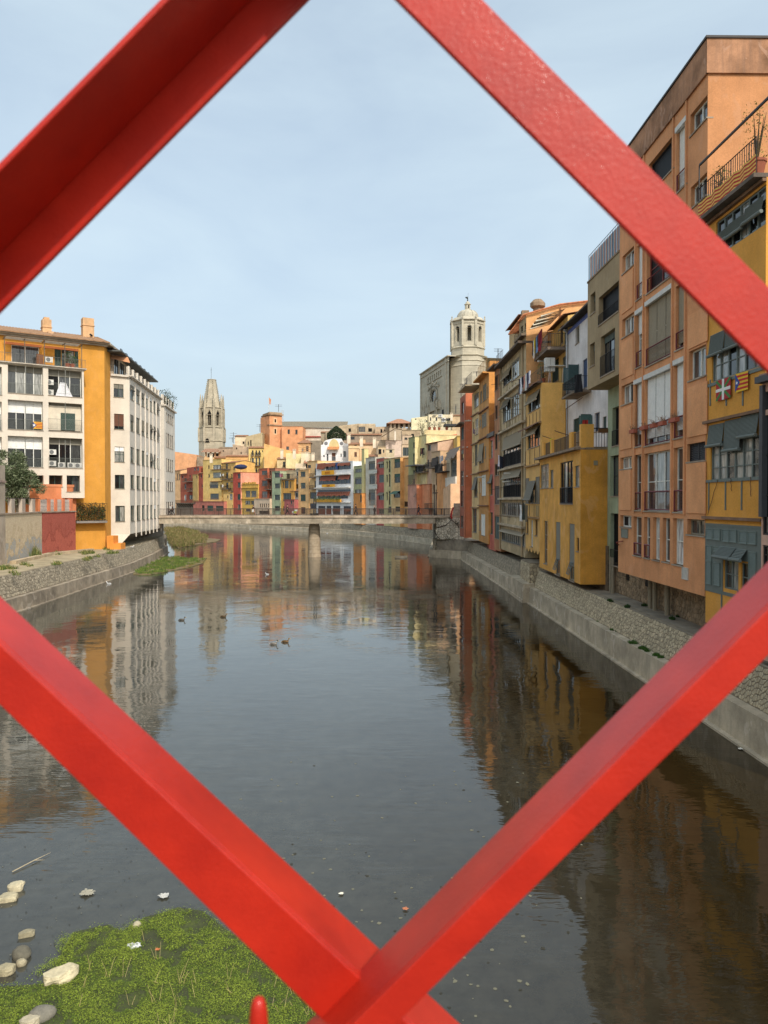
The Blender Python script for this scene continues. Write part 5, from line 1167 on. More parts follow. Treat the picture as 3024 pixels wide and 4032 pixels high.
for c, x, y in ((9, 1280, 430), (9, 1270, 1370), (8, 1290, 1830)): ledge(F7, t, c, x, y, rgb=(158, 124, 80))
mb = MB(); n = 5                                                     # the scalloped hem
for k in range(n):
    for j in range(6):
        s0, s1 = (k + j / 6) / n, (k + (j + 1) / 6) / n; h = lambda s: .35 * abs(math.cos((s * n) * math.pi))
        mb.poly([F7.p(L * s0, zb7 + .02, .01), F7.p(L * s1, zb7 + .02, .01), F7.p(L * s1, zb7 - h(s1), .01), F7.p(L * s0, zb7 - h(s0), .01)])
mb.build('scallop', plaster((216, 170, 94), .35), t)
mb = MB(); B(mb, -.3, L + .05, zt7, zt7 + .1, -.1, .35); mb.build('terrace_edge', plaster((96, 86, 76), .6), t)
for c, x, y, w in ((8, 1290, 1110, 3.4), (8, 1285, 1820, 3.4)):       # little tiled hoods over the windows
    u, z = F7.c(c, x, y); mb = MB(); tiles(mb, F7, u - 3.2, min(u + 3.2, L), F7.c(c, x, y + 60)[1], .75, 0, .35); mb.build('hood', tile_mat((120, 90, 74)), t)
railing(F7, -.0, L, zt7 + .1, 1.3, .0, t, (110, 106, 100), .3)
FT = Face((13.7, 64.55), (16.2, 64.55)); railing(FT, 0, 2.5, zt7 + .1, 1.2, -.1, t, 'k', .25)
poles(F7, t, [(1090, 1270), (1110, 1525)], 8); poles(F7, t, [(1080, 85), (1150, 1135)], 9)
q = F7.p(L - .3, zt7 + 1.1, .7)
cloth(F7.p(.2, zt7 + 1.25, .75), F7.p(L - 1.0, zt7 + 1.25, .75), 7, 1.5, [(60, 60, 74), (212, 214, 222), (36, 36, 52), (204, 146, 132), (206, 206, 200), (70, 72, 96), (222, 222, 236)],
      [f'{c} hanging on the line of the mustard house terrace' for c in ('slate grey garment', 'pale shirt', 'navy garment', 'salmon pink garment', 'off white shirt', 'blue grey garment', 'long lavender white sheet')], seed=12)
cloth(PY(*S(9, 1040, 1140), 66.5), PY(*S(9, 1190, 1150), 65.6), 3, 1.3, [(218, 220, 220), (60, 66, 60), (116, 108, 92)],
      [f'{c} on the pole beside the louvred vent of the mustard house' for c in ('white towel', 'dark green garment', 'khaki garment')], seed=15)
q = PY(*S(10, 75, 1400), 66); plant(q.x, q.y, zt7 + .1, 1.9, .55, 'leafy shrub in a pot on the mustard house terrace', (96, 108, 72), 260, leaf=.08)
def aircon(x, y, z, w=.9, label='x', into=None, h=.7, dy=.35):
    mb = MB(); mb.box(x - w / 2, x + w / 2, y - dy / 2, y + dy / 2, z, z + h); o = mb.build('air_conditioner', flat((206, 206, 200), .5, name='appliance'), into)
    mb = MB(); mb.m = 0; mb.tube([(x - w * .1, y - dy / 2 - .01, z + h / 2), (x - w * .1, y - dy / 2 + .02, z + h / 2)], h * .38, 14); mb.build('fan_grille', flat((120, 122, 122), .6, name='grille'), o)
q = PY(*S(10, 210, 1260), 65.4)
t2 = thing('white_aircon', 'white box mounted on the wall above the mustard house terrace', 'ac_unit', (q.x, 65.4, zt7 + .1)); mb = MB(); mb.box(q.x - .45, q.x + .4, 65.2, 65.8, zt7 + 1.1, zt7 + 2.3); mb.build('box', flat((196, 196, 190), .6), t2); mb = MB(); mb.box(q.x - .02, q.x, 65.18, 65.2, zt7 + 1.15, zt7 + 2.25); mb.build('casing_seam', flat((90, 90, 88), .6), t2)  # wall-mounted air conditioner: plain casing with a dark front seam
q = PY(*S(10, 330, 1400), 65.3); t2 = thing('terrace_table', 'white trestle table on the mustard house terrace', 'table', (q.x, 65.3, zt7 + .1))
mb = MB(); mb.box(q.x - .8, q.x + .8, 65, 65.7, zt7 + 1.55, zt7 + 1.6); mb.build('top', flat((225, 225, 222), .5), t2)
for s in (-.6, .6):
    mb = MB(); mb.tube([(q.x + s - .15, 65.1, zt7 + .1), (q.x + s, 65.3, zt7 + 1.55)], .025, 4); mb.tube([(q.x + s + .15, 65.5, zt7 + .1), (q.x + s, 65.3, zt7 + 1.55)], .025, 4); mb.build('leg', flat((200, 200, 198), .5), t2)

# tall peach house behind (sunlit flank) and the yellow house with the washing balcony
F6 = Face(hit(2043, RL), (13.62, 71.15)); ztt = F6.uz(2072, 1241)[1]
t = house('tall peach orange house whose sunlit flank rises above the washing terraces', F6, zt7 - 2, ztt, (160, 142, 102), [(1062, 20, 1100, 130, '1x1b pd', 8), (1135, -30, 1158, 90, '1x1b pd', 8), (1100, 440, 1130, 640, '1x1b pd', 8)], dep=6.6, roof='none', name='peach_house', side=(222, 162, 100))
F6s = Face((13.62, 71.15), (20.6, 71.15)); mb = MB()
for a, b_ in ((0, 3.2), (3.2, 6.8)):
    r0, r1 = (a * .33, b_ * .28) if a == 0 else (b_ * .13, b_ * .19)
    mb.poly([F6s.p(a, ztt, .004), F6s.p(b_, ztt, .004), F6s.p(b_, ztt + r1, .004), F6s.p(a, ztt + r0, .004)])
    mb.poly([F6s.p(a, ztt, -8), F6s.p(b_, ztt, -8), F6s.p(b_, ztt + r1, -8), F6s.p(a, ztt + r0, -8)])
mb.build('gable', plaster((222, 162, 100), .35), t)
mb = MB()
for a, b_, r0, r1 in ((-.4, 3.25, -.12, .92), (3.2, 6.9, .9, 1.34)):
    for k in range(18):
        p0, p1 = F6s.p(a, ztt + r0, .25 - k * .48), F6s.p(b_, ztt + r1, .25 - k * .48); mb.tube([p0 + Vector((0, 0, .06)), p1 + Vector((0, 0, .06))], .09, 6)
mb.build('roof', tile_mat((186, 120, 82)), t)
mb = MB(); u = 3.25; q = F6s.p(u, 0, .08); mb.tube([(q.x, q.y, ztt - 9), (q.x, q.y, ztt + .7)], .07, 6); mb.build('drainpipe', flat((150, 96, 62), .7, name='pipe'), t)
mb = MB(); q = F6s.p(1.5, ztt + .4, -2); mb.lathe(q, [(.45, 0), (.45, .7), (.75, .9), (.75, 1.25), (.4, 1.6), (.2, 1.62)], 8); mb.box(q.x - 1.6, q.x - .9, q.y - .3, q.y + .3, q.z - .3, q.z + .5); mb.build('chimney', plaster((140, 118, 92), .6), t)
mb = MB(); F6.box(mb, -.2, F6.L + .1, zt7 + 5.55, zt7 + 5.75, .003, .5); mb.build('ledge', plaster((110, 96, 78), .6), t)
FQ = Face((16.0, 71.0), (16.0, 64.7)); ztq = FQ.c(10, 570, 250)[1]
t = house('narrow yellow house with a long washing balcony under a ragged tin awning', FQ, zt7 - .5, ztq, (212, 172, 92), [(395, 470, 452, 800, '1x1b pm', 10), (465, 470, 548, 800, '2x1y pm', 10), (445, 1030, 502, 1490, '1x1y L', 10), (250, 1090, 370, 1490, '2x1g L', 10)], dep=5, rev=.15, roof='tile', name='yellow_balcony_house')
uB, zB = FQ.c(10, 330, 960); zB = FQ.c(10, 560, 815)[1] - .05
mb = MB(); FQ.box(mb, .6, FQ.L - .05, zB - .25, zB, .0, 1.75); mb.build('balcony_slab', plaster((112, 100, 88), .7), t)
railing(FQ, .65, FQ.L - .1, zB, 1.15, 1.7, t, (70, 66, 60), .18, ends=1.65)
mb = MB(); n = 14
for k in range(n):
    mb.poly([FQ.p(.3 + (FQ.L - .3) * k / n, zB + 3.3, .2), FQ.p(.3 + (FQ.L - .3) * (k + 1) / n, zB + 3.3, .2), FQ.p(.3 + (FQ.L - .3) * (k + 1) / n, zB + 2.75 + .15 * math.sin(k * 2.3), 2.3), FQ.p(.3 + (FQ.L - .3) * k / n, zB + 2.8 + .12 * math.sin(k * 1.7), 2.3)])
mb.build('tin_awning', flat((196, 186, 164), .7, var=.4, name='tin'), t)
cloth(FQ.p(.7, zB + 1.5, 1.95), FQ.p(4.8, zB + 1.9, 1.95), 9, 1.7, [(34, 28, 36), (214, 206, 196), (204, 178, 40), (96, 84, 66), (112, 144, 184), (70, 70, 84), (150, 46, 50), (122, 34, 46), (112, 30, 42)],
      [f'{c} on the long balcony of the narrow yellow house' for c in ('black garment', 'small white garment', 'yellow garment', 'dark khaki garment', 'light blue shirt', 'grey garment', 'bright red garment', 'dark red garment', 'maroon garment under the tin awning')], seed=21)
mb = MB(); q = FQ.p(2.2, zB - .55, .6); mb.tube([q + Vector((-1.2, -.2, 0)), q], .1, 8); mb.build('spout', flat((206, 202, 192), .6, name='pipe'), t)

# grey cream house with many glazed galleries
F5 = rl(1972.5, 2068); zt5 = F5.c(8, 930, 560)[1]; zb5 = F5.c(9, 1130, 2100)[1]
t = house('weathered grey cream house covered in glazed galleries and tattered roll blinds', F5, zb5, zt5, (190, 172, 130),
          [(745, 800, 892, 1065, '3x1y b.55,t,.3 pvmm', 8), (898, 600, 1098, 945, '5x1w b.12,n pmdcdm', 8), (738, 1345, 878, 1745, '4x2y b.35,n,.35 pmmm', 8), (888, 1235, 1093, 1640, '6x2t pmcdmbd', 8),
           (750, -150, 1092, 420, '6x1y b.42,t,.2 r.42 pmcdm', 9), (752, 505, 1080, 1000, '8x1t b.28,t,.3 r.44 pdmb', 9), (712, 1098, 1132, 1345, '11x1t pmmcmb', 9), (712, 1605, 1135, 1845, '11x1y b.22,t,.25 pmdm', 9),
           (725, 880, 750, 1000, '1x1b pd', 8)], dep=6, roof='none', name='gallery_house', dirt=.8, rev=.12)
for c, x, y in ((8, 920, 1190), (8, 925, 1860), (9, 915, 470), (9, 925, 1030), (9, 925, 1520)): ledge(F5, t, c, x, y, h=.2, d=.42, rgb=(186, 172, 142))
mb = MB(); F5.box(mb, -.25, F5.L + .2, zt5, zt5 + .22, -6, .8); mb.build('eave', plaster((88, 76, 66), .6), t)
seams(F5, t, 8, [(760, 1095, 1080, 1130), (760, 1095, 1690, 1820)], 6, (140, 124, 90))
mb = MB()
for u in (.12, F5.L - 1.05): q = F5.p(u, 0, .12); mb.tube([(q.x, q.y, zb5), (q.x, q.y, zt5)], .09, 6)
mb.build('drainpipe', flat((172, 150, 118), .8, name='pipe'), t)
spout(F5, t, [(925, 1328)], 8); spout(F5, t, [(905, 570), (880, 720)], 9); poles(F5, t, [(1095, 970), (800, 1060), (985, 1610)], 8); poles(F5, t, [(760, 820), (1080, 770), (880, 1370)], 9)
cloth(PY(*S(9, 650, 240), 84.5), PY(*S(9, 780, 285), 82.5), 4, 1.9, [(216, 212, 222), (30, 34, 50), (28, 28, 36), (60, 34, 34)], [f'{c} drying at the left end of the gallery house' for c in ('white garment', 'navy trousers', 'black garment', 'dark brown garment')], seed=31)
# penthouse storey and its neighbour roofs
F5p = Face(F5.A - F5.n * .9, F5.A + F5.u * 7.2 - F5.n * .9); zp = F5p.c(8, 760, 235)[1]
house('small beige attic with a tiled roof on top of the gallery house', F5p, zt5 + .2, zp, (188, 160, 112), [(780, 310, 806, 450, '1x1b pd', 8)], dep=5, roof='tile', name='attic', cat='attic')
railing(Face(F5.A + F5.u * 7.4 - F5.n * .1, F5.B - F5.n * .1), 0, F5.L - 7.4, zt5 + .22, 1.9, 0, t, 'k', .25)

F4 = rl(1946.5, 1972); zt4 = F4.c(8, 640, 790)[1]; zb4 = F4.c(9, 640, 1970)[1]
t = house('slim terracotta house with pairs of brown windows', F4, zb4, zt4, (178, 122, 82), [(590, 920, 646, 1185, '2x1b pdm', 8), (658, 880, 692, 1125, '1x1b pd', 8), (592, 1460, 642, 1710, '2x1b pdm', 8), (662, 1410, 690, 1655, '1x1b pd', 8),
    (592, 1975, 640, 2250, '2x1k pd', 8), (655, 1900, 690, 2100, '1x1b L', 8), (590, 400, 672, 610, '2x1g pdm', 9), (590, 800, 676, 1130, '2x1b L', 9), (592, 1350, 672, 1755, '2x1g L', 9)], dep=6, roof='none', name='terracotta_house', dirt=.6)
mb = MB(); F4.box(mb, -.4, F4.L, zt4, zt4 + .2, -6, .9); mb.build('eave', plaster((96, 82, 70), .6), t); railing(F4, 0, F4.L, zt4 + .2, 1.6, -.2, t, 'k', .3)
F3b = rl(1919.5, 1946, -.15); zt3 = F3b.c(8, 520, 2040)[1]; zb3 = F3b.c(9, 510, 1950)[1]
t = house('narrow coral red house with tall multi pane windows and ribbed panels', F3b, zb3, zt3, (196, 104, 86), [(472, -20, 556, 295, '2x3g pw', 9), (466, 590, 552, 965, '2x2g b.4,n,.2 pm', 9), (460, 1275, 554, 1665, '4x3g pcmm', 9)], dep=6, roof='none', name='coral_house')
seams(F3b, t, 9, [(470, 560, 310, 560), (470, 560, 990, 1240), (460, 560, 1690, 1930)], 4, (170, 84, 70)); mb = MB(); F3b.box(mb, 0, F3b.L, zt3, zt3 + .5, -.1, .3); mb.build('parapet', flat((100, 96, 92), .7, name='lead'), t)
railing(F3b, 0, F3b.L, zt3 + .5, 2.2, .1, t, 'k', .25)
F3 = rl(1886, 1924); zt3 = F3.c(8, 380, 975)[1]; zb3 = F3.c(9, 370, 1820)[1]
t = house('orange ochre house with white shutters and a sunlit orange flank', F3, zb3, zt3, (192, 136, 72), [(325, 1200, 357, 1415, '1x1w Lt', 8), (372, 1075, 440, 1365, '2x1w Lt', 8), (455, 1110, 476, 1305, '1x1w Lt', 8), (350, 1600, 440, 1850, '2x1w Lt', 8), (312, 1720, 340, 1840, '1x1w Lt', 8),
    (305, 30, 390, 380, '2x1w b.9,t,.3', 9), (404, 80, 432, 290, '1x1w Lt', 9), (350, 600, 428, 975, '2x2w pc Lw', 9), (310, 720, 332, 920, '1x1w pc', 9), (340, 1310, 415, 1695, '2x1w Lw', 9), (300, 1410, 335, 1600, '1x1w Lt', 9)], dep=6, roof='none', name='orange_house', side=(214, 140, 62), dirt=.45)
for c, x, y in ((8, 380, 1560), (8, 380, 2060), (9, 370, 540), (9, 370, 1155)): ledge(F3, t, c, x, y, rgb=(120, 84, 62))
mb = MB(); F3.box(mb, -.3, F3.L, zt3, zt3 + .2, -6, .8); F3.box(mb, F3.L - 1.2, F3.L + .02, zt3 + .2, zt3 + 1.5, -6, -.1); mb.build('roof_parapet', plaster((206, 138, 66), .5), t); railing(F3, 0, F3.L, zt3 + .2, 1.8, .2, t, (120, 96, 60), .3)
spout(F3, t, [(400, 637)], 9)
F2_ = rl(1858, 1886); zt2_ = F2_.c(8, 250, 1190)[1]; zb2 = F2_.c(9, 240, 1770)[1]
t = house('cream house with tall dark windows under a deep pale canopy', F2_, zb2, zt2_, (214, 184, 124), [(212, 1240, 300, 1490, '3x1w b.35,n pdmc', 8), (230, 1700, 292, 1985, '2x2w pcm', 8), (195, 1760, 212, 1950, '1x1b pd', 8), (225, 50, 276, 425, '2x2y pmc', 9), (192, 190, 208, 370, '1x1b pd', 9), (215, 640, 278, 1000, '2x1y b.6,n,.4 pm', 9), (190, 1210, 262, 1640, '2x3y pmb', 9)], dep=6, roof='none', name='cream_house', dirt=.45)
mb = MB(); F2_.box(mb, -.8, F2_.L, zt2_ + .25, zt2_ + .45, -4, 1.9); mb.build('canopy', plaster((176, 160, 128), .6), t); railing(F2_, -.5, F2_.L, zt2_ + .45, 1.7, 1.0, t, 'k', .3)
for c, x, y in ((8, 245, 1620), (8, 240, 2150), (9, 235, 580), (9, 230, 1190)): ledge(F2_, t, c, x, y, rgb=(150, 116, 84))
spout(F2_, t, [(160, 1735), (110, 1785)], 8); spout(F2_, t, [(110, 95), (110, 625)], 9)
cloth(PY(*S(8, 190, 1870), 101), PY(*S(8, 235, 1900), 101), 1, .8, [(150, 130, 140)], ['small mauve cloth hanging at the cream house below the canopy'], seed=41)
F1 = Face((11.75, 114.6), (12.0, 109)); zt1 = F1.c(14, 800, 1600)[1] - .6; zb1 = F1.c(9, 60, 1740)[1]
t = house('brick red house end with a sunlit flank and a pale drain pipe, nearest the bridge', F1, zb1, zt1, (150, 84, 62), [(417, 930, 434, 1020, '1x1b pm', 4), (415, 1120, 434, 1215, '1x1g L', 4), (414, 1290, 433, 1370, '1x1g b.4', 4), (413, 1450, 433, 1560, '1x1y pm', 4), (412, 1600, 432, 1720, '1x1k pm', 4), (412, 1790, 431, 1880, '1x1y pm', 4)], dep=6, roof='none', name='brick_red_house', side=(196, 104, 68))
mb = MB(); q = F1.p(F1.L, 0, .12); mb.tube([(q.x, q.y, zb1), (q.x, q.y, zt1 - 2.4)], .1, 6); mb.build('drainpipe', flat((190, 120, 90), .7, name='pipe'), t)
railing(F1, 0, F1.L, zt1, 1.6, -.1, t, 'k', .3); mb = MB(); F1.box(mb, -.5, F1.L, zt1 - 4.4, zt1 - 4.2, 0, .9); mb.build('canopy', plaster((104, 92, 80), .6), t)
for k, (x, y) in enumerate(((490, 1069), (480, 1271), (478, 1490))): spout(Face((12.0, 109), (13.3, 109)), t, [(x - 22, y)], 4)
# shadowed strip of basement behind the overhangs
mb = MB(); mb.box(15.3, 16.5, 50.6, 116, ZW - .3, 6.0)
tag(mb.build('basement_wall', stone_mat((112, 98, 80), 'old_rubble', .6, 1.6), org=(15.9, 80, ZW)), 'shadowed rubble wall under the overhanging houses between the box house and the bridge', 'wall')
# antennas on the row
for (c, x, y0, y1, Y, lb) in ((8, 650, 425, 600, 92, 'slim terracotta'), (8, 80, 960, 1130, 108, 'brick red'), (8, 262, 840, 930, 100, 'cream canopied'), (14, 745, 1520, 1600, 118, 'hidden'), (14, 635, 1850, 1990, 150, 'sandy cathedral side')):
    a = PY(*S(c, x, y1), Y); b_ = PY(*S(c, x, y0), Y); mb = MB(); mb.tube([a, b_], .05, 4)
    for k in (.7, .85, .98): z = a.z + (b_.z - a.z) * k; mb.tube([(a.x - .5, a.y, z), (a.x + .5, a.y, z)], .02, 3)
    tag(mb.build('antenna', flat((70, 70, 72), .5, name='antenna_metal'), org=a), f'thin television antenna above the {lb} house roof' if lb != 'hidden' else 'short antenna where the brick red house end meets the cathedral tower', 'antenna', 'rooftop antennas')
# ------------------------------------------------------------ left bank
D = Vector((.832, .5547)).normalized()
FYel = Face(Vector((-35.2, 93.5)) - D * 20, (-35.2, 93.5)); zty = FYel.c(1, 815, 330)[1]
t = house('long ochre yellow and white apartment building with a tiled roof and balconies', FYel, 3.0, zty, (198, 134, 44),
          [(90, 325, 310, 472, '2x1w pmm', 1), (432, 352, 483, 492, '1x1g L', 1), (487, 360, 588, 492, '2x1g pmc', 1), (590, 362, 620, 492, '1x1g L', 1)], dep=10, rev=.2, roof='none', name='apartment_building', cat='apartment building', dirt=.12)
bld = t; L = FYel.L
FYsd = Face((-35.2, 93.5), (-35.5, 96.3))
mb = MB(); wall(mb, FYsd, 0, FYsd.L, 3.0, zty, [], .1); mb.build('wall', plaster((198, 134, 44), .12), t)
# roof and cornice
mb = MB(); tiles(mb, FYel, -.2, L + .5, zty + .42, .95, -5.2, 1.75, period=.34); mb.build('roof', tile_mat((150, 116, 86)), t)
mb = MB(); FYel.box(mb, -.1, L + .35, zty, zty + .2, -5, .35); FYel.box(mb, -.1, L + .6, zty + .203, zty + .4, -5, .7); FYsd.box(mb, .01, FYsd.L + 1.2, zty + .2, zty + .42, -1, .8)
mb.build('cornice', plaster((176, 168, 150), .6), t)
# white balcony block standing in front
A0 = Vector((-36.6, 90.55)); FB = Face(A0 - D * 14, A0); zbb = FB.c(1, 655, 1530)[1]; ztb = FB.c(1, 655, 520)[1]
wb = []
for (x0, x1) in ((62, 340), (-260, 14)):
    wb += [(x0, 480, x1, 705, '4x1w b.22,n pmc', 1), (x0, 758, x1, 990, '4x1w b.42,w pddm', 1), (x0, 1042, x1, 1285, '4x1w b.4,w pddd', 1)]
wb += [(382, 515, 648, 725, '3x1w pvmd b.25,n', 1), (384, 778, 650, 1003, '1x1w b.18,n pm', 1), (388, 1055, 652, 1292, '3x1w pvdm b.22,n', 1),
       (240, 1350, 345, 1440, '2x1g pd', 1), (388, 1350, 495, 1440, '2x1g pd', 1), (528, 1352, 633, 1480, '2x1g pdm', 1)]
house('', FB, zbb, ztb, (204, 199, 184), wb, dep=1.3, rev=.75, roof='none', into=t, dirt=.12)
a, z1 = FB.c(1, 387, 822); b_, z0 = FB.c(1, 648, 1000); mb = MB(); FB.box(mb, a, b_, z0, FB.c(1, 515, 800)[1], -.66, -.6); mb.build('back_wall', plaster((214, 208, 186), .3), t)
louvre(FB, FB.c(1, 488, 900)[0], FB.c(1, 545, 900)[0], z0 + .05, FB.c(1, 540, 855)[1], -.59, t, COL['g'], 'shutter'); louvre(FB, FB.c(1, 545, 900)[0], FB.c(1, 602, 900)[0], z0 + .05, FB.c(1, 540, 855)[1], -.59, t, COL['g'], 'shutter')
mb = MB(); FB.box(mb, 0, FB.L + .15, ztb, ztb + .1, -1.3, .15); FB.box(mb, 0, FB.L + .3, ztb + .103, ztb + .2, -1.3, .3); mb.build('ledge', plaster((196, 190, 174), .5), t)
for (x0, x1) in ((62, 340), (382, 648), (-260, 14)):
    for (y0, y1) in ((625, 708), (908, 990), (1215, 1288)):
        a, b_ = FB.c(1, x0, y0)[0], FB.c(1, x1, y0)[0]; xm = (x0 + x1) / 2; z1, z0 = FB.c(1, xm, y0)[1], FB.c(1, xm, y1)[1]
        railing(FB, a, b_, z0, z1 - z0, .02, t, (120, 124, 116), .12, r=.01); mb = MB(); FB.box(mb, (a + b_) / 2 - .03, (a + b_) / 2 + .03, z0, z0 + 3.3, .02, .06); mb.build('mast', flat((130, 130, 122), .5, name='steel'), t)
# top terrace: glass balustrade, posts, orange awnings
zt0 = ztb + .2
railing(FB, 0, FB.L + .2, zt0, 1.05, .1, t, (110, 112, 108), .16, r=.012)
for x in (35, 195, 350, 512, 645):
    u, z = FB.c(1, x, 300); mb = MB(); FB.box(mb, u - .04, u + .04, zt0, zt0 + 2.9, .05, .12); FB.box(mb, u - .03, u + .03, zt0 + 2.8, zt0 + 2.86, -1.3, .5); mb.build('post', flat((104, 92, 78), .6, name='steel'), t)
for (x0, x1) in ((45, 340), (355, 630)):
    a, b_ = FB.c(1, x0, 300)[0], FB.c(1, x1, 300)[0]; mb = MB(); FB.box(mb, a, b_, zt0 + 2.2, zt0 + 2.45, -.9, -.6); mb.build('rolled_awning', flat((206, 120, 72), .8, name='orange_awning'), t)
    mb = MB()
    for k in range(14): d = -1.2 + k * .11; FB.box(mb, a, b_, zt0 + 2.87, zt0 + 2.9, d, d + .05)
    mb.build('pergola', flat((150, 142, 128), .7, name='wood'), t)
u = FB.c(1, 328, 400)[0]; mb = MB(); FB.box(mb, u - .45, u + .25, zt0, zt0 + 1.3, -1.0, -.3); mb.build('reed_screen', flat((120, 78, 50), .9, name='reed'), t)
def ac(face, c, x, y, w=.85, h=.62, d=-.55):
    u, z = face.c(c, x, y); mb = MB(); face.box(mb, u - w / 2, u + w / 2, z - h / 2, z + h / 2, d, d + .32); o = mb.build('air_conditioner', flat((214, 212, 204), .5, name='appliance'), t)
    mb = MB(); q0, q1 = face.p(u - w * .1, z, d + .3), face.p(u - w * .1, z, d + .335); mb.tube([q0, q1], h * .4, 14); mb.build('fan_grille', flat((110, 112, 112), .6, name='grille'), o)
ac(FB, 1, 395, 428, d=-.9); ac(FB, 1, 418, 1165); ac(FB, 1, 494, 1268); ac(FB, 1, 568, 1270); ac(FB, 1, 622, 1272); ac(FB, 1, 418, 1255); ac(FB, 1, 397, 610); ac(FB, 1, 397, 690)
for x, y, lb in ((540, 480, 'bushy potted plant on the top terrace beside the green shutters'), (582, 480, 'smaller potted plant at the right end of the same top terrace')):
    u, z = FB.c(1, x, y); q = FB.p(u, 0, -.5); plant(q.x, q.y, zt0, 2.0 if x < 560 else 1.5, .6, lb, (70, 92, 56), 200, leaf=.1)
q0, q1 = FB.c(1, 448, 640), FB.c(1, 560, 640); t3 = thing('parasol', 'closed white parasol cloth over the second floor balcony rail', 'parasol', FB.p(q0[0], q0[1], -.3))
mb = MB(); u, z = FB.c(1, 500, 630); a = FB.p(u, z + .3, -.25)
for s0, s1 in ((-.7, .1), (.1, .9)):
    mb.poly([FB.p(u + s0 * .4, z + .25, -.3), FB.p(u + s1 * .4, z + .2, -.2), FB.p(u + s1 * 1.3, z - 1.6, -.1), FB.p(u + s0 * 1.2, z - 1.4, -.15)])
mb.build('cloth', flat((232, 232, 236), .8, name='white_cloth'), t3)
mb = MB(); mb.tube([a + Vector((0, 0, -2)), a + Vector((0, 0, .3))], .03, 5); mb.build('pole', flat((120, 120, 120), .5), t3)
# flag on the second balcony
u0, z1 = FB.c(1, 258, 925); u1, z0 = FB.c(1, 335, 985); t3 = thing('flag', 'red and yellow striped flag with starred blue corner on the left building balcony', 'flag', FB.p((u0 + u1) / 2, z0, .08))
def q4(a, b_, c_, d_, nm, col, dd):
    mb = MB(); mb.poly([FB.p(u0 + (u1 - u0) * x, z0 + (z1 - z0) * y, .08 + dd) for x, y in (a, b_, c_, d_)]); mb.build(nm, flat(col, .8, var=.05, name='flag_cloth'), t3)
q4((0, 0), (1, 0), (1, 1), (0, 1), 'field', (220, 170, 60), 0)
for k in range(4): v = (2 * k + 1) / 9; q4((.3, v), (1, v), (1, v + 1 / 9), (.3, v + 1 / 9), 'stripe', (176, 60, 44), .004)
mb = MB(); mb.poly([FB.p(u0, z0, .09), FB.p(u0 + (u1 - u0) * .42, (z0 + z1) / 2, .09), FB.p(u0, z1, .09)]); mb.build('blue_triangle', flat((60, 74, 120), .8, name='flag_cloth'), t3)
mb = MB(); cu, cz = u0 + (u1 - u0) * .14, (z0 + z1) / 2; mb.poly([FB.p(cu + (.2 if k % 2 == 0 else .08) * math.sin(k * math.pi / 5), cz + (.2 if k % 2 == 0 else .08) * math.cos(k * math.pi / 5), .096) for k in range(10)]); mb.build('star', flat((235, 235, 235), .7, name='flag_cloth'), t3)
# chimneys
for (x0, x1, y0, y1, two) in ((337, 408, 110, 200, 1), (657, 745, 98, 255, 0)):
    FC = Face(FYel.A - FYel.n * 3.0, FYel.B - FYel.n * 3.0); a, zt_ = FC.c(1, x0, y0); b_ = FC.c(1, x1, y0)[0]; z0 = FC.c(1, x1, y1)[1] - 1
    mb = MB(); FC.box(mb, a, b_, z0, zt_, -1.2, 0); FC.box(mb, a - .08, b_ + .08, zt_ - 1.0, zt_ - .92, -1.28, .08)
    if two: FC.box(mb, a + .2, b_ - .2, zt_, zt_ + .3, -1, -.2); FC.box(mb, (a + b_) / 2, b_ + .1, z0, zt_ - 1.6, .0, .8)
    mb.build('chimney', plaster((206, 164, 116), .5), t)
    mb = MB(); u = b_ - .3; q = FC.p(u, zt_ - 2.2, .05); mb.tube([q, q + Vector((0, -.5, 0))], .12, 8); mb.build('flue', flat((40, 38, 38), .7, name='flue'), t)

# white office wing: short face and long river face
FA = Face((-35.5, 96.25), (-33.5, 97.7)); FL = Face((-33.5, 97.7), (-36.02, 119.6))
ztA = FA.c(1, 1000, 575)[1]; zbA = FA.c(1, 1030, 1815)[1]
wa = [(900, 628, 978, 732, '2x1g b.35,n pdm', 1), (903, 864, 980, 986, '2x1g b.8,b pd', 1), (907, 1124, 984, 1246, '2x2g b.3,w pcc', 1), (909, 1347, 986, 1456, '2x1g pdm', 1), (913, 1592, 988, 1716, '2x1g pmc', 1)]
wt = house('white wing of the left building with green framed windows, hanging over the quay on struts', FA, zbA, ztA, (206, 201, 185), wa, dep=1.5, rev=.2, roof='none', name='office_wing', cat='building', dirt=.1)
mb = MB(); mb.poly([FA.p(0, zbA), FA.p(FA.L, zbA), FA.p(FA.L * .55, FA.c(1, 950, 1890)[1]), FA.p(0, FA.c(1, 900, 1890)[1])]); mb.poly([FA.p(0, zbA, -.3), FA.p(FA.L, zbA, -.3), FA.p(FA.L * .55, 3.4, -.3), FA.p(0, 3.4, -.3)]); mb.build('skirt', plaster((226, 222, 206), .1), wt)
rows = [(640, 752), (872, 998), (1128, 1252), (1348, 1458), (1590, 1712)]; zr = [(FL.c(1, 1045, a)[1], FL.c(1, 1045, b_)[1]) for a, b_ in rows]
cols = [(1032, 1060), (1078, 1106), (1120, 1143), (1153, 1172), (1183, 1205), (1213, 1230), (1240, 1255)]
wl = []
for i, (x0, x1) in enumerate(cols):
    a, b_ = FL.c(1, x0, 900)[0], FL.c(1, x1, 900)[0]
    for j, (zt_, z0) in enumerate(zr): wl.append((a, zt_, b_, z0, '2x1g ' + R.choice(['pdm', 'pmd', 'pcd b.4,n', 'pmm b.3,n,.12', 'pdd', 'pdm b.55,n,.2', 'pcc b.2,w', 'pbd b.7,t'] if j < 3 else ['pdm', 'pmm', 'pdc', 'pcc b.3,w', 'pbm', 'pmc']), 'uz'))
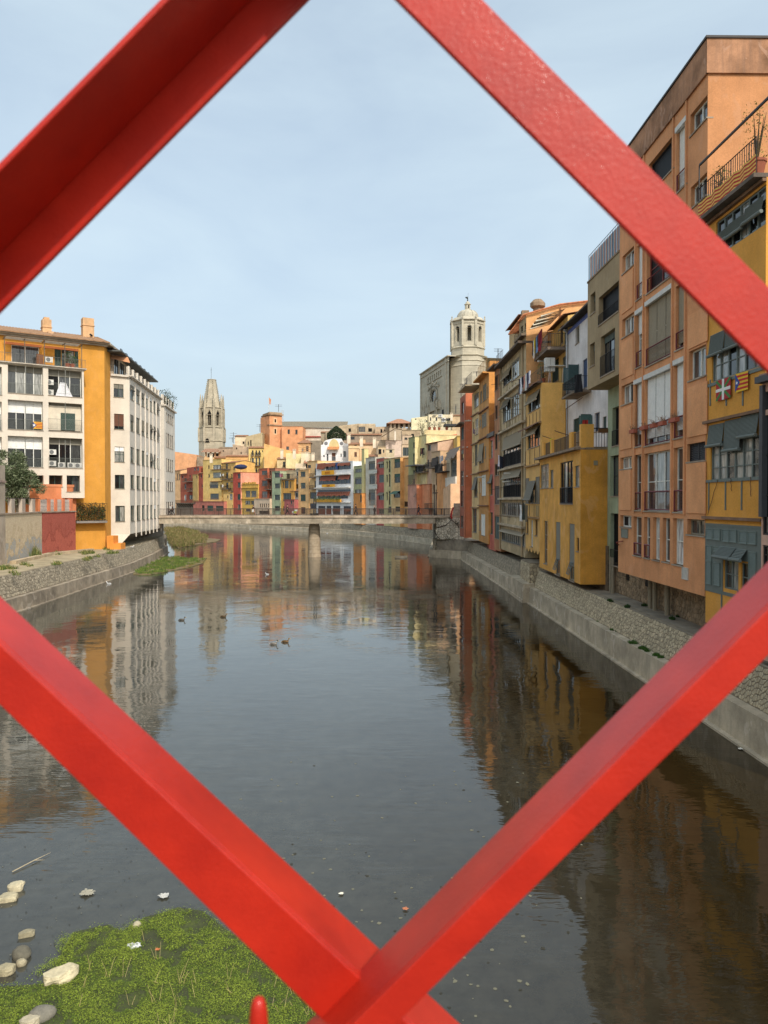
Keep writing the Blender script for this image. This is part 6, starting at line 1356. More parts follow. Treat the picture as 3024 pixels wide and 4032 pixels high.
house('', FL, zbA, ztA, (206, 203, 190), wl, dep=8, rev=.12, roof='none', into=wt, dirt=.1)
for i, x in enumerate((1070, 1112, 1148, 1178, 1208, 1236, 1268)):
    u = FL.c(1, x, 900)[0]; mb = MB(); FL.box(mb, u - .07, u + .07, zbA - .5, ztA - .3, .002, .14); mb.build('fin', plaster((212, 209, 198), .15), wt)
    a, b_ = FL.p(u, zbA - .1, .15), FL.p(u, 3.1, -3.0); mb = MB(); o = FL.u * .2; o = Vector((o.x, o.y, 0))
    mb.hexa([a, a + o, b_ + o, b_, a + Vector((0, 0, .5)), a + o + Vector((0, 0, .5)), b_ + o + Vector((0, 0, .9)), b_ + Vector((0, 0, .9))]); mb.build('strut', plaster((140, 136, 124), .5), wt)
mb = MB(); mb.poly([FL.p(0, zbA, -.0), FL.p(FL.L, zbA, -.0), FL.p(FL.L, 3.6, -3.2), FL.p(0, 3.6, -3.2)]); mb.build('soffit', plaster((112, 106, 96), .5), wt)
mb = MB(); FL.box(mb, -.25, FL.L + .1, ztA, ztA + .12, -1.5, .2); FL.box(mb, -.4, FL.L + .15, ztA + .123, ztA + .26, -1.5, .42); FA.box(mb, 0, FA.L + .3, ztA, ztA + .26, -1, .3); mb.build('cornice', plaster((206, 202, 188), .4), wt)
zr2 = ztA + .26
for i in range(9):
    u = FL.L * i / 8.5; mb = MB(); FL.box(mb, u, u + .45, zr2, zr2 + 1.25, -.4, -.02); mb.build('terrace_post', plaster((226, 222, 208), .2), wt)
railing(FL, 0, FL.L, zr2, 1.15, -.2, wt, 'k', .2); railing(FA, 0, FA.L, zr2, 1.25, -.1, wt, 'k', .15)
FLr = Face(FL.A - FL.n * 1.9 - FL.u * .5, FL.B - FL.n * 1.9); zev = FLr.c(1, 1040, 500)[1]
zev = ztA + 2.9
house('', FLr, ztA, zev, (190, 176, 150), [(FLr.L * k / 7 + .4, zev - .3, FLr.L * (k + 1) / 7 - .5, ztA + .3, '2x1k pdm l', 'uz') for k in range(7)], dep=5, rev=.1, roof='none', into=wt)
mb = MB(); FLr.box(mb, -2.2, FLr.L + .3, zev, zev + .18, -5, 1.5); mb.build('eave', flat((92, 94, 92), .7, name='zinc'), wt)
mb = MB(); tiles(mb, FLr, -2.0, FLr.L, zev + .2, 1.2, -4, 1.4, period=.5); mb.build('roof', tile_mat((128, 112, 98)), wt)
for k in range(8): mb = MB(); FLr.box(mb, FLr.L * k / 7.5 + 1, FLr.L * k / 7.5 + 1.9, zev + .25, zev + 1.0, .6, .75); mb.build('glass_screen', glass('b'), wt)
u, z = FA.c(1, 935, 440); mb = MB(); mb.poly([FA.p(.1, zev - .1, -.6), FA.p(FA.L, zev - .1, -.6), FA.p(FA.L, zev - 1.0, .3), FA.p(.1, zev - .7, .3)]); mb.build('awning', flat((196, 140, 100), .8, name='awning_cloth'), wt)
# second white wing beyond
FW2 = Face((-36.9, 122.0), (-36.15, 122.0)); F2l = Face((-36.15, 122.0), (-37.45, 132.8)); z2t = F2l.c(1, 1320, 815)[1]
t = house('second white wing just beyond the end of the footbridge, with plants on its terrace', FW2, 6.0, z2t, (206, 203, 190), [], dep=1, roof='none', name='office_wing', cat='building', dirt=.1)
z2 = [(F2l.c(1, 1313, a)[1], F2l.c(1, 1313, b_)[1]) for a, b_ in ((850, 922), (1010, 1122), (1214, 1312), (1398, 1472), (1560, 1660))]
w2 = []
for (x0, x1) in ((1307, 1321), (1326, 1338), (1343, 1353), (1358, 1368)):
    for zt_, z0 in z2: w2.append((F2l.c(1, x0, 900)[0], zt_, F2l.c(1, x1, 900)[0], z0, '1x1k pd', 'uz'))
mb = MB(); mb.box(-46, -39.3, 122.3, 132, 2.9, 6.0); mb.build('base', plaster((120, 114, 100), .5), t)
house('', F2l, 6.0, z2t, (206, 203, 190), w2, dep=9, rev=.12, roof='none', into=t, dirt=.1)
mb = MB(); F2l.box(mb, -.3, F2l.L + .2, z2t, z2t + .25, -2, .35); mb.build('cornice', plaster((206, 202, 188), .4), t)
railing(F2l, 0, F2l.L, z2t + .25, 1.7, -.2, t, 'k', .2)
for i in range(5): mb = MB(); u = F2l.L * i / 4.2; F2l.box(mb, u, u + .4, z2t + .25, z2t + 1.9, -.5, -.1); mb.build('terrace_post', plaster((226, 222, 208), .2), t)
for k, lb in enumerate(('dark leafy shrub on the near corner of the second white wing terrace', 'leafy shrub spilling over the middle of the second white wing terrace', 'leafy shrub at the far end of the second white wing terrace')):
    q = F2l.p(1.2 + k * 3.8, 0, -.3); plant(q.x, q.y, z2t + .3, 2.6, 1.3, lb, (52, 66, 40), 260, pot=False, leaf=.14)

# garden walls along the walkway
def gwall(A, B_, zt_, mat, label, name='garden_wall', th=.5):
    f = Face(A, B_); t = thing(name, label, 'wall', f.p(f.L / 2, 3, 0)); mb = MB(); f.box(mb, 0, f.L, 2.9, zt_, -th, 0); mb.build('wall_body', mat, t); mb = MB(); f.box(mb, -.05, f.L + .05, zt_, zt_ + .14, -th - .08, .1); mb.build('coping', plaster((150, 136, 118), .6), t); return f, t
def peel(c1, c2, c3, scale=.5, hz_=1.0):
    m, nt, b = newmat('peeling_plaster'); geo = N(nt, 'ShaderNodeNewGeometry'); n = N(nt, 'ShaderNodeTexNoise', Scale=scale, Detail=6.0, Roughness=.55, Distortion=.6); LK(nt, geo, 'Position', n, 'Vector')
    s = N(nt, 'ShaderNodeSeparateXYZ'); LK(nt, geo, 'Position', s, 0)
    a = N(nt, 'ShaderNodeMath', operation='MULTIPLY_ADD'); LK(nt, s, 'Z', a, 0); a.inputs[1].default_value = .085 * hz_; LK(nt, n, 'Fac', a, 2)
    r = N(nt, 'ShaderNodeValToRGB'); r.color_ramp.interpolation = 'LINEAR'; e = r.color_ramp.elements; LK(nt, a, 0, r, 0)
    e[0].position = .86; e[0].color = (*lin(c1), 1); e[1].position = .885; e[1].color = (*lin(c2), 1); x = e.new(1.0); x.color = (*lin(c3), 1)
    n2 = N(nt, 'ShaderNodeTexNoise', Scale=6.0, Detail=8.0, Roughness=.7); LK(nt, geo, 'Position', n2, 'Vector'); m2 = N(nt, 'ShaderNodeMixRGB', blend_type='OVERLAY'); m2.inputs[0].default_value = .7; LK(nt, r, 0, m2, 1); LK(nt, n2, 'Fac', m2, 2); LK(nt, m2, 0, b, 'Base Color')
    b.inputs['Roughness'].default_value = .95; bp = N(nt, 'ShaderNodeBump', Strength=.9, Distance=.06); LK(nt, a, 0, bp, 'Height'); LK(nt, bp, 0, b, 'Normal'); return m
FGw = Face((-34.3, 57.2), (-38.4, 83.1)); zg = FGw.c(1, 180, 1655)[1]
f, t = gwall((-34.3, 57.2), (-38.4, 83.1), zg, peel((168, 166, 160), (190, 170, 138), (206, 188, 158), .9), 'cream garden wall with peeling plaster and a grey base, near the photo edge')
for k, x in enumerate((0, 98, 182, 262)):
    u = f.c(1, x, 1600)[0]; mb = MB(); f.box(mb, u, u + 1.05, zg + .14, zg + 1.55, -.42, -.08); mb.build('balustrade_block', plaster((176, 164, 148), .5), t)
mb = MB(); f.box(mb, f.L * .3, f.L, zg + 1.55, zg + 1.62, -.35, -.15); mb.build('rail', flat((50, 48, 46), .6, name='iron'), t)
f, t = gwall((-38.4, 83.15), (-37.45, 89.9), zg, peel((168, 88, 72), (144, 70, 56), (158, 82, 68), .75, .9), 'faded red garden wall with paler patched plaster below the orange balustrade')
for k, x in enumerate((385, 440, 500, 562)):
    u = f.c(1, x, 1600)[0]; mb = MB(); f.box(mb, u, u + .45, zg + .14, zg + 1.6, -.45, -.05); mb.build('balustrade_post', plaster((206, 112, 74), .3), t)
    mb = MB(); f.box(mb, u - 1.1, u - .02, zg + .14, zg + 1.5, -.3, -.2)
    for j in range(3): f.box(mb, u - 1.1, u - .02, zg + .3 + j * .42, zg + .38 + j * .42, -.33, -.17)
    mb.build('lattice_block', plaster((186, 176, 166), .4), t)
FOb = Face((-41.2, 84.9), (-37.75, 90.9)); zo = FOb.c(1, 450, 1442)[1]
t = thing('orange_garden_wall', 'orange plastered wall block behind the balustrade under the white balconies', 'wall', FOb.p(2, zg, 0)); mb = MB(); a = FOb.c(1, 300, 1500)[0]
FOb.box(mb, max(a, -1.5), FOb.L, zg - 1, zo, -3, 0); mb.build('wall_body', plaster((214, 122, 74), .3), t); mb = MB(); FOb.box(mb, max(a, -1.5) - .1, FOb.L + .05, zo, zo + .3, -3.05, .05); mb.build('coping', plaster((216, 128, 82), .3), t)
FTp = Face((-33.9, 57.5), (-36.25, 67.5)); t = thing('grey_wall_pier', 'tall grey plastered wall end at the left edge of the photo', 'wall', FTp.p(3, 3, -.5))
mb = MB(); a = FGw.c(1, 38, 1400)[0]; FGw.box(mb, 0, a, 3, FGw.c(1, 20, 1272)[1], -1.2, .03); mb.build('wall_body', plaster((170, 158, 140), .5), t); mb = MB(); FGw.box(mb, 0, a + .05, FGw.c(1, 20, 1400)[1] - .1, FGw.c(1, 20, 1400)[1] + .1, .03, .12); mb.build('string_course', plaster((150, 130, 120), .5), t)
# hedge box on the ochre building
u0, z0 = FYel.c(1, 592, 1712); u1 = FYel.c(1, 850, 1712)[0]; u1 = min(u1, FYel.L); t = thing('hedge_planter', 'dark leafy hedge in a long planter behind railings on the ochre building', 'hedge', FYel.p((u0 + u1) / 2, z0, .5))
mb = MB(); FYel.box(mb, u0, u1, z0 - .25, z0, .0, 1.1); mb.build('planter_shelf', plaster((120, 118, 112), .5), t)
z1 = FYel.c(1, 720, 1572)[1]; mb = MB(); rnd = random.Random(77)
for k in range(3000):
    c_ = FYel.p(rnd.uniform(u0 + .1, u1 - .1), z0 + (z1 - z0) * rnd.random() ** .8 * (.9 + .15 * math.sin(k)), rnd.uniform(.1, 1.0)); s = .1
    mb.m = rnd.choice((0, 0, 1)); mb.poly([c_ + Vector((rnd.uniform(-s, s), rnd.uniform(-s, s), rnd.uniform(-s, s))) for _ in range(3)])
mb.build('hedge', [leaf_mat((56, 72, 42), 'hedge_leaf'), leaf_mat((110, 84, 56), 'hedge_dry')], t, kind='stuff')
railing(FYel, u0, u1, z0, z1 - z0, 1.05, t, 'k', .3)
# olive tree
t = thing('olive_tree', 'rounded silvery olive tree behind the peeling garden wall', 'tree', (-40.6, 83, 4)); c0 = PY(68, 1895, 83)
mb = MB(); mb.tube([(c0.x, 83, 3), (c0.x + .2, 83, 6), (c0.x, 83, 9)], [.4, .3, .22], 8)
rnd = random.Random(5)
for k in range(7): a = k * .9; mb.tube([(c0.x, 83, 7 + k * .3), (c0.x + 1.6 * math.cos(a), 83 + 1.4 * math.sin(a), c0.z + rnd.uniform(-1, 1.4))], [.16, .06], 5)
mb.build('trunk', flat((92, 82, 68), .95, name='bark'), t)
mb = MB(); cl = [(c0 + Vector((rnd.gauss(0, 1.05), rnd.gauss(0, 1.0), rnd.gauss(.1, 1.15))), rnd.uniform(.5, 1.05)) for _ in range(46)]
for q, r_ in cl:
    for k in range(400):
        v = Vector((rnd.gauss(0, 1), rnd.gauss(0, 1), rnd.gauss(0, 1))).normalized() * r_ * rnd.random() ** .4; p = q + v; s = .17
        d1 = Vector((rnd.uniform(-1, 1), rnd.uniform(-1, 1), rnd.uniform(-.6, 1))).normalized() * s; d2 = Vector((rnd.uniform(-1, 1), rnd.uniform(-1, 1), rnd.uniform(-1, 1))) * .04
        mb.m = rnd.choice((0, 0, 1, 2)); mb.poly([p - d1, p + d2, p + d1, p - d2])
mb.build('crown', [leaf_mat((96, 106, 76), 'olive_leaf'), leaf_mat((62, 76, 46), 'olive_leaf_dark'), leaf_mat((136, 144, 112), 'olive_leaf_pale', .3)], t, kind='stuff')
# orange steps at the end of the ochre building
t = thing('orange_steps', 'two orange plastered step blocks at the foot of the ochre building', 'steps', (-34, 93.5, 3))
for (x0, x1, y1) in ((850, 903, 122), (903.2, 961, 182)):
    a, b_ = PY(*S(15, x0, y1), 92.9), PY(*S(15, x1, y1), 92.9); mb = MB(); mb.box(a.x, b_.x, 92.9, 94.6, 3.0, a.z); mb.build('step_block', plaster((222, 134, 48), .2), t)
mb = MB(); pl_ = [(-37.0, 71), (-38.6, 83), (-36.6, 90)]
for i in range(2):
    a, b_ = Vector(pl_[i]), Vector(pl_[i + 1]); f = Face(a, b_); n = 7
    for k in range(n): f.box(mb, f.L * k / n + .03, f.L * (k + 1) / n - .03, 3.0, 3.32, 1.0, 1.6)
tag(mb.build('kerb_blocks', plaster((178, 162, 130), .6), kind=None, org=(-37, 80, 3)), 'low stone kerb running along the foot of the garden walls', 'kerb')

# the left bank goes on towards the camera: sunlit apartment houses outside the frame, seen in windows and water
for k, (y0, y1, hh, rgb, lb) in enumerate(((-34, -8, 24, (226, 206, 170), 'cream apartment house across the river, level with the iron bridge'), (-7.6, 22, 27, (222, 190, 140), 'sand coloured apartment house across the river, before the garden walls'), (22.4, 51, 23, (228, 218, 196), 'pale apartment house across the river, nearest the garden walls'))):
    f = Face((-39, y0), (-39.6, y1)); n = int(f.L / 3.4)
    w = [(f.L * (i + .28) / n, 5.6 + j * 3.6, f.L * (i + .72) / n, 3.6 + j * 3.6, '2x1' + 'gbw'[k] + ' pdm l', 'uz') for i in range(n) for j in range(int((hh - 5) / 3.6) + 1)]
    house(lb, f, 3.0, 3 + hh, rgb, w, dep=12, roof='flat', cat='apartment house', name='apartment_house', detail=False)
# ------------------------------------------------------------ the coloured houses beyond the footbridge
FR = [(15.5, 124)] + offset(OUT_R3[2:], 2.6)
def ff(p0, p1, o=0):
    a, b_ = hit(p0, FR), hit(p1, FR); f = Face(a, b_); return Face(f.A + f.n * o, f.B + f.n * o)
YS = []
def fh(c, x0, x1, yt, rgb, wins, label, o=0, Y=None, zb=2.95, roof='flat', dep=8, ytr=None, **kw):
    if Y is None: face = ff(S(c, x0, 0)[0], S(c, x1, 0)[0], o)
    else:
        a, b_ = S(c, x0, 0)[0], S(c, x1, 0)[0]; q = hit((a + b_) / 2, FR) or hit(b_, FR); Y = max(Y, q[1] + 13 + (Y - 225) * .3) if q else Y; YS.append((S(c, x0, 0)[0], Y)); face = Face(((a - CX) / F * Y, Y), ((b_ - CX) / F * Y, Y))
    zt = face.c(c, (x0 + x1) / 2 if ytr is None else x0 + .5, yt)[1]; ztr = None if ytr is None else face.c(c, x1 - .5, ytr)[1]
    t = house(label, face, zb, zt, rgb, wins, dep=dep, roof=roof, crop=c, ztr=ztr, rev=.18, detail=False, **kw); return t, face, zt
def row(xs, ys, st): return [(a, y0, b_, y1, st) for a, b_ in xs for y0, y1 in ys]
def balc(face, t, c, x0, x1, y, d=1.1, h=1.05, col='k', slab=(120, 108, 94)):
    a, b_ = face.c(c, x0, y)[0], face.c(c, x1, y)[0]; z = face.c(c, (x0 + x1) / 2, y)[1]
    mb = MB(); face.box(mb, a, b_, z - .18, z, .0, d); mb.build('balcony_slab', plaster(slab, .6), t); railing(face, a + .05, b_ - .05, z, h, d - .06, t, col, .22, ends=d - .1, r=.022)
def wash(face, c, x0, x1, y, n, cols, desc, h=1.1, d=1.2, seed=1):
    a, b_ = face.c(c, x0, y), face.c(c, x1, y); cloth(face.p(a[0], a[1], d), face.p(b_[0], a[1], d), n, h, cols, [f'{w} {desc}' for w in ('first of the washing', 'second of the washing', 'third of the washing', 'fourth of the washing', 'fifth of the washing')][:n], seed=seed)

fh(2, 128, 374, 1045, (214, 152, 104), [], 'large plain peach house behind the red houses, with sloping gable top', Y=300, ytr=1080, roof='none', dep=12)
fh(2, 128, 240, 1140, (226, 180, 120), [], 'pale apricot wall below the plain peach gable', Y=297, roof='none', dep=2)
fh(2, 132, 196, 1255, (222, 176, 122), [(152, 1285, 166, 1355, '1x1b pd'), (172, 1285, 186, 1355, '1x1b pd'), (140, 1330, 150, 1360, '1x1b pd')], 'peach house at the left end of the far row, beside the dark red house', roof='tile')
fh(2, 196, 272, 1292, (150, 74, 54), [(212, 1310, 228, 1340, '1x1b pd'), (238, 1400, 258, 1455, '1x1w pd'), (235, 1515, 258, 1585, '1x1w pc'), (238, 1335, 262, 1365, '1x1b pd')], 'low dark red house, left of the taller dark red one', roof='tile')
t, f, z = fh(2, 272, 405, 1222, (142, 66, 50), [(342, 1215, 362, 1250, '1x1y pd'), (374, 1203, 396, 1250, '1x1y pm'), (290, 1520, 350, 1565, '4x1b pcd'), (292, 1300, 306, 1330, '1x1b pd'), (300, 1440, 318, 1470, '1x1b pd')], 'tall dark red house with wooden balconies', o=.2, ytr=1205, roof='none')
balc(f, t, 2, 240, 350, 1372, col='b'); balc(f, t, 2, 290, 350, 1475, col='b')
fh(2, 350, 404, 1297, (172, 146, 84), [(366, 1310, 380, 1330, '1x1b pd')], 'slim olive ochre strip house between the two dark red walls', o=.8)
t, f, z = fh(2, 404, 450, 1283, (140, 64, 50), [(416, 1300, 430, 1330, '1x1b pd'), (424, 1405, 438, 1435, '1x1b pd')], 'narrow dark red house beside the tall yellow one', o=.4, roof='tile')
t, f, z = fh(2, 175, 395, 1605, (128, 116, 100), [], 'old stone undercroft with timber brackets below the dark red houses', o=1.0, roof='none', cat='undercroft', name='undercroft')
balc(f, t, 2, 160, 400, 1605, d=1.6, col='b')
for k in range(9):
    u = f.c(2, 185 + k * 25, 1600)[0]; mb = MB(); mb.tube([f.p(u, z - .1, 1.5), f.p(u, z - 1.6, .05)], .12, 4); mb.build('bracket', flat((60, 46, 38), .9, name='old_wood'), t)
t, f, z = fh(2, 450, 652, 1135, (230, 192, 108), [(547, 1190, 635, 1238, '5x1w pdcdcd'), (547, 1272, 635, 1330, '7x1g pc'), (512, 1375, 606, 1442, '5x1b pm b.45,t'), (517, 1502, 612, 1565, '4x2g pm'), (495, 1195, 511, 1230, '1x1b pd'), (497, 1292, 514, 1325, '1x1b pd'), (580, 1105, 600, 1130, '1x1b pd')], 'broad buttery yellow house with four rows of wide windows', o=.3, roof='flat')
for y in (1240, 1370): ledge(f, t, 2, 590, y, f.c(2, 530, y)[0], f.c(2, 645, y)[0], d=.5, rgb=(140, 92, 62))
t, f, z = fh(2, 398, 732, 1592, (172, 98, 84), [(427, 1630, 457, 1690, '1x1b pd'), (486, 1633, 551, 1690, '1x1g L'), (580, 1636, 662, 1690, '5x1g pm'), (674, 1635, 688, 1690, '1x1b pd')], 'long low rose red ground floor with a terrace below the broad yellow house', o=2.4, dep=3)
railing(f, 0, f.L, z + .16, 1.1, -.1, t, (150, 110, 80), .4)
t, f, z = fh(2, 652, 798, 1170, (224, 180, 96), [(688, 1176, 710, 1236, '1x1b pm'), (690, 1272, 716, 1340, '1x1b pm'), (692, 1385, 717, 1450, '1x1b pm'), (745, 1290, 760, 1340, '1x1b pd'), (770, 1210, 786, 1240, '1x1b pd')], 'yellow house with dark balconies full of washing, left of the bright red house', roof='tile')
for y in (1237, 1345, 1452): balc(f, t, 2, 655, 742, y)
for y in (1368, 1476): balc(f, t, 2, 745, 795, y)
wash(f, 2, 655, 700, 1290, 3, [(225, 225, 222), (60, 60, 60), (216, 214, 205)], 'on the middle balcony of the yellow house by the red one', seed=51); wash(f, 2, 660, 695, 1405, 2, [(30, 32, 36), (210, 206, 200)], 'on the lower balcony of the yellow house by the red one', seed=53)
fh(2, 694, 797, 1497, (226, 184, 104), [(728, 1507, 778, 1570, '3x2w pd'), (702, 1525, 716, 1550, '1x1b pd'), (755, 1625, 790, 1660, '2x1b pd')], 'small yellow annex with a white barred window beside the bright red house', o=1.2, dep=3)
t, f, z = fh(2, 797, 880, 1275, (176, 66, 52), [(815, 1286, 856, 1336, '3x1b pmd b.2,g'), (815, 1380, 857, 1436, '3x1g pmd b.2,g'), (815, 1508, 857, 1570, '2x1g L'), (815, 1620, 858, 1680, '3x1b pcm'), (866, 1388, 874, 1410, '1x1b pd')], 'narrow bright red house with a pale pink flank and a blue parasol on its roof', o=1.0, side=(226, 152, 126))
railing(f, 0, f.L + 4, z + .15, 1.7, -.2, t, 'k', .3); q = f.p(f.c(2, 836, 1240)[0], 0, -.6)
t = thing('parasol', 'folded dark blue parasol on the roof of the narrow bright red house', 'parasol', (q.x, q.y, z)); mb = MB(); mb.blob((q.x, q.y, z + 2.0), (2.2, 1.2, .9), 10, 6); mb.build('canopy', flat((38, 48, 84), .8, name='canvas'), t); mb = MB(); mb.tube([(q.x, q.y, z), (q.x, q.y, z + 2)], .05, 5); mb.build('pole', flat((150, 150, 150), .5), t)
fh(2, 758, 940, 1185, (218, 178, 112), [(775, 1205, 800, 1235, '2x1b pd'), (862, 1205, 884, 1235, '1x1g pd'), (898, 1203, 918, 1228, '1x1b pd')], 'low tiled house directly behind the bright red roof terrace', Y=240, roof='tile')
t, f, z = fh(2, 880, 1060, 1405, (226, 178, 76), [(902, 1472, 956, 1540, '4x1t pmb'), (962, 1472, 1022, 1540, '4x1t pmb'), (900, 1580, 957, 1620, '4x1t pcm'), (962, 1580, 1022, 1620, '4x1t pmb'), (905, 1665, 960, 1695, '3x1B pb')], 'golden yellow house with crested parapet and wide grey windows', o=.6)
mb = MB()
for k in range(7): u = .4 + k * (f.L - 2.6) / 6.4; f.box(mb, u, u + .9, z + .16, z + .75 + .15 * (k % 2), -.3, .05)
mb.build('crest', plaster((212, 158, 64), .5), t); ledge(f, t, 2, 960, 1440, d=.35, rgb=(206, 160, 72)); ledge(f, t, 2, 960, 1560, d=.3, rgb=(206, 160, 72))
t, f, z = fh(2, 940, 1106, 1008, (224, 196, 112), row(((970, 994), (1013, 1031), (1046, 1064)), ((1115, 1195), (1228, 1310), (1340, 1388)), '1x1y pm') + row(((972, 990), (1013, 1029), (1046, 1062)), ((1032, 1082),), '1x1b pd') + [(1084, 1030, 1094, 1048, '1x1b pd'), (955, 1120, 965, 1150, '1x1b pd')], 'very tall pale yellow house with three columns of balcony windows', Y=243, roof='tile')
for y in (1090, 1198, 1314):
    for x in (966, 1008, 1042) if y == 1090 else (962,): balc(f, t, 2, x, x + (28 if y == 1090 else 102), y, d=.8)
fh(2, 1106, 1405, 958, (228, 178, 104), [], 'big blank orange yellow flank with a falling roof line behind the pale houses', Y=244, ytr=1042, roof='none')
t, f, z = fh(2, 1060, 1152, 1232, (190, 92, 62), [(1078, 1253, 1140, 1297, '7x1y pm'), (1080, 1360, 1142, 1418, '7x1y pm'), (1080, 1478, 1147, 1546, '7x1y pmc')], 'terracotta red house with three wide grey windows', o=.3)
seams(f, t, 2, [(1066, 1150, 1300, 1355), (1066, 1150, 1420, 1472)], 5, (160, 74, 50))
t, f, z = fh(2, 1152, 1216, 1232, (146, 92, 70), [(1160, 1255, 1180, 1300, '1x1b pd'), (1160, 1365, 1185, 1420, '1x1b pd'), (1165, 1480, 1185, 1530, '1x1b pd')], 'shaded brown house with dark balconies beside the terracotta one', o=-.4)
for y in (1325, 1440): balc(f, t, 2, 1150, 1214, y + 15, d=1.5, h=1.8, col='b')
t, f, z = fh(2, 1044, 1214, 1562, (214, 190, 160), [(x, 1612, x + 13, 1652, '1x1k pd') for x in (1058, 1078, 1102, 1124, 1148)] + [(1048, 1690, 1200, 1725, '4x1b pd')], 'pale ground floor with five small windows below the terracotta house', o=1.6, dep=3); railing(f, 0, f.L, z + .15, 1.2, -.1, t, (130, 70, 60), .4)
t, f, z = fh(2, 1216, 1303, 1262, (158, 178, 142), [(1219, y, 1300, y + h, '5x1g pmdm b.15,g') for y, h in ((1274, 52), (1392, 50), (1515, 56), (1638, 50))], 'light green house with four bands of dark green windows', o=.8)
seams(f, t, 2, [(1218, 1301, 1335, 1388), (1218, 1301, 1450, 1512), (1218, 1301, 1575, 1635)], 5, (130, 150, 118))
t, f, z = fh(2, 1303, 1447, 1345, (224, 162, 70), [(1308, 1372, 1321, 1440, '1x1g pm'), (1329, 1360, 1372, 1442, '2x1g pm'), (1383, 1370, 1397, 1440, '1x1g pm'), (1310, 1497, 1400, 1582, '6x1g pmd'), (1312, 1640, 1372, 1690, '4x1g pm')], 'amber house with a covered washing balcony on top', o=.4)
fh(2, 1303, 1445, 1255, (206, 190, 150), [(1320, 1290, 1336, 1340, '1x1b pd'), (1350, 1285, 1385, 1342, '2x1b pd')], 'cream loggia storey above the amber house', o=-1.6, zb=12, dep=6, roof='flat'); balc(f, t, 2, 1300, 1445, 1347, d=.6, h=1.6)
wash(f, 2, 1310, 1345, 1285, 2, [(196, 120, 150), (150, 60, 76)], 'under the cream loggia', seed=61)
t, f, z = fh(2, 1380, 1488, 1572, (164, 84, 82), [(1393, 1580, 1413, 1617, '1x1t pm'), (1420, 1578, 1452, 1632, '2x2t pm'), (1458, 1580, 1480, 1614, '1x1t pm')], 'low raspberry red house with three small windows', o=1.8, dep=3); railing(f, 0, f.L, z + .15, 1.5, -.1, t, 'k', .3)
fh(2, 1404, 1488, 1478, (150, 144, 134), [(1412, 1495, 1440, 1540, '1x1k pd'), (1450, 1495, 1476, 1540, '1x1k pd')], 'grey shaded storey above the raspberry red house', o=.2, roof='tile')
fh(2, 1446, 1488, 1235, (176, 168, 146), [(1452, 1265, 1484, 1308, '1x1y pm'), (1452, 1320, 1484, 1370, '1x1y pc'), (1452, 1400, 1480, 1450, '1x1k pd')], 'slim grey cream strip house above the raspberry red one', o=-.3)
t, f, z = fh(2, 1488, 1604, 1245, (226, 178, 116), [(1501, 1263, 1555, 1318, '2x2g pmd b.3,g'), (1503, 1385, 1556, 1446, '2x1g pmd b.5,g'), (1503, 1512, 1557, 1583, '2x1g L'), (1508, 1652, 1556, 1722, '2x1k pd')], 'peach house with dark green blinds left of the cream balconied one', o=.3)
t, f, z = fh(3, 30, 132, 808, (224, 182, 120), [(100, 880, 121, 960, '1x1k pd'), (98, 1005, 120, 1070, '1x1k pd'), (52, 1118, 122, 1182, '4x1g pmb'), (52, 1230, 122, 1284, '4x1B pb'), (20, 845, 62, 873, '2x1b pd')], 'cream house with small dark balconies, left of the big white house', o=.1, roof='flat')
for y in (968, 1085): balc(f, t, 3, 72, 126, y)
# upper tiers on the hill, left part
fh(2, 1102, 1272, 1118, (226, 214, 184), [(1124, 1155, 1140, 1215, '1x1k pd'), (1155, 1152, 1172, 1225, '1x1k pd'), (1206, 1146, 1240, 1190, '2x1g pm')], 'white cottage with a dark door above the terracotta house', Y=238, roof='tile')
fh(2, 1248, 1352, 1128, (226, 206, 150), [(1310, 1155, 1336, 1215, '1x1g pd')], 'small pale yellow house with a green door high on the slope', Y=236, roof='tile')
fh(2, 1345, 1512, 1062, (232, 214, 154), [], 'plain pale yellow blank wall high above the light green house', Y=238, ytr=1072, roof='none', dep=6)
fh(2, 1510, 1600, 1060, (228, 216, 180), [], 'cream blank wall under the small pyramid roofed turret', Y=239, roof='flat')
t, f, z = fh(2, 1448, 1660, 1175, (226, 208, 176), [(1560, 1180, 1618, 1225, '2x1k pd')], 'cream terrace house with a tiled awning below the turret', Y=233, roof='none'); mb = MB(); tiles(mb, f, f.c(2, 1540, 1170)[0], f.L, z + .1, 1.0, -2, 1.0); mb.build('hood', tile_mat((160, 110, 84)), t)
t, f, z = fh(2, 1480, 1620, 955, (222, 178, 122), [(1515, 1010, 1534, 1045, '1x1b pc'), (1562, 985, 1590, 1050, '1x2g pd')], 'small square turret with a tiled pyramid roof on the slope', Y=262, roof='hip', dep=9, name='turret', cat='turret')
for k in range(4): ledge(f, t, 2, 1550, 975 + k * 22, h=.18, d=.04, rgb=(196, 140, 92))
t, f, z = fh(2, 455, 625, 1108, (214, 176, 120), [], 'ochre house with an open loggia under a broad tiled roof, above the broad yellow house', Y=262, roof='none', dep=8)
zr_ = f.c(2, 540, 1052)[1]
for x in (470, 520, 570, 616): u = f.c(2, x, 1080)[0]; mb = MB(); f.box(mb, u - .3, u + .3, z, zr_, -.8, -.2); mb.build('loggia_pillar', plaster((210, 170, 120), .4), t)
mb = MB(); f.box(mb, 0, f.L, z, zr_, -7.5, -6); mb.build('loggia_back', plaster((90, 74, 60), .4), t); mb = MB(); tiles(mb, f, -1.0, f.L + .5, zr_, 1.2, -6, 1.8); mb.build('roof', tile_mat((152, 116, 92)), t)
fh(2, 565, 700, 1115, (222, 168, 96), [(580, 1128, 602, 1150, '1x1b pd'), (630, 1125, 650, 1150, '1x1b pd')], 'low orange attic with a long tiled roof above the balconied yellow house', Y=256, roof='tile')
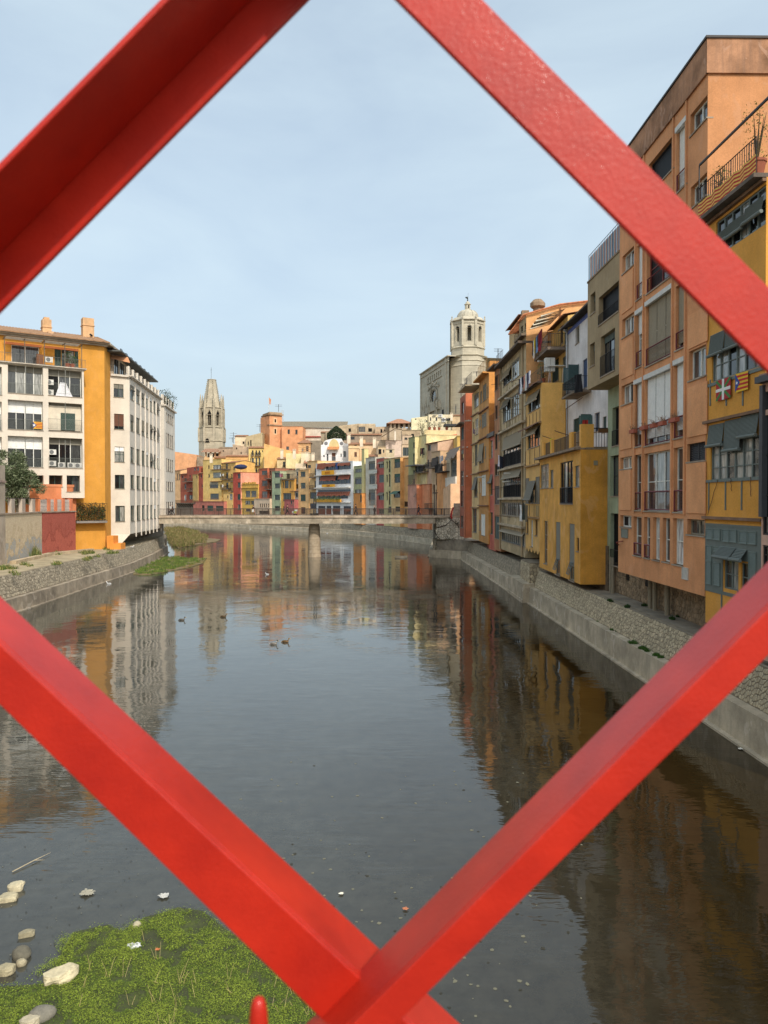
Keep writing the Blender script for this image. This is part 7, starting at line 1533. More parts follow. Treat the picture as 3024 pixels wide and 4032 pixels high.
fh(2, 690, 930, 1100, (226, 170, 100), [], 'orange yellow attic wall stepping down towards the very tall pale yellow house', Y=256, roof='tile', dep=7)
STN = (178, 158, 130)
fh(2, 615, 765, 1012, (172, 150, 124), [(655, 1030, 668, 1045, '1x1k D')], 'long low rubble house on the ridge right of the loggia roof', Y=285, roof='flat', dirt=.6)
fh(2, 765, 918, 965, STN, [(800, 1000, 812, 1020, '1x1k D'), (850, 1050, 862, 1070, '1x1k D')], 'bare stone house with blind walls left of the tall pale yellow house', Y=280, ytr=992, roof='none', dirt=.6)
fh(2, 788, 912, 880, (232, 208, 172), [(872, 935, 888, 960, '1x1k D')], 'small cream gabled house on the skyline left of the orange tower', Y=300, roof='tile')
fh(2, 908, 1090, 882, (176, 160, 120), [(928, 935, 938, 975, '1x1k D'), (955, 920, 968, 985, '1x1k D')], 'olive grey building with a sloping roof line joined to the orange tower', Y=298, ytr=838, roof='none', dep=14)
t, f, z = fh(2, 915, 1090, 1000, (120, 110, 96), [], 'dark stone retaining wall below the olive grey building', Y=290, roof='none', dep=4, cat='wall', name='retaining_wall'); railing(f, 0, f.L, z, 1.4, 0, t, 'k', .8)
# orange tower and its wing
TA, TB = PY(*S(2, 1090, 700), 309).xy, PY(*S(2, 1165, 700), 300).xy; TC = PY(*S(2, 1300, 700), 303).xy
ft = Face(TB, TC); fl_ = Face(TA, TB); zt_ = ft.c(2, 1230, 660)[1]; zb_ = 10
t = house('square orange watch tower with a stone parapet and a flag on its roof', ft, zb_, zt_, (216, 148, 100), [(1215, 694, 1240, 727, '1x1k D', 2), (1215, 800, 1240, 848, '1x1k D', 2)], dep=9, roof='none', name='tower', cat='tower')
house('', fl_, zb_, zt_, (216, 148, 100), [(1098, 700, 1106, 770, '1x1k D', 2), (1128, 690, 1138, 760, '1x1k D', 2), (1096, 835, 1106, 890, '1x1k D', 2), (1126, 820, 1138, 890, '1x1k D', 2)], dep=.5, roof='none', into=t)
for y, h, d in ((650, .5, .6), (765, .5, .35)):
    zz = ft.c(2, 1230, y)[1]
    for f_ in (ft, fl_): mb = MB(); f_.box(mb, -.3, f_.L + .3, zz, zz + h, 0, d); mb.build('string_course', plaster((150, 122, 92), .6), t)
zz = ft.c(2, 1230, 617)[1]
for f_ in (ft, fl_): mb = MB(); f_.box(mb, 0, f_.L, zt_, zz, -.6, .05); mb.build('parapet', stone_mat((176, 150, 118), 'parapet_stone', .4, 1.5), t)
for f_, x0, x1, y0, y1 in ((ft, 1210, 1245, 688, 732), (ft, 1210, 1245, 795, 852)):
    a, z1_ = f_.c(2, x0, y0); b_, z0_ = f_.c(2, x1, y1); mb = MB()
    for r_ in ((a, a + .35, z0_, z1_), (b_ - .35, b_, z0_, z1_), (a, b_, z1_, z1_ + .35), (a, b_, z0_ - .35, z0_)): f_.box(mb, *r_, .002, .05)
    mb.build('window_surround', plaster((226, 186, 140), .2), t)
t, f, z = fh(2, 1298, 1528, 775, (220, 148, 98), [(1362, 804, 1386, 853, '1x1k pd'), (1446, 808, 1469, 856, '1x1k pd'), (1347, 990, 1376, 1025, '1x1k pm')], 'large plain orange wing joined to the right of the watch tower', Y=301, dep=16)
fp = thing('flagpole', 'flagpole with a hanging red and yellow striped flag on the orange watch tower', 'flagpole', PY(*S(2, 1178, 612), 303))
a, b_ = PY(*S(2, 1158, 610), 303), PY(*S(2, 1158, 445), 303); mb = MB(); mb.tube([a, b_], .09, 5); mb.build('pole', flat((200, 200, 196), .4), fp)
mb = MB()
for k in range(5):
    mb.m = k % 2; x0, x1 = 1159 + k * 4.4, 1159 + (k + 1) * 4.4
    mb.poly([PY(*S(2, x0, 455 + k * 5), 303 + k * .1), PY(*S(2, x1, 460 + k * 5), 303.1 + k * .1), PY(*S(2, x1 - 2, 536), 303.1 + k * .1), PY(*S(2, x0, 532 - 8 * (k % 2)), 303 + k * .1)])
mb.build('flag_cloth', [flat((214, 150, 60), .8, name='flag_cloth'), flat((176, 66, 44), .8, name='flag_cloth')], fp)
mb = MB(); p = [PY(*S(2, x, y), 304) for x, y in ((1292, 596), (1318, 596), (1318, 720), (1304, 720))]
for i in range(4): mb.tube([p[i], p[(i + 1) % 4]], .06, 4)
for k in range(8): mb.tube([p[0].lerp(p[3], k / 8), p[1].lerp(p[2], k / 8)], .05, 4)
for x in (1300, 1309): mb.tube([PY(*S(2, x, 596), 304), PY(*S(2, x, 720), 304)], .05, 4)
tag(mb.build('grid_antenna', flat((190, 196, 200), .5, name='antenna_metal'), org=p[0]), 'tall grid antenna beside the orange watch tower', 'antenna')
# long grey hall and ridge buildings
t, f, z = fh(2, 1525, 2010, 785, (206, 200, 182), [], 'long pale hall with a shallow tiled roof on the ridge', Y=312, roof='none', dep=16, ytr=790); mb = MB(); tiles(mb, f, -16, f.L, z, .6, -8, 3.4, period=.7); mb.build('roof', tile_mat((128, 118, 100)), t)
mb = MB(); f.box(mb, 0, f.L * .62, f.c(2, 1700, 890)[1], f.c(2, 1700, 878)[1], .002, .5); mb.build('red_pipe', flat((150, 62, 50), .7, name='pipe'), t)
fh(2, 1600, 2050, 925, (130, 124, 110), [], 'dark stone terrace wall below the long pale hall', Y=306, roof='none', dep=4, dirt=.6, cat='wall', name='terrace_wall')
fh(3, 345, 545, 452, (186, 170, 136), [(440, 477, 465, 510, '1x1k D')], 'old sandstone house with one small opening on the ridge, left of the glazed one', Y=296, ytr=428, roof='none', dirt=.6)
fh(3, 540, 710, 430, (192, 176, 142), [(540, 460, 608, 512, '4x2t pm'), (638, 475, 676, 510, '1x1k D')], 'old sandstone house with a wide glazed window on the ridge', Y=295, roof='none', dirt=.6)
fh(3, 706, 980, 462, (182, 162, 132), [(760, 485, 780, 520, '1x1k D'), (860, 470, 874, 500, '1x1k D'), (905, 465, 922, 490, '1x1k D'), (800, 490, 810, 505, '1x1k D')], 'long sandstone house stepping down the ridge left of the open pavilion', Y=292, roof='none', dirt=.6, ytr=452)
fh(3, 360, 770, 545, (140, 124, 104), [(380, 558, 420, 590, '2x1k pd'), (440, 560, 500, 590, '3x1k pd')], 'low tiled range below the sandstone houses on the ridge', Y=286, roof='tile', dep=9)
fh(3, 162, 232, 520, (150, 138, 112), [], 'small gabled stone house left of the dark cypress', Y=288, roof='tile', dirt=.6); fh(3, 210, 285, 512, (160, 146, 118), [(236, 530, 250, 560, '1x1k D')], 'stone house end standing directly behind the dark cypress', Y=287, roof='none', dirt=.6)
fh(3, 60, 168, 600, (128, 120, 104), [], 'dark stone wall left of the white stepped gable', Y=262, roof='none', dirt=.6, cat='wall', name='terrace_wall')
t, f, z = fh(3, 850, 1062, 475, (176, 160, 134), [], 'open roof pavilion with a tiled hipped roof on the ridge', Y=290, roof='none', dep=13, name='pavilion', cat='pavilion'); zz = f.c(3, 950, 428)[1]
for x in (866, 905, 948, 1000, 1048): u = f.c(3, x, 450)[0]; mb = MB(); f.box(mb, u - .45, u + .45, z, zz, -1.2, -.3); mb.build('pavilion_pillar', plaster((190, 172, 144), .4), t)
mb = MB(); a, b_, c_, d_ = f.p(-1.2, zz, 1.2), f.p(f.L + 1.2, zz, 1.2), f.p(f.L + 1.2, zz, -14), f.p(-1.2, zz, -14); m0, m1 = f.p(f.L * .38, zz + 2.5, -6.5), f.p(f.L * .6, zz + 2.5, -6.5)
for q in ((a, b_, m1, m0), (b_, c_, m1), (c_, d_, m0, m1), (d_, a, m0), (d_, c_, b_, a)): mb.poly(q)
mb.build('roof', tile_mat((168, 124, 96)), t)
fh(3, 975, 1165, 498, (166, 148, 118), [(1003, 540, 1036, 560, '1x1k D'), (1070, 532, 1098, 570, '1x1k D')], 'old stone terrace building with a balustraded top below the pavilion', Y=240, roof='flat', dirt=.6)
fh(3, 980, 1080, 550, (206, 186, 158), [(1003, 568, 1032, 590, '1x1b pd')], 'narrow beige house with small attic windows below the stone terrace', Y=232, roof='flat', dirt=.5)
fh(3, 1072, 1252, 375, (226, 220, 176), [(1108, 378, 1122, 388, '1x1k D'), (1216, 395, 1232, 412, '1x1t pm')], 'low pale green house at the foot of the cathedral', Y=285, ytr=352, roof='none')
t, f, z = fh(3, 1244, 1500, 338, (224, 216, 180), [(1258, 365, 1270, 400, '1x1k pd'), (1315, 365, 1332, 400, '1x1g pd'), (1352, 345, 1375, 362, '1x1k D'), (1420, 375, 1470, 398, '3x1k pd'), (1388, 380, 1412, 400, '1x1k D')], 'pale cream house with air conditioners and a satellite dish below the cathedral', Y=284, roof='none')
for x, y in ((1364, 352), (1395, 385), (1395, 402)): u, zz = f.c(3, x, y); q = f.p(u, zz, .3); aircon(q.x, q.y, zz - .5, 1.6, into=t, h=1.1)
mb = MB(); q = f.p(*f.c(3, 1305, 357), .4); mb.lathe(q, [(.02, 0), (.5, .2), (.8, .5)], 12); mb.build('satellite_dish', flat((226, 226, 222), .5), t)
fh(3, 1480, 1600, 350, (196, 172, 132), [(1528, 312, 1545, 322, '1x1k D')], 'sandy wall with a tiled edge right of the air conditioned house', Y=283, roof='tile')
t, f, z = fh(3, 1202, 1522, 492, (226, 208, 150), [], 'long cream terrace wall lined with pots and a dark awning', Y=222, roof='none', dep=14, ytr=500)
railing(f, 0, f.L, z, 1.3, -.1, t, (120, 96, 80), .5)
mb = MB(); f.box(mb, f.c(3, 1400, 450)[0], f.c(3, 1535, 450)[0], f.c(3, 1470, 455)[1], f.c(3, 1470, 435)[1], -3, 1); mb.build('dark_awning', flat((52, 56, 60), .8, name='canvas'), t)
for k, (x, lb) in enumerate(((1255, 'first small shrub from the left on the long cream terrace'), (1305, 'second small shrub from the left on the long cream terrace'), (1352, 'third small shrub from the left on the long cream terrace'), (1428, 'shrub under the dark awning of the long cream terrace'))):
    u = f.c(3, x, 480)[0]; q = f.p(u, 0, -.6); plant(q.x, q.y, z, 2.4 + .5 * (k % 2), .9, lb, (62, 76, 44), 110, leaf=.16)
q = PY(*S(3, 1178, 545), 219); plant(q.x, q.y, q.z, 4.6, 1.4, 'green creeper bush hanging at the left end of the cream terrace', (70, 84, 44), 240, pot=False, leaf=.2, name='creeper')
fh(3, 1355, 1530, 560, (214, 112, 78), [], 'bright coral red wall glimpsed behind the beige washing house', Y=214, ytr=532, roof='none', dep=4)
# white gabled house and the big white block
W3 = (232, 234, 236)
t, f, z = fh(3, 163, 440, 642, W3, [(186, 744, 200, 762, '1x1b pd'), (220, 733, 238, 805, '1x1b pm'), (272, 722, 310, 762, '1x1b b.9,b'), (272, 764, 310, 800, '1x1b pm'), (360, 730, 372, 760, '1x1b pd'), (388, 705, 414, 765, '1x1B pm')], 'white house with a stepped baroque gable and brown shuttered doors', Y=236, roof='none', side=W3, dirt=.15)
mb = MB(); pts = [(165, 645), (185, 640), (192, 612), (205, 600), (232, 590), (290, 578), (370, 580), (382, 605), (395, 625), (440, 636), (440, 660), (165, 660)]
uv = [f.c(3, x, y) for x, y in pts]; n = len(uv); i0 = 0
for d in (.05, -.5): mb.v += [tuple(f.p(u, zz, d)) for u, zz in uv]
mb.f.append(tuple(range(n))); mb.f.append(tuple(range(2 * n - 1, n - 1, -1))); mb.mi += [0, 0]
for k in range(n): mb.f.append((k, n + k, n + (k + 1) % n, (k + 1) % n)); mb.mi.append(0)
mb.build('gable', plaster(W3, .15), t)
u, zz = f.c(3, 294, 655); r_ = 1.7; mb = MB(); mb.poly([f.p(u + r_ * math.cos(a * math.pi / 10), zz - .6 + r_ * 1.7 * math.sin(a * math.pi / 10), .08) for a in range(11)]); mb.build('arched_niche', plaster((206, 190, 130), .3), t)
mb = MB(); tiles(mb, f, f.c(3, 230, 680)[0], f.c(3, 345, 680)[0], f.c(3, 290, 690)[1], 1.5, .1, .9); mb.build('hood', tile_mat((186, 130, 84)), t)
for x in (214, 370): u, zz = f.c(3, x, 628); mb = MB(); mb.tube([f.p(u, zz, .0), f.p(u, zz, .1)], .6, 10); mb.build('oval_window', flat((120, 120, 122), .6), t)
railing(f, 0, f.L, f.c(3, 300, 812)[1], 1.5, 2.0, t, (150, 150, 160), .4)
mb = MB(); f.box(mb, f.c(3, 428, 600)[0], f.c(3, 440, 600)[0], z - 2, f.c(3, 434, 550)[1], -.6, .1); mb.build('chimney', plaster(W3, .2), t)
f_b = row(((215, 460),), (), '')
t, f, z = fh(3, 130, 502, 822, W3, [(212, 845, 462, 890, '12x1B pbmb'), (140, 952, 462, 1035, '14x1B pbm'), (132, 1092, 462, 1112, '16x1B pm'), (132, 1148, 436, 1180, '14x1B pmd'),
     (134, 1255, 207, 1285, '3x1B pb'), (219, 1255, 268, 1285, '2x1B pb'), (281, 1255, 358, 1285, '3x1B pb'), (389, 1258, 464, 1290, '3x1B pb'), (281, 1300, 358, 1342, '2x1b pdb'), (389, 1300, 464, 1342, '3x1B pbd')], 'big white house with long brown awnings, blue windows and a planted balcony', o=.6, side=W3, dirt=.12, roof='flat', cornice=W3)
def cloth_awn(x0, x1, y0, y1, col=(128, 74, 56), reach=.55):
    a, b_ = f.c(3, x0, y0)[0], f.c(3, x1, y0)[0]; xm = (x0 + x1) / 2; z1, z0 = f.c(3, xm, y0)[1], f.c(3, xm, y1)[1]; n = max(2, int((b_ - a) / .8)); mb = MB()
    for k in range(n):
        q0, q1 = a + (b_ - a) * k / n, a + (b_ - a) * (k + 1) / n; dz = .12 * math.sin(k * 1.9)
        mb.poly([f.p(q0, z0 + dz, reach), f.p(q1, z0 + dz, reach), f.p(q1, z1, .1), f.p(q0, z1, .1)])
    mb.build('awning', flat(col, .9, var=.25, name='brown_awning'), t)
cloth_awn(132, 214, 826, 888); cloth_awn(214, 312, 826, 862, reach=.4); cloth_awn(335, 460, 822, 850, reach=.4); cloth_awn(165, 320, 952, 1003); cloth_awn(346, 460, 945, 988); cloth_awn(132, 384, 1114, 1156, reach=.5); cloth_awn(386, 460, 1112, 1150, reach=.5)
mb = MB(); f.box(mb, f.c(3, 312, 850)[0], f.c(3, 334, 850)[0], f.c(3, 322, 890)[1], f.c(3, 322, 824)[1], .01, .08); mb.build('blue_panel', flat((54, 84, 140), .6, name='blue_paint'), t)
for (y0, y1) in ((940, 948), (1068, 1078), (1218, 1226)):
    z1, z0 = f.c(3, 300, y0)[1], f.c(3, 300, y1)[1]; mb = MB(); f.box(mb, 0, f.c(3, 462, 1000)[0], z0, z1, .002, .6); mb.build('balcony_slab', plaster((214, 214, 206), .4), t)
for x in (212, 269, 359, 386):
    u = f.c(3, x, 1300)[0]; mb = MB(); f.box(mb, u, u + .3, 3, f.c(3, x, 1250)[1], .0, .08); mb.build('white_pier', plaster(W3, .15), t)
for x0, x1 in ((134, 207), (219, 268), (281, 358), (389, 464)):
    a, b_ = f.c(3, x0, 1300)[0], f.c(3, x1, 1300)[0]; mb = MB(); f.box(mb, a, b_, f.c(3, (x0 + x1) / 2, 1310 if x0 > 270 else 1342)[1], f.c(3, (x0 + x1) / 2, 1287)[1], .006, .05); mb.build('brown_panel', flat((128, 66, 48), .8, name='brown_paint'), t)
def banner(x0, x1, y0, y1, label):
    a, b_ = f.c(3, x0, y0)[0], f.c(3, x1, y0)[0]; z1, z0 = f.c(3, (x0 + x1) / 2, y0)[1], f.c(3, (x0 + x1) / 2, y1)[1]; t4 = thing('banner', label, 'banner', f.p((a + b_) / 2, z0, .7), 'orange banners on the big white house')
    mb = MB(); f.box(mb, a, b_, z0, z1, .66, .7); mb.build('cloth', flat((232, 168, 40), .7, name='orange_banner'), t4); h = z1 - z0; m_ = (a + b_) / 2
    mb = MB()
    for k in range(-2, 3): c_ = f.p(m_ + k * h * .45, (z0 + z1) / 2, .715); mb.tube([c_ + Vector((math.cos(a_ * .785) * h * .18 * abs(f.u.x), math.cos(a_ * .785) * h * .18 * f.u.y, math.sin(a_ * .785) * h * .24)) for a_ in range(9)], .06, 3, False)
    mb.build('printed_mark', flat((150, 76, 34), .7, name='print'), t4)
banner(188, 314, 900, 944, 'larger orange banner with a brown pattern on the top balcony of the big white house'); banner(192, 324, 1040, 1066, 'smaller orange banner on the second balcony of the big white house')
a, b_ = f.c(3, 120, 1200)[0], f.c(3, 384, 1200)[0]; z1 = f.c(3, 250, 1188)[1]; z0 = f.c(3, 250, 1218)[1]
t5 = thing('balcony_planter', 'long orange planter full of trailing green plants on the big white house', 'planter', f.p((a + b_) / 2, z0, .8)); mb = MB(); f.box(mb, a, b_, z0, z1, .5, 1.0); mb.build('trough', flat((214, 156, 60), .8), t5)
mb = MB(); rnd = random.Random(6)
for k in range(1500):
    c_ = f.p(rnd.uniform(a, b_), z1 + rnd.uniform(-.9, 1.0) * (.5 + .5 * math.sin(k * .37)), rnd.uniform(.5, 1.3)); s = .13; mb.poly([c_ + Vector((rnd.uniform(-s, s), rnd.uniform(-s, s), rnd.uniform(-s, s))) for _ in range(3)])
mb.build('greenery', leaf_mat((76, 98, 48)), t5, kind='stuff')
# houses right of the white block
fh(3, 440, 545, 680, (224, 190, 140), [(498, 715, 524, 760, '1x1b b.9,b'), (503, 630, 522, 650, '1x1k D')], 'small peach house with a brown blind right of the white gable', Y=226, roof='flat')
fh(3, 440, 720, 640, (228, 194, 148), [(500, 630, 524, 650, '1x1k D')], 'wide peach house with a long shallow tiled roof behind the pale green one', Y=232, roof='tile', dep=9)
fh(3, 548, 608, 590, (224, 186, 136), [(552, 580, 588, 590, '2x1k D')], 'tiled peach chimney block behind the pale green house', Y=234, roof='flat', dep=4)
t, f, z = fh(3, 502, 588, 858, (168, 178, 130), [(504, 882, 583, 918, '7x1y pcm'), (503, 968, 583, 1034, '6x1B pm b.25,n'), (503, 1090, 583, 1152, '4x1y pmc'), (503, 1225, 552, 1270, '3x1y pm')], 'sage green house with three bands of grey windows beside the big white one', o=.2)
seams(f, t, 3, [(504, 586, 922, 962), (504, 586, 1040, 1085)], 5, (140, 150, 108))
fh(3, 586, 612, 685, (214, 206, 140), [], 'slim pale yellow strip tower between the sage green and grey white houses', o=.4, roof='flat', dep=1.2)
fh(3, 610, 637, 795, (168, 158, 96), [(612, 925, 633, 980, '1x1g pm'), (612, 820, 633, 870, '1x1g L'), (610, 1060, 630, 1120, '1x1g pd')], 'narrow olive house squeezed against the grey white one', o=-.4)
t, f, z = fh(3, 553, 637, 1132, (216, 138, 66), [(556, 1142, 633, 1218, '2x1g L')], 'low orange block with closed green shutters below the olive strip house', o=1.8, dep=3)
t, f, z = fh(3, 637, 733, 772, (206, 204, 188), [(641, 805, 729, 888, '7x2y pdmb b.3,n'), (648, 935, 729, 1034, '5x2y pdmd b.15,n'), (641, 1090, 729, 1196, '5x2y pdmd b.3,n'), (645, 1202, 726, 1248, '5x1t pc')], 'grey white house with three huge glazed galleries', o=.7)
for y0, y1 in ((892, 930), (1040, 1082)):
    a, b_ = f.c(3, 643, y0)[0], f.c(3, 727, y0)[0]; louvre(f, a, b_, f.c(3, 685, y1)[1], f.c(3, 685, y0)[1], .01, t, (206, 204, 192), 'louvre_panel', .35, .12)
t, f, z = fh(3, 733, 814, 778, (176, 82, 74), [(745, 808, 805, 872, '3x2y pmd b.35,n,.5'), (747, 942, 804, 1018, '2x1y L'), (745, 1120, 804, 1194, '3x1y pdm b.35,n,.6'), (745, 1290, 804, 1334, '3x1y pm')], 'tall rose red house between the grey white and the olive cream houses', o=.3, cornice=(206, 200, 180))
poles(f, t, [(738, 905), (738, 1050)], 3)
t, f, z = fh(3, 814, 897, 782, (198, 188, 130), [(822, 820, 833, 875, '1x1k pd'), (845, 812, 861, 915, '1x1k pd r.3'), (874, 820, 885, 874, '1x1k pd'), (822, 956, 833, 1014, '1x1k pd'), (845, 946, 861, 1060, '1x1k pd'), (874, 955, 885, 1012, '1x1k pd'), (822, 1130, 833, 1195, '1x1k pd'), (845, 1105, 861, 1242, '1x1k pd'), (874, 1128, 885, 1194, '1x1k pd'), (838, 1262, 892, 1322, '3x1y pm')], 'olive cream house with slender arched windows in threes', o=.5, cornice=(170, 160, 116))
for x in (827, 853, 879):
    for y in (820, 956, 1130):
        u, zz = f.c(3, x, y - (8 if x == 853 else 0)); mb = MB(); r_ = .38; mb.poly([f.p(u + r_ * math.cos(a_ * math.pi / 8), zz + r_ * math.sin(a_ * math.pi / 8), .01) for a_ in range(9)]); mb.build('arch_head', glass('v'), t)
t, f, z = fh(3, 897, 986, 772, (224, 186, 124), [(899, 782, 981, 870, '5x2g pmdm b.35,G'), (899, 932, 981, 1020, '5x2g pmdm b.35,G'), (897, 1105, 979, 1170, '4x1g pd AG,.5,1.2'), (910, 1262, 975, 1310, '3x1g pd')], 'cream orange house with green glazed bays and ribbed panels', o=.7, side=(226, 164, 92), dep=7)
seams(f, t, 3, [(898, 982, 878, 926), (898, 982, 1026, 1098), (898, 982, 1180, 1250)], 7, (190, 150, 96))
fh(3, 984, 1086, 776, (222, 164, 96), [(1000, 1212, 1066, 1262, '3x1k pd'), (1060, 1165, 1080, 1200, '1x1k pd')], 'orange flank wall with small balconies right of the green glazed bays', o=-.2, side=(222, 164, 96))
t, f, z = fh(3, 1083, 1148, 562, (158, 160, 108), [(1088, 612, 1144, 670, '4x2y pm'), (1088, 725, 1144, 840, '4x3y pmc b.3,G'), (1088, 895, 1144, 932, '4x1y pm'), (1088, 985, 1140, 1040, '4x2y pm'), (1088, 1110, 1106, 1190, '1x2y pm')], 'very tall olive green house with stacked glazed windows', o=1.0, side=(228, 212, 150), cornice=(120, 124, 90))
fh(3, 1146, 1214, 552, (228, 212, 150), [], 'tall cream flank beside the olive green house', o=-.2, roof='flat', dirt=.5)
t, f, z = fh(3, 1110, 1200, 1045, (198, 140, 118), [(1116, 1126, 1184, 1212, '4x1y pmc b.4,n,.5'), (1165, 1300, 1185, 1335, '1x1k pd')], 'dusty pink house with a dark roof terrace below the olive green one', o=1.8, side=(216, 132, 88), dep=5)
railing(f, 0, f.L, z + .15, 2.2, .0, t, (84, 60, 56), .12); mb = MB(); f.box(mb, 0, f.L + 1, z + 4.3, z + 4.5, -4, .6); mb.build('terrace_roof', flat((110, 108, 108), .6), t)
fh(3, 1195, 1282, 1042, (216, 134, 90), [(1262, 1215, 1280, 1260, '1x1k pd')], 'orange flank wall right of the dusty pink house', o=.6, dep=4)
t, f, z = fh(3, 1207, 1318, 632, (206, 172, 142), [(1236, 642, 1268, 700, '2x1b pdm'), (1232, 790, 1250, 862, '1x1y pm'), (1264, 790, 1280, 862, '1x1y pm')], 'beige house with dark washing under its eaves', o=-.4, roof='tile')
wash(f, 3, 1208, 1256, 680, 4, [(30, 30, 38), (96, 40, 52), (34, 34, 40), (28, 28, 34)], 'under the eaves of the beige house', h=2.0, seed=71); balc(f, t, 3, 1155, 1245, 915, d=1.4); wash(f, 3, 1160, 1240, 862, 5, [(60, 70, 76), (180, 182, 180), (90, 96, 100), (140, 146, 146), (66, 60, 62)], 'on the lower balcony of the beige house', h=1.7, seed=73)
t, f, z = fh(3, 1278, 1366, 712, (200, 168, 128), [(1318, 758, 1335, 855, '1x1k pd'), (1320, 932, 1358, 1045, '2x1k pmd r.5'), (1290, 1040, 1308, 1120, '1x1k pd'), (1318, 1092, 1336, 1200, '1x2k pm'), (1342, 1092, 1360, 1200, '1x2k pm'), (1330, 1275, 1358, 1320, '1x1k pd')], 'tan house with a wavy edged balcony near the bridge end', o=.1)
balc(f, t, 3, 1278, 1380, 870, d=1.6); balc(f, t, 3, 1262, 1306, 1280, d=1.4, col='b')
fh(3, 1300, 1530, 600, (226, 186, 136), [(1380, 640, 1395, 690, '1x1b pd'), (1435, 595, 1446, 640, '1x1b pd'), (1450, 600, 1460, 640, '1x1b pd')], 'peach house with a broad tiled roof behind the tan one', Y=176, roof='tile', dep=9)
t, f, z = fh(3, 1364, 1468, 918, (218, 146, 84), [(1398, 1205, 1455, 1262, '3x1y pm'), (1398, 1285, 1452, 1335, '3x1r pm')], 'orange house wall below black hanging balconies', o=.8, side=(214, 140, 80))
f0 = ff(S(3, 1360, 0)[0], S(3, 1470, 0)[0], .8)
for y0, y1, xa, xb in ((780, 840, 1350, 1420), (845, 905, 1380, 1462)):
    a, z1 = f0.c(3, xa, y0); b_, z0 = f0.c(3, xb, y1); railing(f0, a, b_, z0, z1 - z0, 1.5, t, 'k', .08, ends=1.4); mb = MB(); f0.box(mb, a, b_, z0 - .15, z0, .0, 1.5); mb.build('balcony_slab', plaster((70, 64, 60), .5), t)
wash(f0, 3, 1410, 1450, 758, 2, [(206, 208, 210), (150, 160, 176)], 'above the black hanging balconies', h=1.6, seed=75)
t, f, z = fh(3, 1464, 1570, 700, (206, 190, 158), [(1468, 786, 1550, 955, '6x5y pmc'), (1470, 1052, 1490, 1215, '1x4y pm')], 'grey cream house with a wide grid of panes under a drooping grey awning', o=.8, side=(222, 172, 124))
mb = MB(); a, z1 = f.c(3, 1462, 690); b_, z0 = f.c(3, 1572, 768)
for k in range(10): q0, q1 = a + (b_ - a) * k / 10, a + (b_ - a) * (k + 1) / 10; mb.poly([f.p(q0, z0 + .2 * math.sin(k * 2), 1.2), f.p(q1, z0 + .2 * math.sin(k * 2 + 2), 1.2), f.p(q1, z1, .05), f.p(q0, z1, .05)])
mb.build('awning', flat((120, 108, 98), .9, var=.3, name='grey_awning'), t)
mb = MB(); f.box(mb, 0, f.L, f.c(3, 1510, 1055)[1], f.c(3, 1510, 962)[1], .004, .25); mb.build('white_panel', plaster((222, 216, 200), .3), t)
t, f, z = fh(3, 1494, 1572, 1078, (222, 176, 132), [], 'peach lean to with a sloping top beside the bridge end', o=2.0, dep=4, ytr=1020, roof='none')
fh(3, 1462, 1560, 620, (196, 132, 96), [(1495, 640, 1510, 690, '1x1b pd'), (1480, 670, 1490, 700, '1x1b pd')], 'brick orange attic behind the drooping awning', Y=160, roof='flat')
fh(3, 1530, 1590, 560, (204, 168, 84), [(1540, 500, 1552, 540, '1x1b pd')], 'mustard strip of house beside the brick red house end', Y=150, roof='flat')
# smaller roofs that fill the slope
for k, (x0, x1, y, rgb, lb, Y) in enumerate(((720, 820, 600, (206, 190, 160), 'cream roof terrace wall above the rose red house', 226), (812, 975, 600, (224, 204, 186), 'pinkish white blank wall under the raised dark roof', 224), (735, 815, 665, (206, 182, 140), 'tan attic with a round arched opening above the rose red house', 214),
        (640, 740, 760, (186, 178, 160), 'grey attic storey above the grey white house', 215), (816, 900, 690, (214, 200, 160), 'pale attic with washing above the olive cream house', 214), (975, 1085, 640, (206, 180, 146), 'beige attic with a green shuttered loggia above the glazed bays', 205))):
    w = {0: [], 1: [], 2: [(740, 685, 770, 735, '1x1k D'), (786, 690, 800, 720, '1x1b pd')], 3: [], 4: [(850, 690, 880, 720, '2x1k pd')], 5: [(985, 668, 1050, 750, '4x1g pmd Ln')]}[k]
    if k == 5: w = [(985, 668, 1050, 750, '4x1g pmd')]
    fh(3, x0, x1, y, rgb, w, lb, Y=Y, roof='flat' if k != 3 else 'tile', dep=7, dirt=.5)
t = thing('raised_roof', 'dark raised lean-to roof on a white pillar above the olive cream house', 'roof', PY(*S(3, 900, 560), 222)); mb = MB(); P3 = lambda x, y, Y: PY(*S(3, x, y), Y)
for (a, b_) in (((770, 568), (905, 484)), ((905, 484), (975, 492))):
    mb.hexa([P3(*a, 226), P3(*b_, 226), P3(*b_, 220), P3(*a, 220), P3(a[0], a[1] - 9, 226), P3(b_[0], b_[1] - 9, 226), P3(b_[0], b_[1] - 9, 220), P3(a[0], a[1] - 9, 220)])
mb.build('roof', tile_mat((92, 76, 62)), t); mb = MB(); a = P3(900, 598, 221); b_ = P3(916, 500, 221); mb.box(a.x, b_.x, 220.5, 221.5, a.z, b_.z); mb.build('pillar', plaster((222, 214, 196), .3), t)
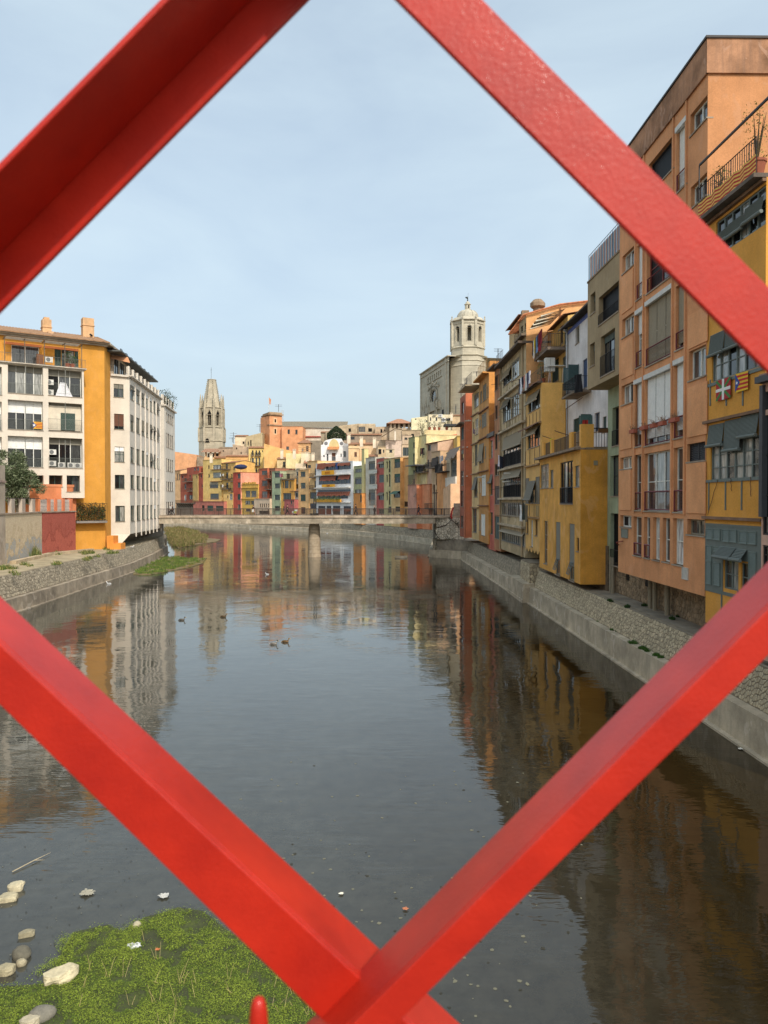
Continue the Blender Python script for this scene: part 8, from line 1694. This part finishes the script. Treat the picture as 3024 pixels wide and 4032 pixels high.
# cypress
t = thing('cypress', 'dark dense cypress behind the white stepped gable', 'tree', PY(*S(3, 318, 590), 250)); a = PY(*S(3, 318, 588), 250); zt_ = PY(*S(3, 318, 462), 250).z
mb = MB(); mb.tube([a - Vector((0, 0, 3)), (a.x, a.y, zt_ - 2)], .3, 6); mb.build('trunk', flat((70, 56, 44), .9, name='bark'), t); mb = MB(); rnd = random.Random(9)
for k in range(5200):
    v = rnd.random(); r_ = 3.1 * (1 - max(0, v - .45) ** 1.4 * 2.2) * (.75 + .3 * rnd.random()) * (1 if v > .06 else .7); an = rnd.uniform(0, 6.28); c_ = Vector((a.x + r_ * math.cos(an), a.y + r_ * math.sin(an), a.z - .5 + (zt_ - a.z + .5) * v)); s = .22
    mb.m = rnd.choice((0, 0, 1)); mb.poly([c_ + Vector((rnd.uniform(-s, s), rnd.uniform(-s, s), rnd.uniform(-s, s * 2))) for _ in range(3)])
mb.build('crown', [leaf_mat((40, 52, 34), 'cypress_leaf'), leaf_mat((60, 72, 42), 'cypress_leaf2')], t, kind='stuff')
# chimneys and antennas scattered over the roofs
rnd = random.Random(12)
for k, (c, x, y, Y, lb) in enumerate(((2, 1300, 1050, 243, 'white chimney on the ridge of the orange yellow flank'), (2, 1435, 1050, 237, 'cream chimney pot on the plain pale yellow wall'), (2, 1575, 1080, 232, 'tall white chimney left of the pyramid roofed turret'), (2, 530, 1100, 255, 'orange chimney at the foot of the loggia roof'), (3, 445, 560, 233, 'slender white chimney right of the white stepped gable'),
        (3, 570, 590, 226, 'square tiled chimney on the wide peach house'), (3, 700, 600, 222, 'short white chimney above the grey white house'), (3, 1475, 345, 282, 'white chimney below the cathedral wall'), (2, 1640, 1090, 231, 'white chimney nearest the grey roofs above the peach house'))):
    q = PY(*S(c, x, y), Y); mb = MB(); mb.box(q.x - .45, q.x + .45, Y - .4, Y + .4, q.z - 2.2, q.z + .5); mb.box(q.x - .58, q.x + .58, Y - .5, Y + .5, q.z + .5, q.z + .62); mb.box(q.x - .45, q.x + .45, Y - .4, Y + .4, q.z + .85, q.z + .95)
    for s in (-.35, .35): mb.box(q.x + s - .07, q.x + s + .07, Y - .3, Y + .3, q.z + .62, q.z + .85)
    tag(mb.build('chimney', plaster((226, 214, 188), .4), org=q), lb, 'chimney', 'chimneys on the hillside roofs')
for (c, x, y0, y1, Y, lb) in ((2, 772, 835, 955, 300, 'taller antenna of the two left of the cream gabled skyline house'), (2, 760, 890, 945, 300, 'shorter antenna of the two left of the cream gabled skyline house'), (2, 1060, 745, 830, 300, 'antenna on the olive grey building left of the orange tower'), (2, 1263, 530, 612, 303, 'thin antenna on the roof of the orange watch tower'), (3, 1515, 255, 330, 290, 'antenna standing before the cathedral tower wall')):
    a = PY(*S(c, x, y1), Y); b_ = PY(*S(c, x, y0), Y); mb = MB(); mb.tube([a, b_], .1, 4)
    for q in (.7, .9): z_ = a.z + (b_.z - a.z) * q; mb.tube([(a.x - 1.4, a.y, z_), (a.x + 1.4, a.y, z_)], .05, 3)
    tag(mb.build('antenna', flat((90, 92, 94), .5, name='antenna_metal'), org=a), lb, 'antenna', 'antennas on the hillside roofs')

# ------------------------------------------------------------ church tower with the cut off spire
YT = 340; cT = PY(*S(2, 538, 800), YT); px2m = YT / F * .36166
t = thing('church_tower', 'octagonal gothic stone bell tower with a truncated spire and pinnacles', 'tower', (cT.x, YT, 8)); M_GOT = stone_mat((188, 178, 156), 'pale_limestone', .35, .35, (2.4, .9)); M_GOTD = stone_mat((156, 147, 128), 'weathered_limestone', .4, .4)
zy = lambda y: PY(*S(2, 538, y), YT).z
rot = math.pi / 8
def octring(r, z): return [(cT.x + r * math.cos(rot + k * math.pi / 4), YT + r * math.sin(rot + k * math.pi / 4), z) for k in range(8)]
hw = lambda w: w / 2 * px2m / math.cos(math.pi / 8)
mb = MB(); mb.lathe((cT.x, YT, 0), [(hw(262), 5), (hw(262), zy(945)), (hw(256), zy(940)), (hw(256), zy(800)), (hw(240), zy(795)), (hw(228), zy(790))], 8, rot); mb.build('lower_stage', M_GOT, t)
# belfry stage as a shell with real openings on the faces that look our way
rb = hw(226); za, zb_ = zy(795), zy(575)
for k in range(8):
    a = Vector(octring(rb, 0)[k]).xy; b_ = Vector(octring(rb, 0)[(k + 1) % 8]).xy; f = Face(a, b_)
    if f.n.dot(Vector((a.x - cT.x + b_.x - cT.x, a.y - YT + b_.y - YT))) < 0: f = Face(b_, a)
    vis = f.n.y < .2; w_ = f.L; mb = MB(); o = [(w_ * .3, zy(770), w_ * .7, zy(650), 1.2)]
    wall(mb, f, 0, w_, za, zb_, o, 1.2); mb.build('belfry_wall', M_GOT, t)
    mb = MB(); f.box(mb, w_ * .3, w_ * .7, zy(770), zy(650), -2.0, -1.2); mb.build('bell_opening', glass('v'), t)  # near-black block paints the dark of the bell chamber
    if vis:
        mb = MB(); mb.poly([f.p(w_ * .3, zy(650), .03), f.p(w_ * .7, zy(650), .03), f.p(w_ * .62, zy(628), .03), f.p(w_ * .5, zy(612), .03), f.p(w_ * .38, zy(628), .03)]); mb.build('pointed_head', glass('v'), t)  # dark of the arch head painted as a flat near-black patch
        mb = MB()
        for s_ in (0, 1):
            e0 = w_ * (.24 if s_ == 0 else .76); mb.tube([f.p(e0, zy(770), .25), f.p(e0, zy(650), .25), f.p(w_ * (.36 if s_ == 0 else .64), zy(618), .25), f.p(w_ * .5, zy(596), .25)], .13, 5)
        mb.tube([f.p(w_ * .5, zy(770), -.9), f.p(w_ * .5, zy(655), -.5)], .09, 5); mb.build('tracery', M_GOT, t)
for k in range(8):                                                     # corner buttresses and pinnacles
    for (r0, z0_, z1_, s_) in ((hw(252), zy(945), zy(790), .5), (hw(238), zy(790), zy(575), .42), (hw(226), zy(575), zy(540), .4)):
        c_ = octring(r0, 0)[k]; mb = MB(); mb.box(c_[0] - s_, c_[0] + s_, c_[1] - s_, c_[1] + s_, z0_, z1_); mb.build('buttress', M_GOT, t)
    c_ = octring(hw(224), 0)[k]; mb = MB(); mb.lathe((c_[0], c_[1], 0), [(.55, zy(560)), (.5, zy(500)), (.36, zy(480)), (.1, zy(428)), (.03, zy(422))], 6)
    for j in range(4): z_ = zy(485 - j * 14); mb.lathe((c_[0], c_[1], 0), [(.36 - j * .07, z_), (.46 - j * .08, z_ + .2), (.22 - j * .05, z_ + .4)], 4)
    mb.build('pinnacle', M_GOT, t)
mb = MB()
for y, w_ in ((580, 236), (795, 262), (660, 232), (940, 268)): mb.lathe((cT.x, YT, 0), [(hw(w_) - .4, zy(y + 4)), (hw(w_) + .12, zy(y)), (hw(w_) + .12, zy(y - 4)), (hw(w_) - .4, zy(y - 7))], 8, rot)
mb.build('string_course', M_GOTD, t)
mb = MB(); mb.lathe((cT.x, YT, 0), [(hw(190), zy(575)), (hw(150), zy(480)), (hw(112), zy(360)), (hw(84), zy(272)), (hw(94), zy(268)), (hw(94), zy(263)), (hw(60), zy(259))], 8, rot); mb.build('spire', M_GOT, t)
mb = MB()
for k in range(8):
    for j in range(14):
        y = 560 - j * 21; w_ = 190 + (84 - 190) * (575 - y) / 303; c_ = octring(hw(w_) + .05, zy(y))[k]; mb.blob(c_, (.2, .2, .24), 5, 4)
mb.build('crocket', M_GOTD, t, kind='stuff')
a, b_ = PY(*S(2, 530, 262), YT), PY(*S(2, 530, 130), YT); mb = MB(); mb.tube([a, b_], .07, 4); mb.tube([(a.x - .4, a.y, a.z + (b_.z - a.z) * .8), (a.x + .4, a.y, a.z + (b_.z - a.z) * .8)], .05, 4); mb.build('mast', flat((90, 90, 90), .5), t)
u_ = PY(*S(2, 486, 940), YT - hw(256)).x; mb = MB(); yq = YT - hw(256) * .925
mb.poly([(u_ + .9 * math.cos(a_ * math.pi / 8), yq - .25, zy(958) + 1.9 * math.sin(a_ * math.pi / 8)) for a_ in range(9)]); mb.build('lunette', glass('v'), t)  # flat near-black half disc paints the shade of a recess
mb = MB(); mb.tube([(u_ + 1.05 * math.cos(a_ * math.pi / 8), yq - .3, zy(958) + 2.1 * math.sin(a_ * math.pi / 8)) for a_ in range(9)], .13, 5); mb.build('arch_moulding', M_GOT, t)
for k, (x0, x1, y) in enumerate(((375, 470, 1100), (620, 760, 995))):
    fh(2, x0, x1, y, (150, 132, 108), [], ('ruined rubble wall at the left foot of the church tower', 'low crenellated stone wall at the right foot of the church tower')[k], Y=315, roof='none', dep=5, dirt=.7, cat='wall', name='ruined_wall')

# ------------------------------------------------------------ cathedral: blank west front with an octagonal bell tower
M_CAT = stone_mat((196, 188, 168), 'cathedral_stone', .24, .25, (3.2, 1.1)); M_CAD = stone_mat((180, 172, 154), 'cathedral_trim', .35, .4)
YC = 300; C3 = 14
A = PY(*S(C3, 66, 1700), 352).xy; B_ = PY(*S(C3, 524, 1700), YC + 6).xy; fc = Face(A, B_); zt_ = fc.c(C3, 80, 1318)[1]; zrr = fc.c(C3, 500, 1152)[1]; zc = (zt_ + zrr) / 2
t = thing('cathedral', 'huge pale stone cathedral front with an octagonal domed bell tower', 'cathedral', (fc.A.x, fc.A.y, 20))
ho = [(fc.c(C3, x, 1450)[0], fc.c(C3, x, 1490 - (x - 180) * .33)[1], fc.c(C3, x + 17, 1450)[0], fc.c(C3, x, 1400 - (x - 180) * .36)[1], 1.2) for x in (180, 214, 248, 282, 315, 348, 382)]
zlo, zhi = min(h[1] for h in ho), max(h[3] for h in ho); zl_ = sum(h[1] for h in ho) / 7; zh_ = sum(h[3] for h in ho) / 7; ho = [(h[0], zl_, h[2], zh_, 1.2) for h in ho]
mb = MB(); wall(mb, fc, 0, fc.L, 15, zc, ho, 1.2); mb.poly([fc.p(0, 15), fc.p(0, 15, -40), fc.p(0, zc, -40), fc.p(0, zc)]); mb.poly([fc.p(0, zc, -40), fc.p(0, zc), fc.p(fc.L, zc), fc.p(fc.L, zc, -40)]); mb.build('west_front', M_CAT, t)
for h in ho: mb = MB(); fc.box(mb, h[0], h[2], h[1], h[3], -1.6, -1.2); mb.build('gallery_opening', glass('v'), t)  # near-black backing paints the darkness inside the gallery
def cb(u0, u1, z0, z1, d0, d1, nm, mat=None): mb = MB(); fc.box(mb, u0, u1, z0, z1, d0, d1); mb.build(nm, mat or M_CAT, t)
cb(-.2, fc.L, zc, zc + .45, -3, .7, 'cornice', M_CAD); cb(0, fc.L, zc - 2.0, zc - 1.75, 0, .35, 'string_course', M_CAD); cb(0, 1.6, 15, zc - .01, .003, .3, 'corner_pilaster'); ur = fc.c(C3, 475, 1700)[0]; cb(ur - .6, ur + 1.2, 15, zc - .01, .003, .35, 'corner_pilaster')
cb(ho[0][0] - 1, ho[-1][2] + 1, zl_ - .5, zl_ - .15, 0, .4, 'gallery_sill', M_CAD)
# rose window in a carved frame
uo, zo_ = fc.c(C3, 292, 1728); ru = (fc.c(C3, 335, 1700)[0] - fc.c(C3, 250, 1700)[0]) / 2; rz = (fc.c(C3, 292, 1625)[1] - fc.c(C3, 292, 1835)[1]) / 2
def ell(k, s, d): return fc.p(uo + ru * s * math.cos(k), zo_ + rz * s * math.sin(k), d)
mb = MB(); mb.poly([ell(k * math.pi / 12, 1, .12) for k in range(24)]); mb.build('rose_window', glass('d'), t)
for s_, r_ in ((1.03, .2), (1.3, .3)):
    mb = MB(); mb.tube([ell(k * math.pi / 12, s_, .5) for k in range(25)], r_, 6); mb.build('rose_moulding', M_CAD, t)
mb = MB(); rnd = random.Random(2)
for k in range(26): c_ = ell(k * math.pi / 13, 1.17, .9); mb.blob(c_, (.25, .25, .25), 5, 4)
for s_ in (-1, 1):
    p0, p1 = fc.p(uo + s_ * ru * 1.9, zo_ + rz * 1.25, .8), fc.p(uo, zo_ + rz * 1.75, .8); mb.tube([p0, p1], .3, 5); mb.tube([p0 + Vector((0, 0, .5)), p1 + Vector((0, 0, .8))], .18, 5)
    for k in range(4): mb.blob(fc.p(uo + s_ * ru * (.7 + k * .3), zo_ + rz * (1.45 + .12 * k) * (1 if s_ < 0 else 1.05), 1), (.4, .4, .5), 6, 5, .2, k)
mb.blob(fc.p(uo, zo_ + rz * 2.05, 1), (.5, .5, .8), 7, 6, .2, 5); mb.build('carved_frame', M_CAD, t, kind='stuff')
for k, (x, y0, y1) in enumerate(((135, 1840, 1960), (195, 1720, 1900), (335, 1710, 1880), (375, 1790, 1900), (430, 1760, 1900), (165, 1850, 1980), (235, 1850, 1990))):
    u, z0_ = fc.c(C3, x, y1); z1_ = fc.c(C3, x, y0)[1]; mb = MB(); c_ = fc.p(u, z0_, 1.3); mb.lathe(c_, [(.4, 0), (.3, (z1_ - z0_) * .2), (.36, (z1_ - z0_) * .55), (.2, (z1_ - z0_) * .75), (.22, (z1_ - z0_) * .9), (.05, z1_ - z0_)], 7); mb.build('statue', M_CAD, t)
for x in (215, 245, 345, 365):
    u, z0_ = fc.c(C3, x, 2010); mb = MB(); c_ = fc.p(u, 16, 1.2); mb.lathe(c_, [(.3, 0), (.27, fc.c(C3, x, 1900)[1] - 16), (.4, fc.c(C3, x, 1890)[1] - 16)], 8); mb.build('column', M_CAT, t)
a, z1_ = fc.c(C3, 150, 1885); b_, z0_ = fc.c(C3, 380, 1905); cb(a, b_, min(z0_, z1_) - .5, max(z0_, z1_), 0, 1.0, 'entablature', M_CAD)
a, z1_ = fc.c(C3, 412, 1945); b_, z0_ = fc.c(C3, 440, 2010); cb(a, b_, z0_ - 4, z1_, .02, .1, 'niche', glass('v'))  # niche has no depth, its shade is a near-black slab
mb = MB()
for s_ in (-1, 1): m_ = (a + b_) / 2; mb.tube([fc.p(m_ + s_ * 1.3, z1_ + .2, .5), fc.p(m_, z1_ + 1.1, .5)], .16, 5)
mb.build('pediment', M_CAD, t)
# octagonal tower
cx_ = PY(*S(C3, 822, 1500), YC + 14).x; YO = YC + 14; zq = lambda y: PY(*S(C3, 822, y), YO).z; k_m = YO / F * .24407
ro = lambda w: w / 2 * k_m / math.cos(math.pi / 8) ; rt = math.pi / 8
R1 = ro(560); mb = MB(); mb.lathe((cx_, YO, 0), [(R1, 15), (R1, zq(1275)), (R1 + .25, zq(1268)), (R1 + .1, zq(1255)), (R1, zq(1200)), (R1 + .35, zq(1190)), (R1 + .15, zq(1178)), (R1, zq(1120)), (R1 + .5, zq(1108)), (R1 + .5, zq(1100)), (ro(515), zq(1095))], 8, rt); mb.build('tower_base', M_CAT, t)
mb = MB(); mb.lathe((cx_, YO, 0), [(ro(510), zq(1098)), (ro(510), zq(985)), (ro(545), zq(978)), (ro(545), zq(970)), (ro(505), zq(955))], 8, rt); mb.build('tower_drum', M_CAT, t)
for k in range(8):
    p = [(cx_ + ro(500) * math.cos(rt + (k + q) * math.pi / 4), YO + ro(500) * math.sin(rt + (k + q) * math.pi / 4)) for q in (0, 1)]; f = Face(*p)
    if f.n.dot(Vector(((p[0][0] + p[1][0]) / 2 - cx_, (p[0][1] + p[1][1]) / 2 - YO))) < 0: f = Face(p[1], p[0])
    w_ = f.L; mb = MB(); o = (w_ * .35, zq(880), w_ * .65, zq(665), 1.3); wall(mb, f, 0, w_, zq(965), zq(530), [o], 1.3); mb.build('belfry_wall', M_CAT, t)
    mb = MB(); f.box(mb, w_ * .3, w_ * .7, zq(890), zq(640), -3.4, -3.3) if k in (1, 2) else None; (mb.build('bell_opening', glass('v'), t) if mb.v else None)  # near-black sheet paints the dark belfry inside
    mb = MB(); mb.poly([f.p(w_ * (.5 + .15 * math.cos(a_ * math.pi / 8)), zq(666) + (zq(640) - zq(666)) * math.sin(a_ * math.pi / 8), .02) for a_ in range(9)]); mb.build('arch_head', glass('v'), t)  # arch darkness painted as a near-black patch on the wall
    mb = MB(); mb.tube([f.p(w_ * .29, zq(880), .15), f.p(w_ * .29, zq(670), .15), f.p(w_ * .36, zq(640), .15), f.p(w_ * .5, zq(622), .15), f.p(w_ * .64, zq(640), .15), f.p(w_ * .71, zq(670), .15), f.p(w_ * .71, zq(880), .1)], .1, 5); mb.build('arch_moulding', M_CAD, t)
    c_ = (cx_ + ro(506) * math.cos(rt + k * math.pi / 4), YO + ro(506) * math.sin(rt + k * math.pi / 4)); mb = MB(); mb.box(c_[0] - .42, c_[0] + .42, c_[1] - .42, c_[1] + .42, zq(950), zq(532)); mb.build('pilaster', M_CAT, t)
    c_ = (cx_ + ro(520) * math.cos(rt + k * math.pi / 4), YO + ro(520) * math.sin(rt + k * math.pi / 4)); mb = MB(); mb.lathe((c_[0], c_[1], zq(522)), [(.32, 0), (.32, .8), (.2, .9), (.3, 1.3), (.08, 1.7)], 7); mb.build('finial', M_CAD, t)
mb = MB(); mb.box(cx_ - 2, cx_ + 2, YO - 2, YO + 2, zq(960), zq(540)); mb.build('belfry_core', M_CAD, t)
for y, w_ in ((595, 520), (540, 552)): mb = MB(); mb.lathe((cx_, YO, 0), [(ro(500) - 1, zq(y + 10)), (ro(w_), zq(y + 2)), (ro(w_), zq(y - 6)), (ro(500) - 1, zq(y - 10))], 8, rt); mb.build('string_course', M_CAD, t)
mb = MB(); mb.lathe((cx_, YO, 0), [(ro(505), zq(532)), (ro(440), zq(480)), (ro(400), zq(478))], 8, rt); mb.build('parapet', M_CAT, t)
prof = [(ro(325) * math.cos(a_ * math.pi / 2 * .84 / 8), zq(475) + (zq(338) - zq(475)) * math.sin(a_ * math.pi / 2 / 8)) for a_ in range(9)]
mb = MB(); mb.lathe((cx_, YO, 0), prof, 16, rt); mb.build('dome', stone_mat((186, 180, 162), 'dome_slabs', .35, .5), t)
mb = MB()
for k in range(8): mb.tube([(cx_ + (r_ + .03) * math.cos(rt + k * math.pi / 4), YO + (r_ + .1) * math.sin(rt + k * math.pi / 4), z_) for r_, z_ in prof], .1, 4)
mb.build('dome_rib', M_CAD, t)
mb = MB(); mb.lathe((cx_, YO, 0), [(ro(112), zq(342)), (ro(84), zq(325)), (ro(84), zq(250)), (ro(104), zq(246)), (ro(104), zq(240)), (ro(80), zq(236)), (ro(60), zq(212)), (ro(16), zq(190))], 8, rt); mb.build('lantern', M_CAT, t)
mb = MB(); mb.box(cx_ + .15, cx_ + .6, YO - ro(88), YO - ro(78), zq(312), zq(262)); mb.build('lantern_opening', glass('v'), t)  # near-black box paints the dark inside of the lantern
q = Vector((cx_, YO, zq(190))); st_ = thing('weather_vane', 'dark winged angel weather vane on top of the cathedral dome', 'weather vane', q)
mb = MB(); mb.lathe(q, [(.26, 0), (.16, .75), (.24, 1.2), (.1, 1.5), (.15, 1.8), (.03, 2.0)], 8); mb.build('figure', flat((48, 56, 54), .6, .3, name='bronze'), st_)
mb = MB(); v_ = lambda x, y, z: q + Vector((x, y, z)) * .28; mb.poly([v_(-.3, 0, 4.6), v_(-2.2, 0, 6.4), v_(-4.2, 0, 5.9), v_(-2.6, 0, 4.6), v_(-.6, 0, 3.4)]); mb.poly([v_(.3, .3, 4.8), v_(-1.2, .3, 7), v_(-3, .3, 6.9), v_(-.4, .3, 4)]); mb.build('wing', flat((48, 56, 54), .6, .3, name='bronze'), st_)
mb = MB(); mb.tube([q + Vector((.2, 0, 0)), q + Vector((.22, 0, 3.6))], .04, 4); mb.build('rod', flat((120, 120, 118), .5), st_)
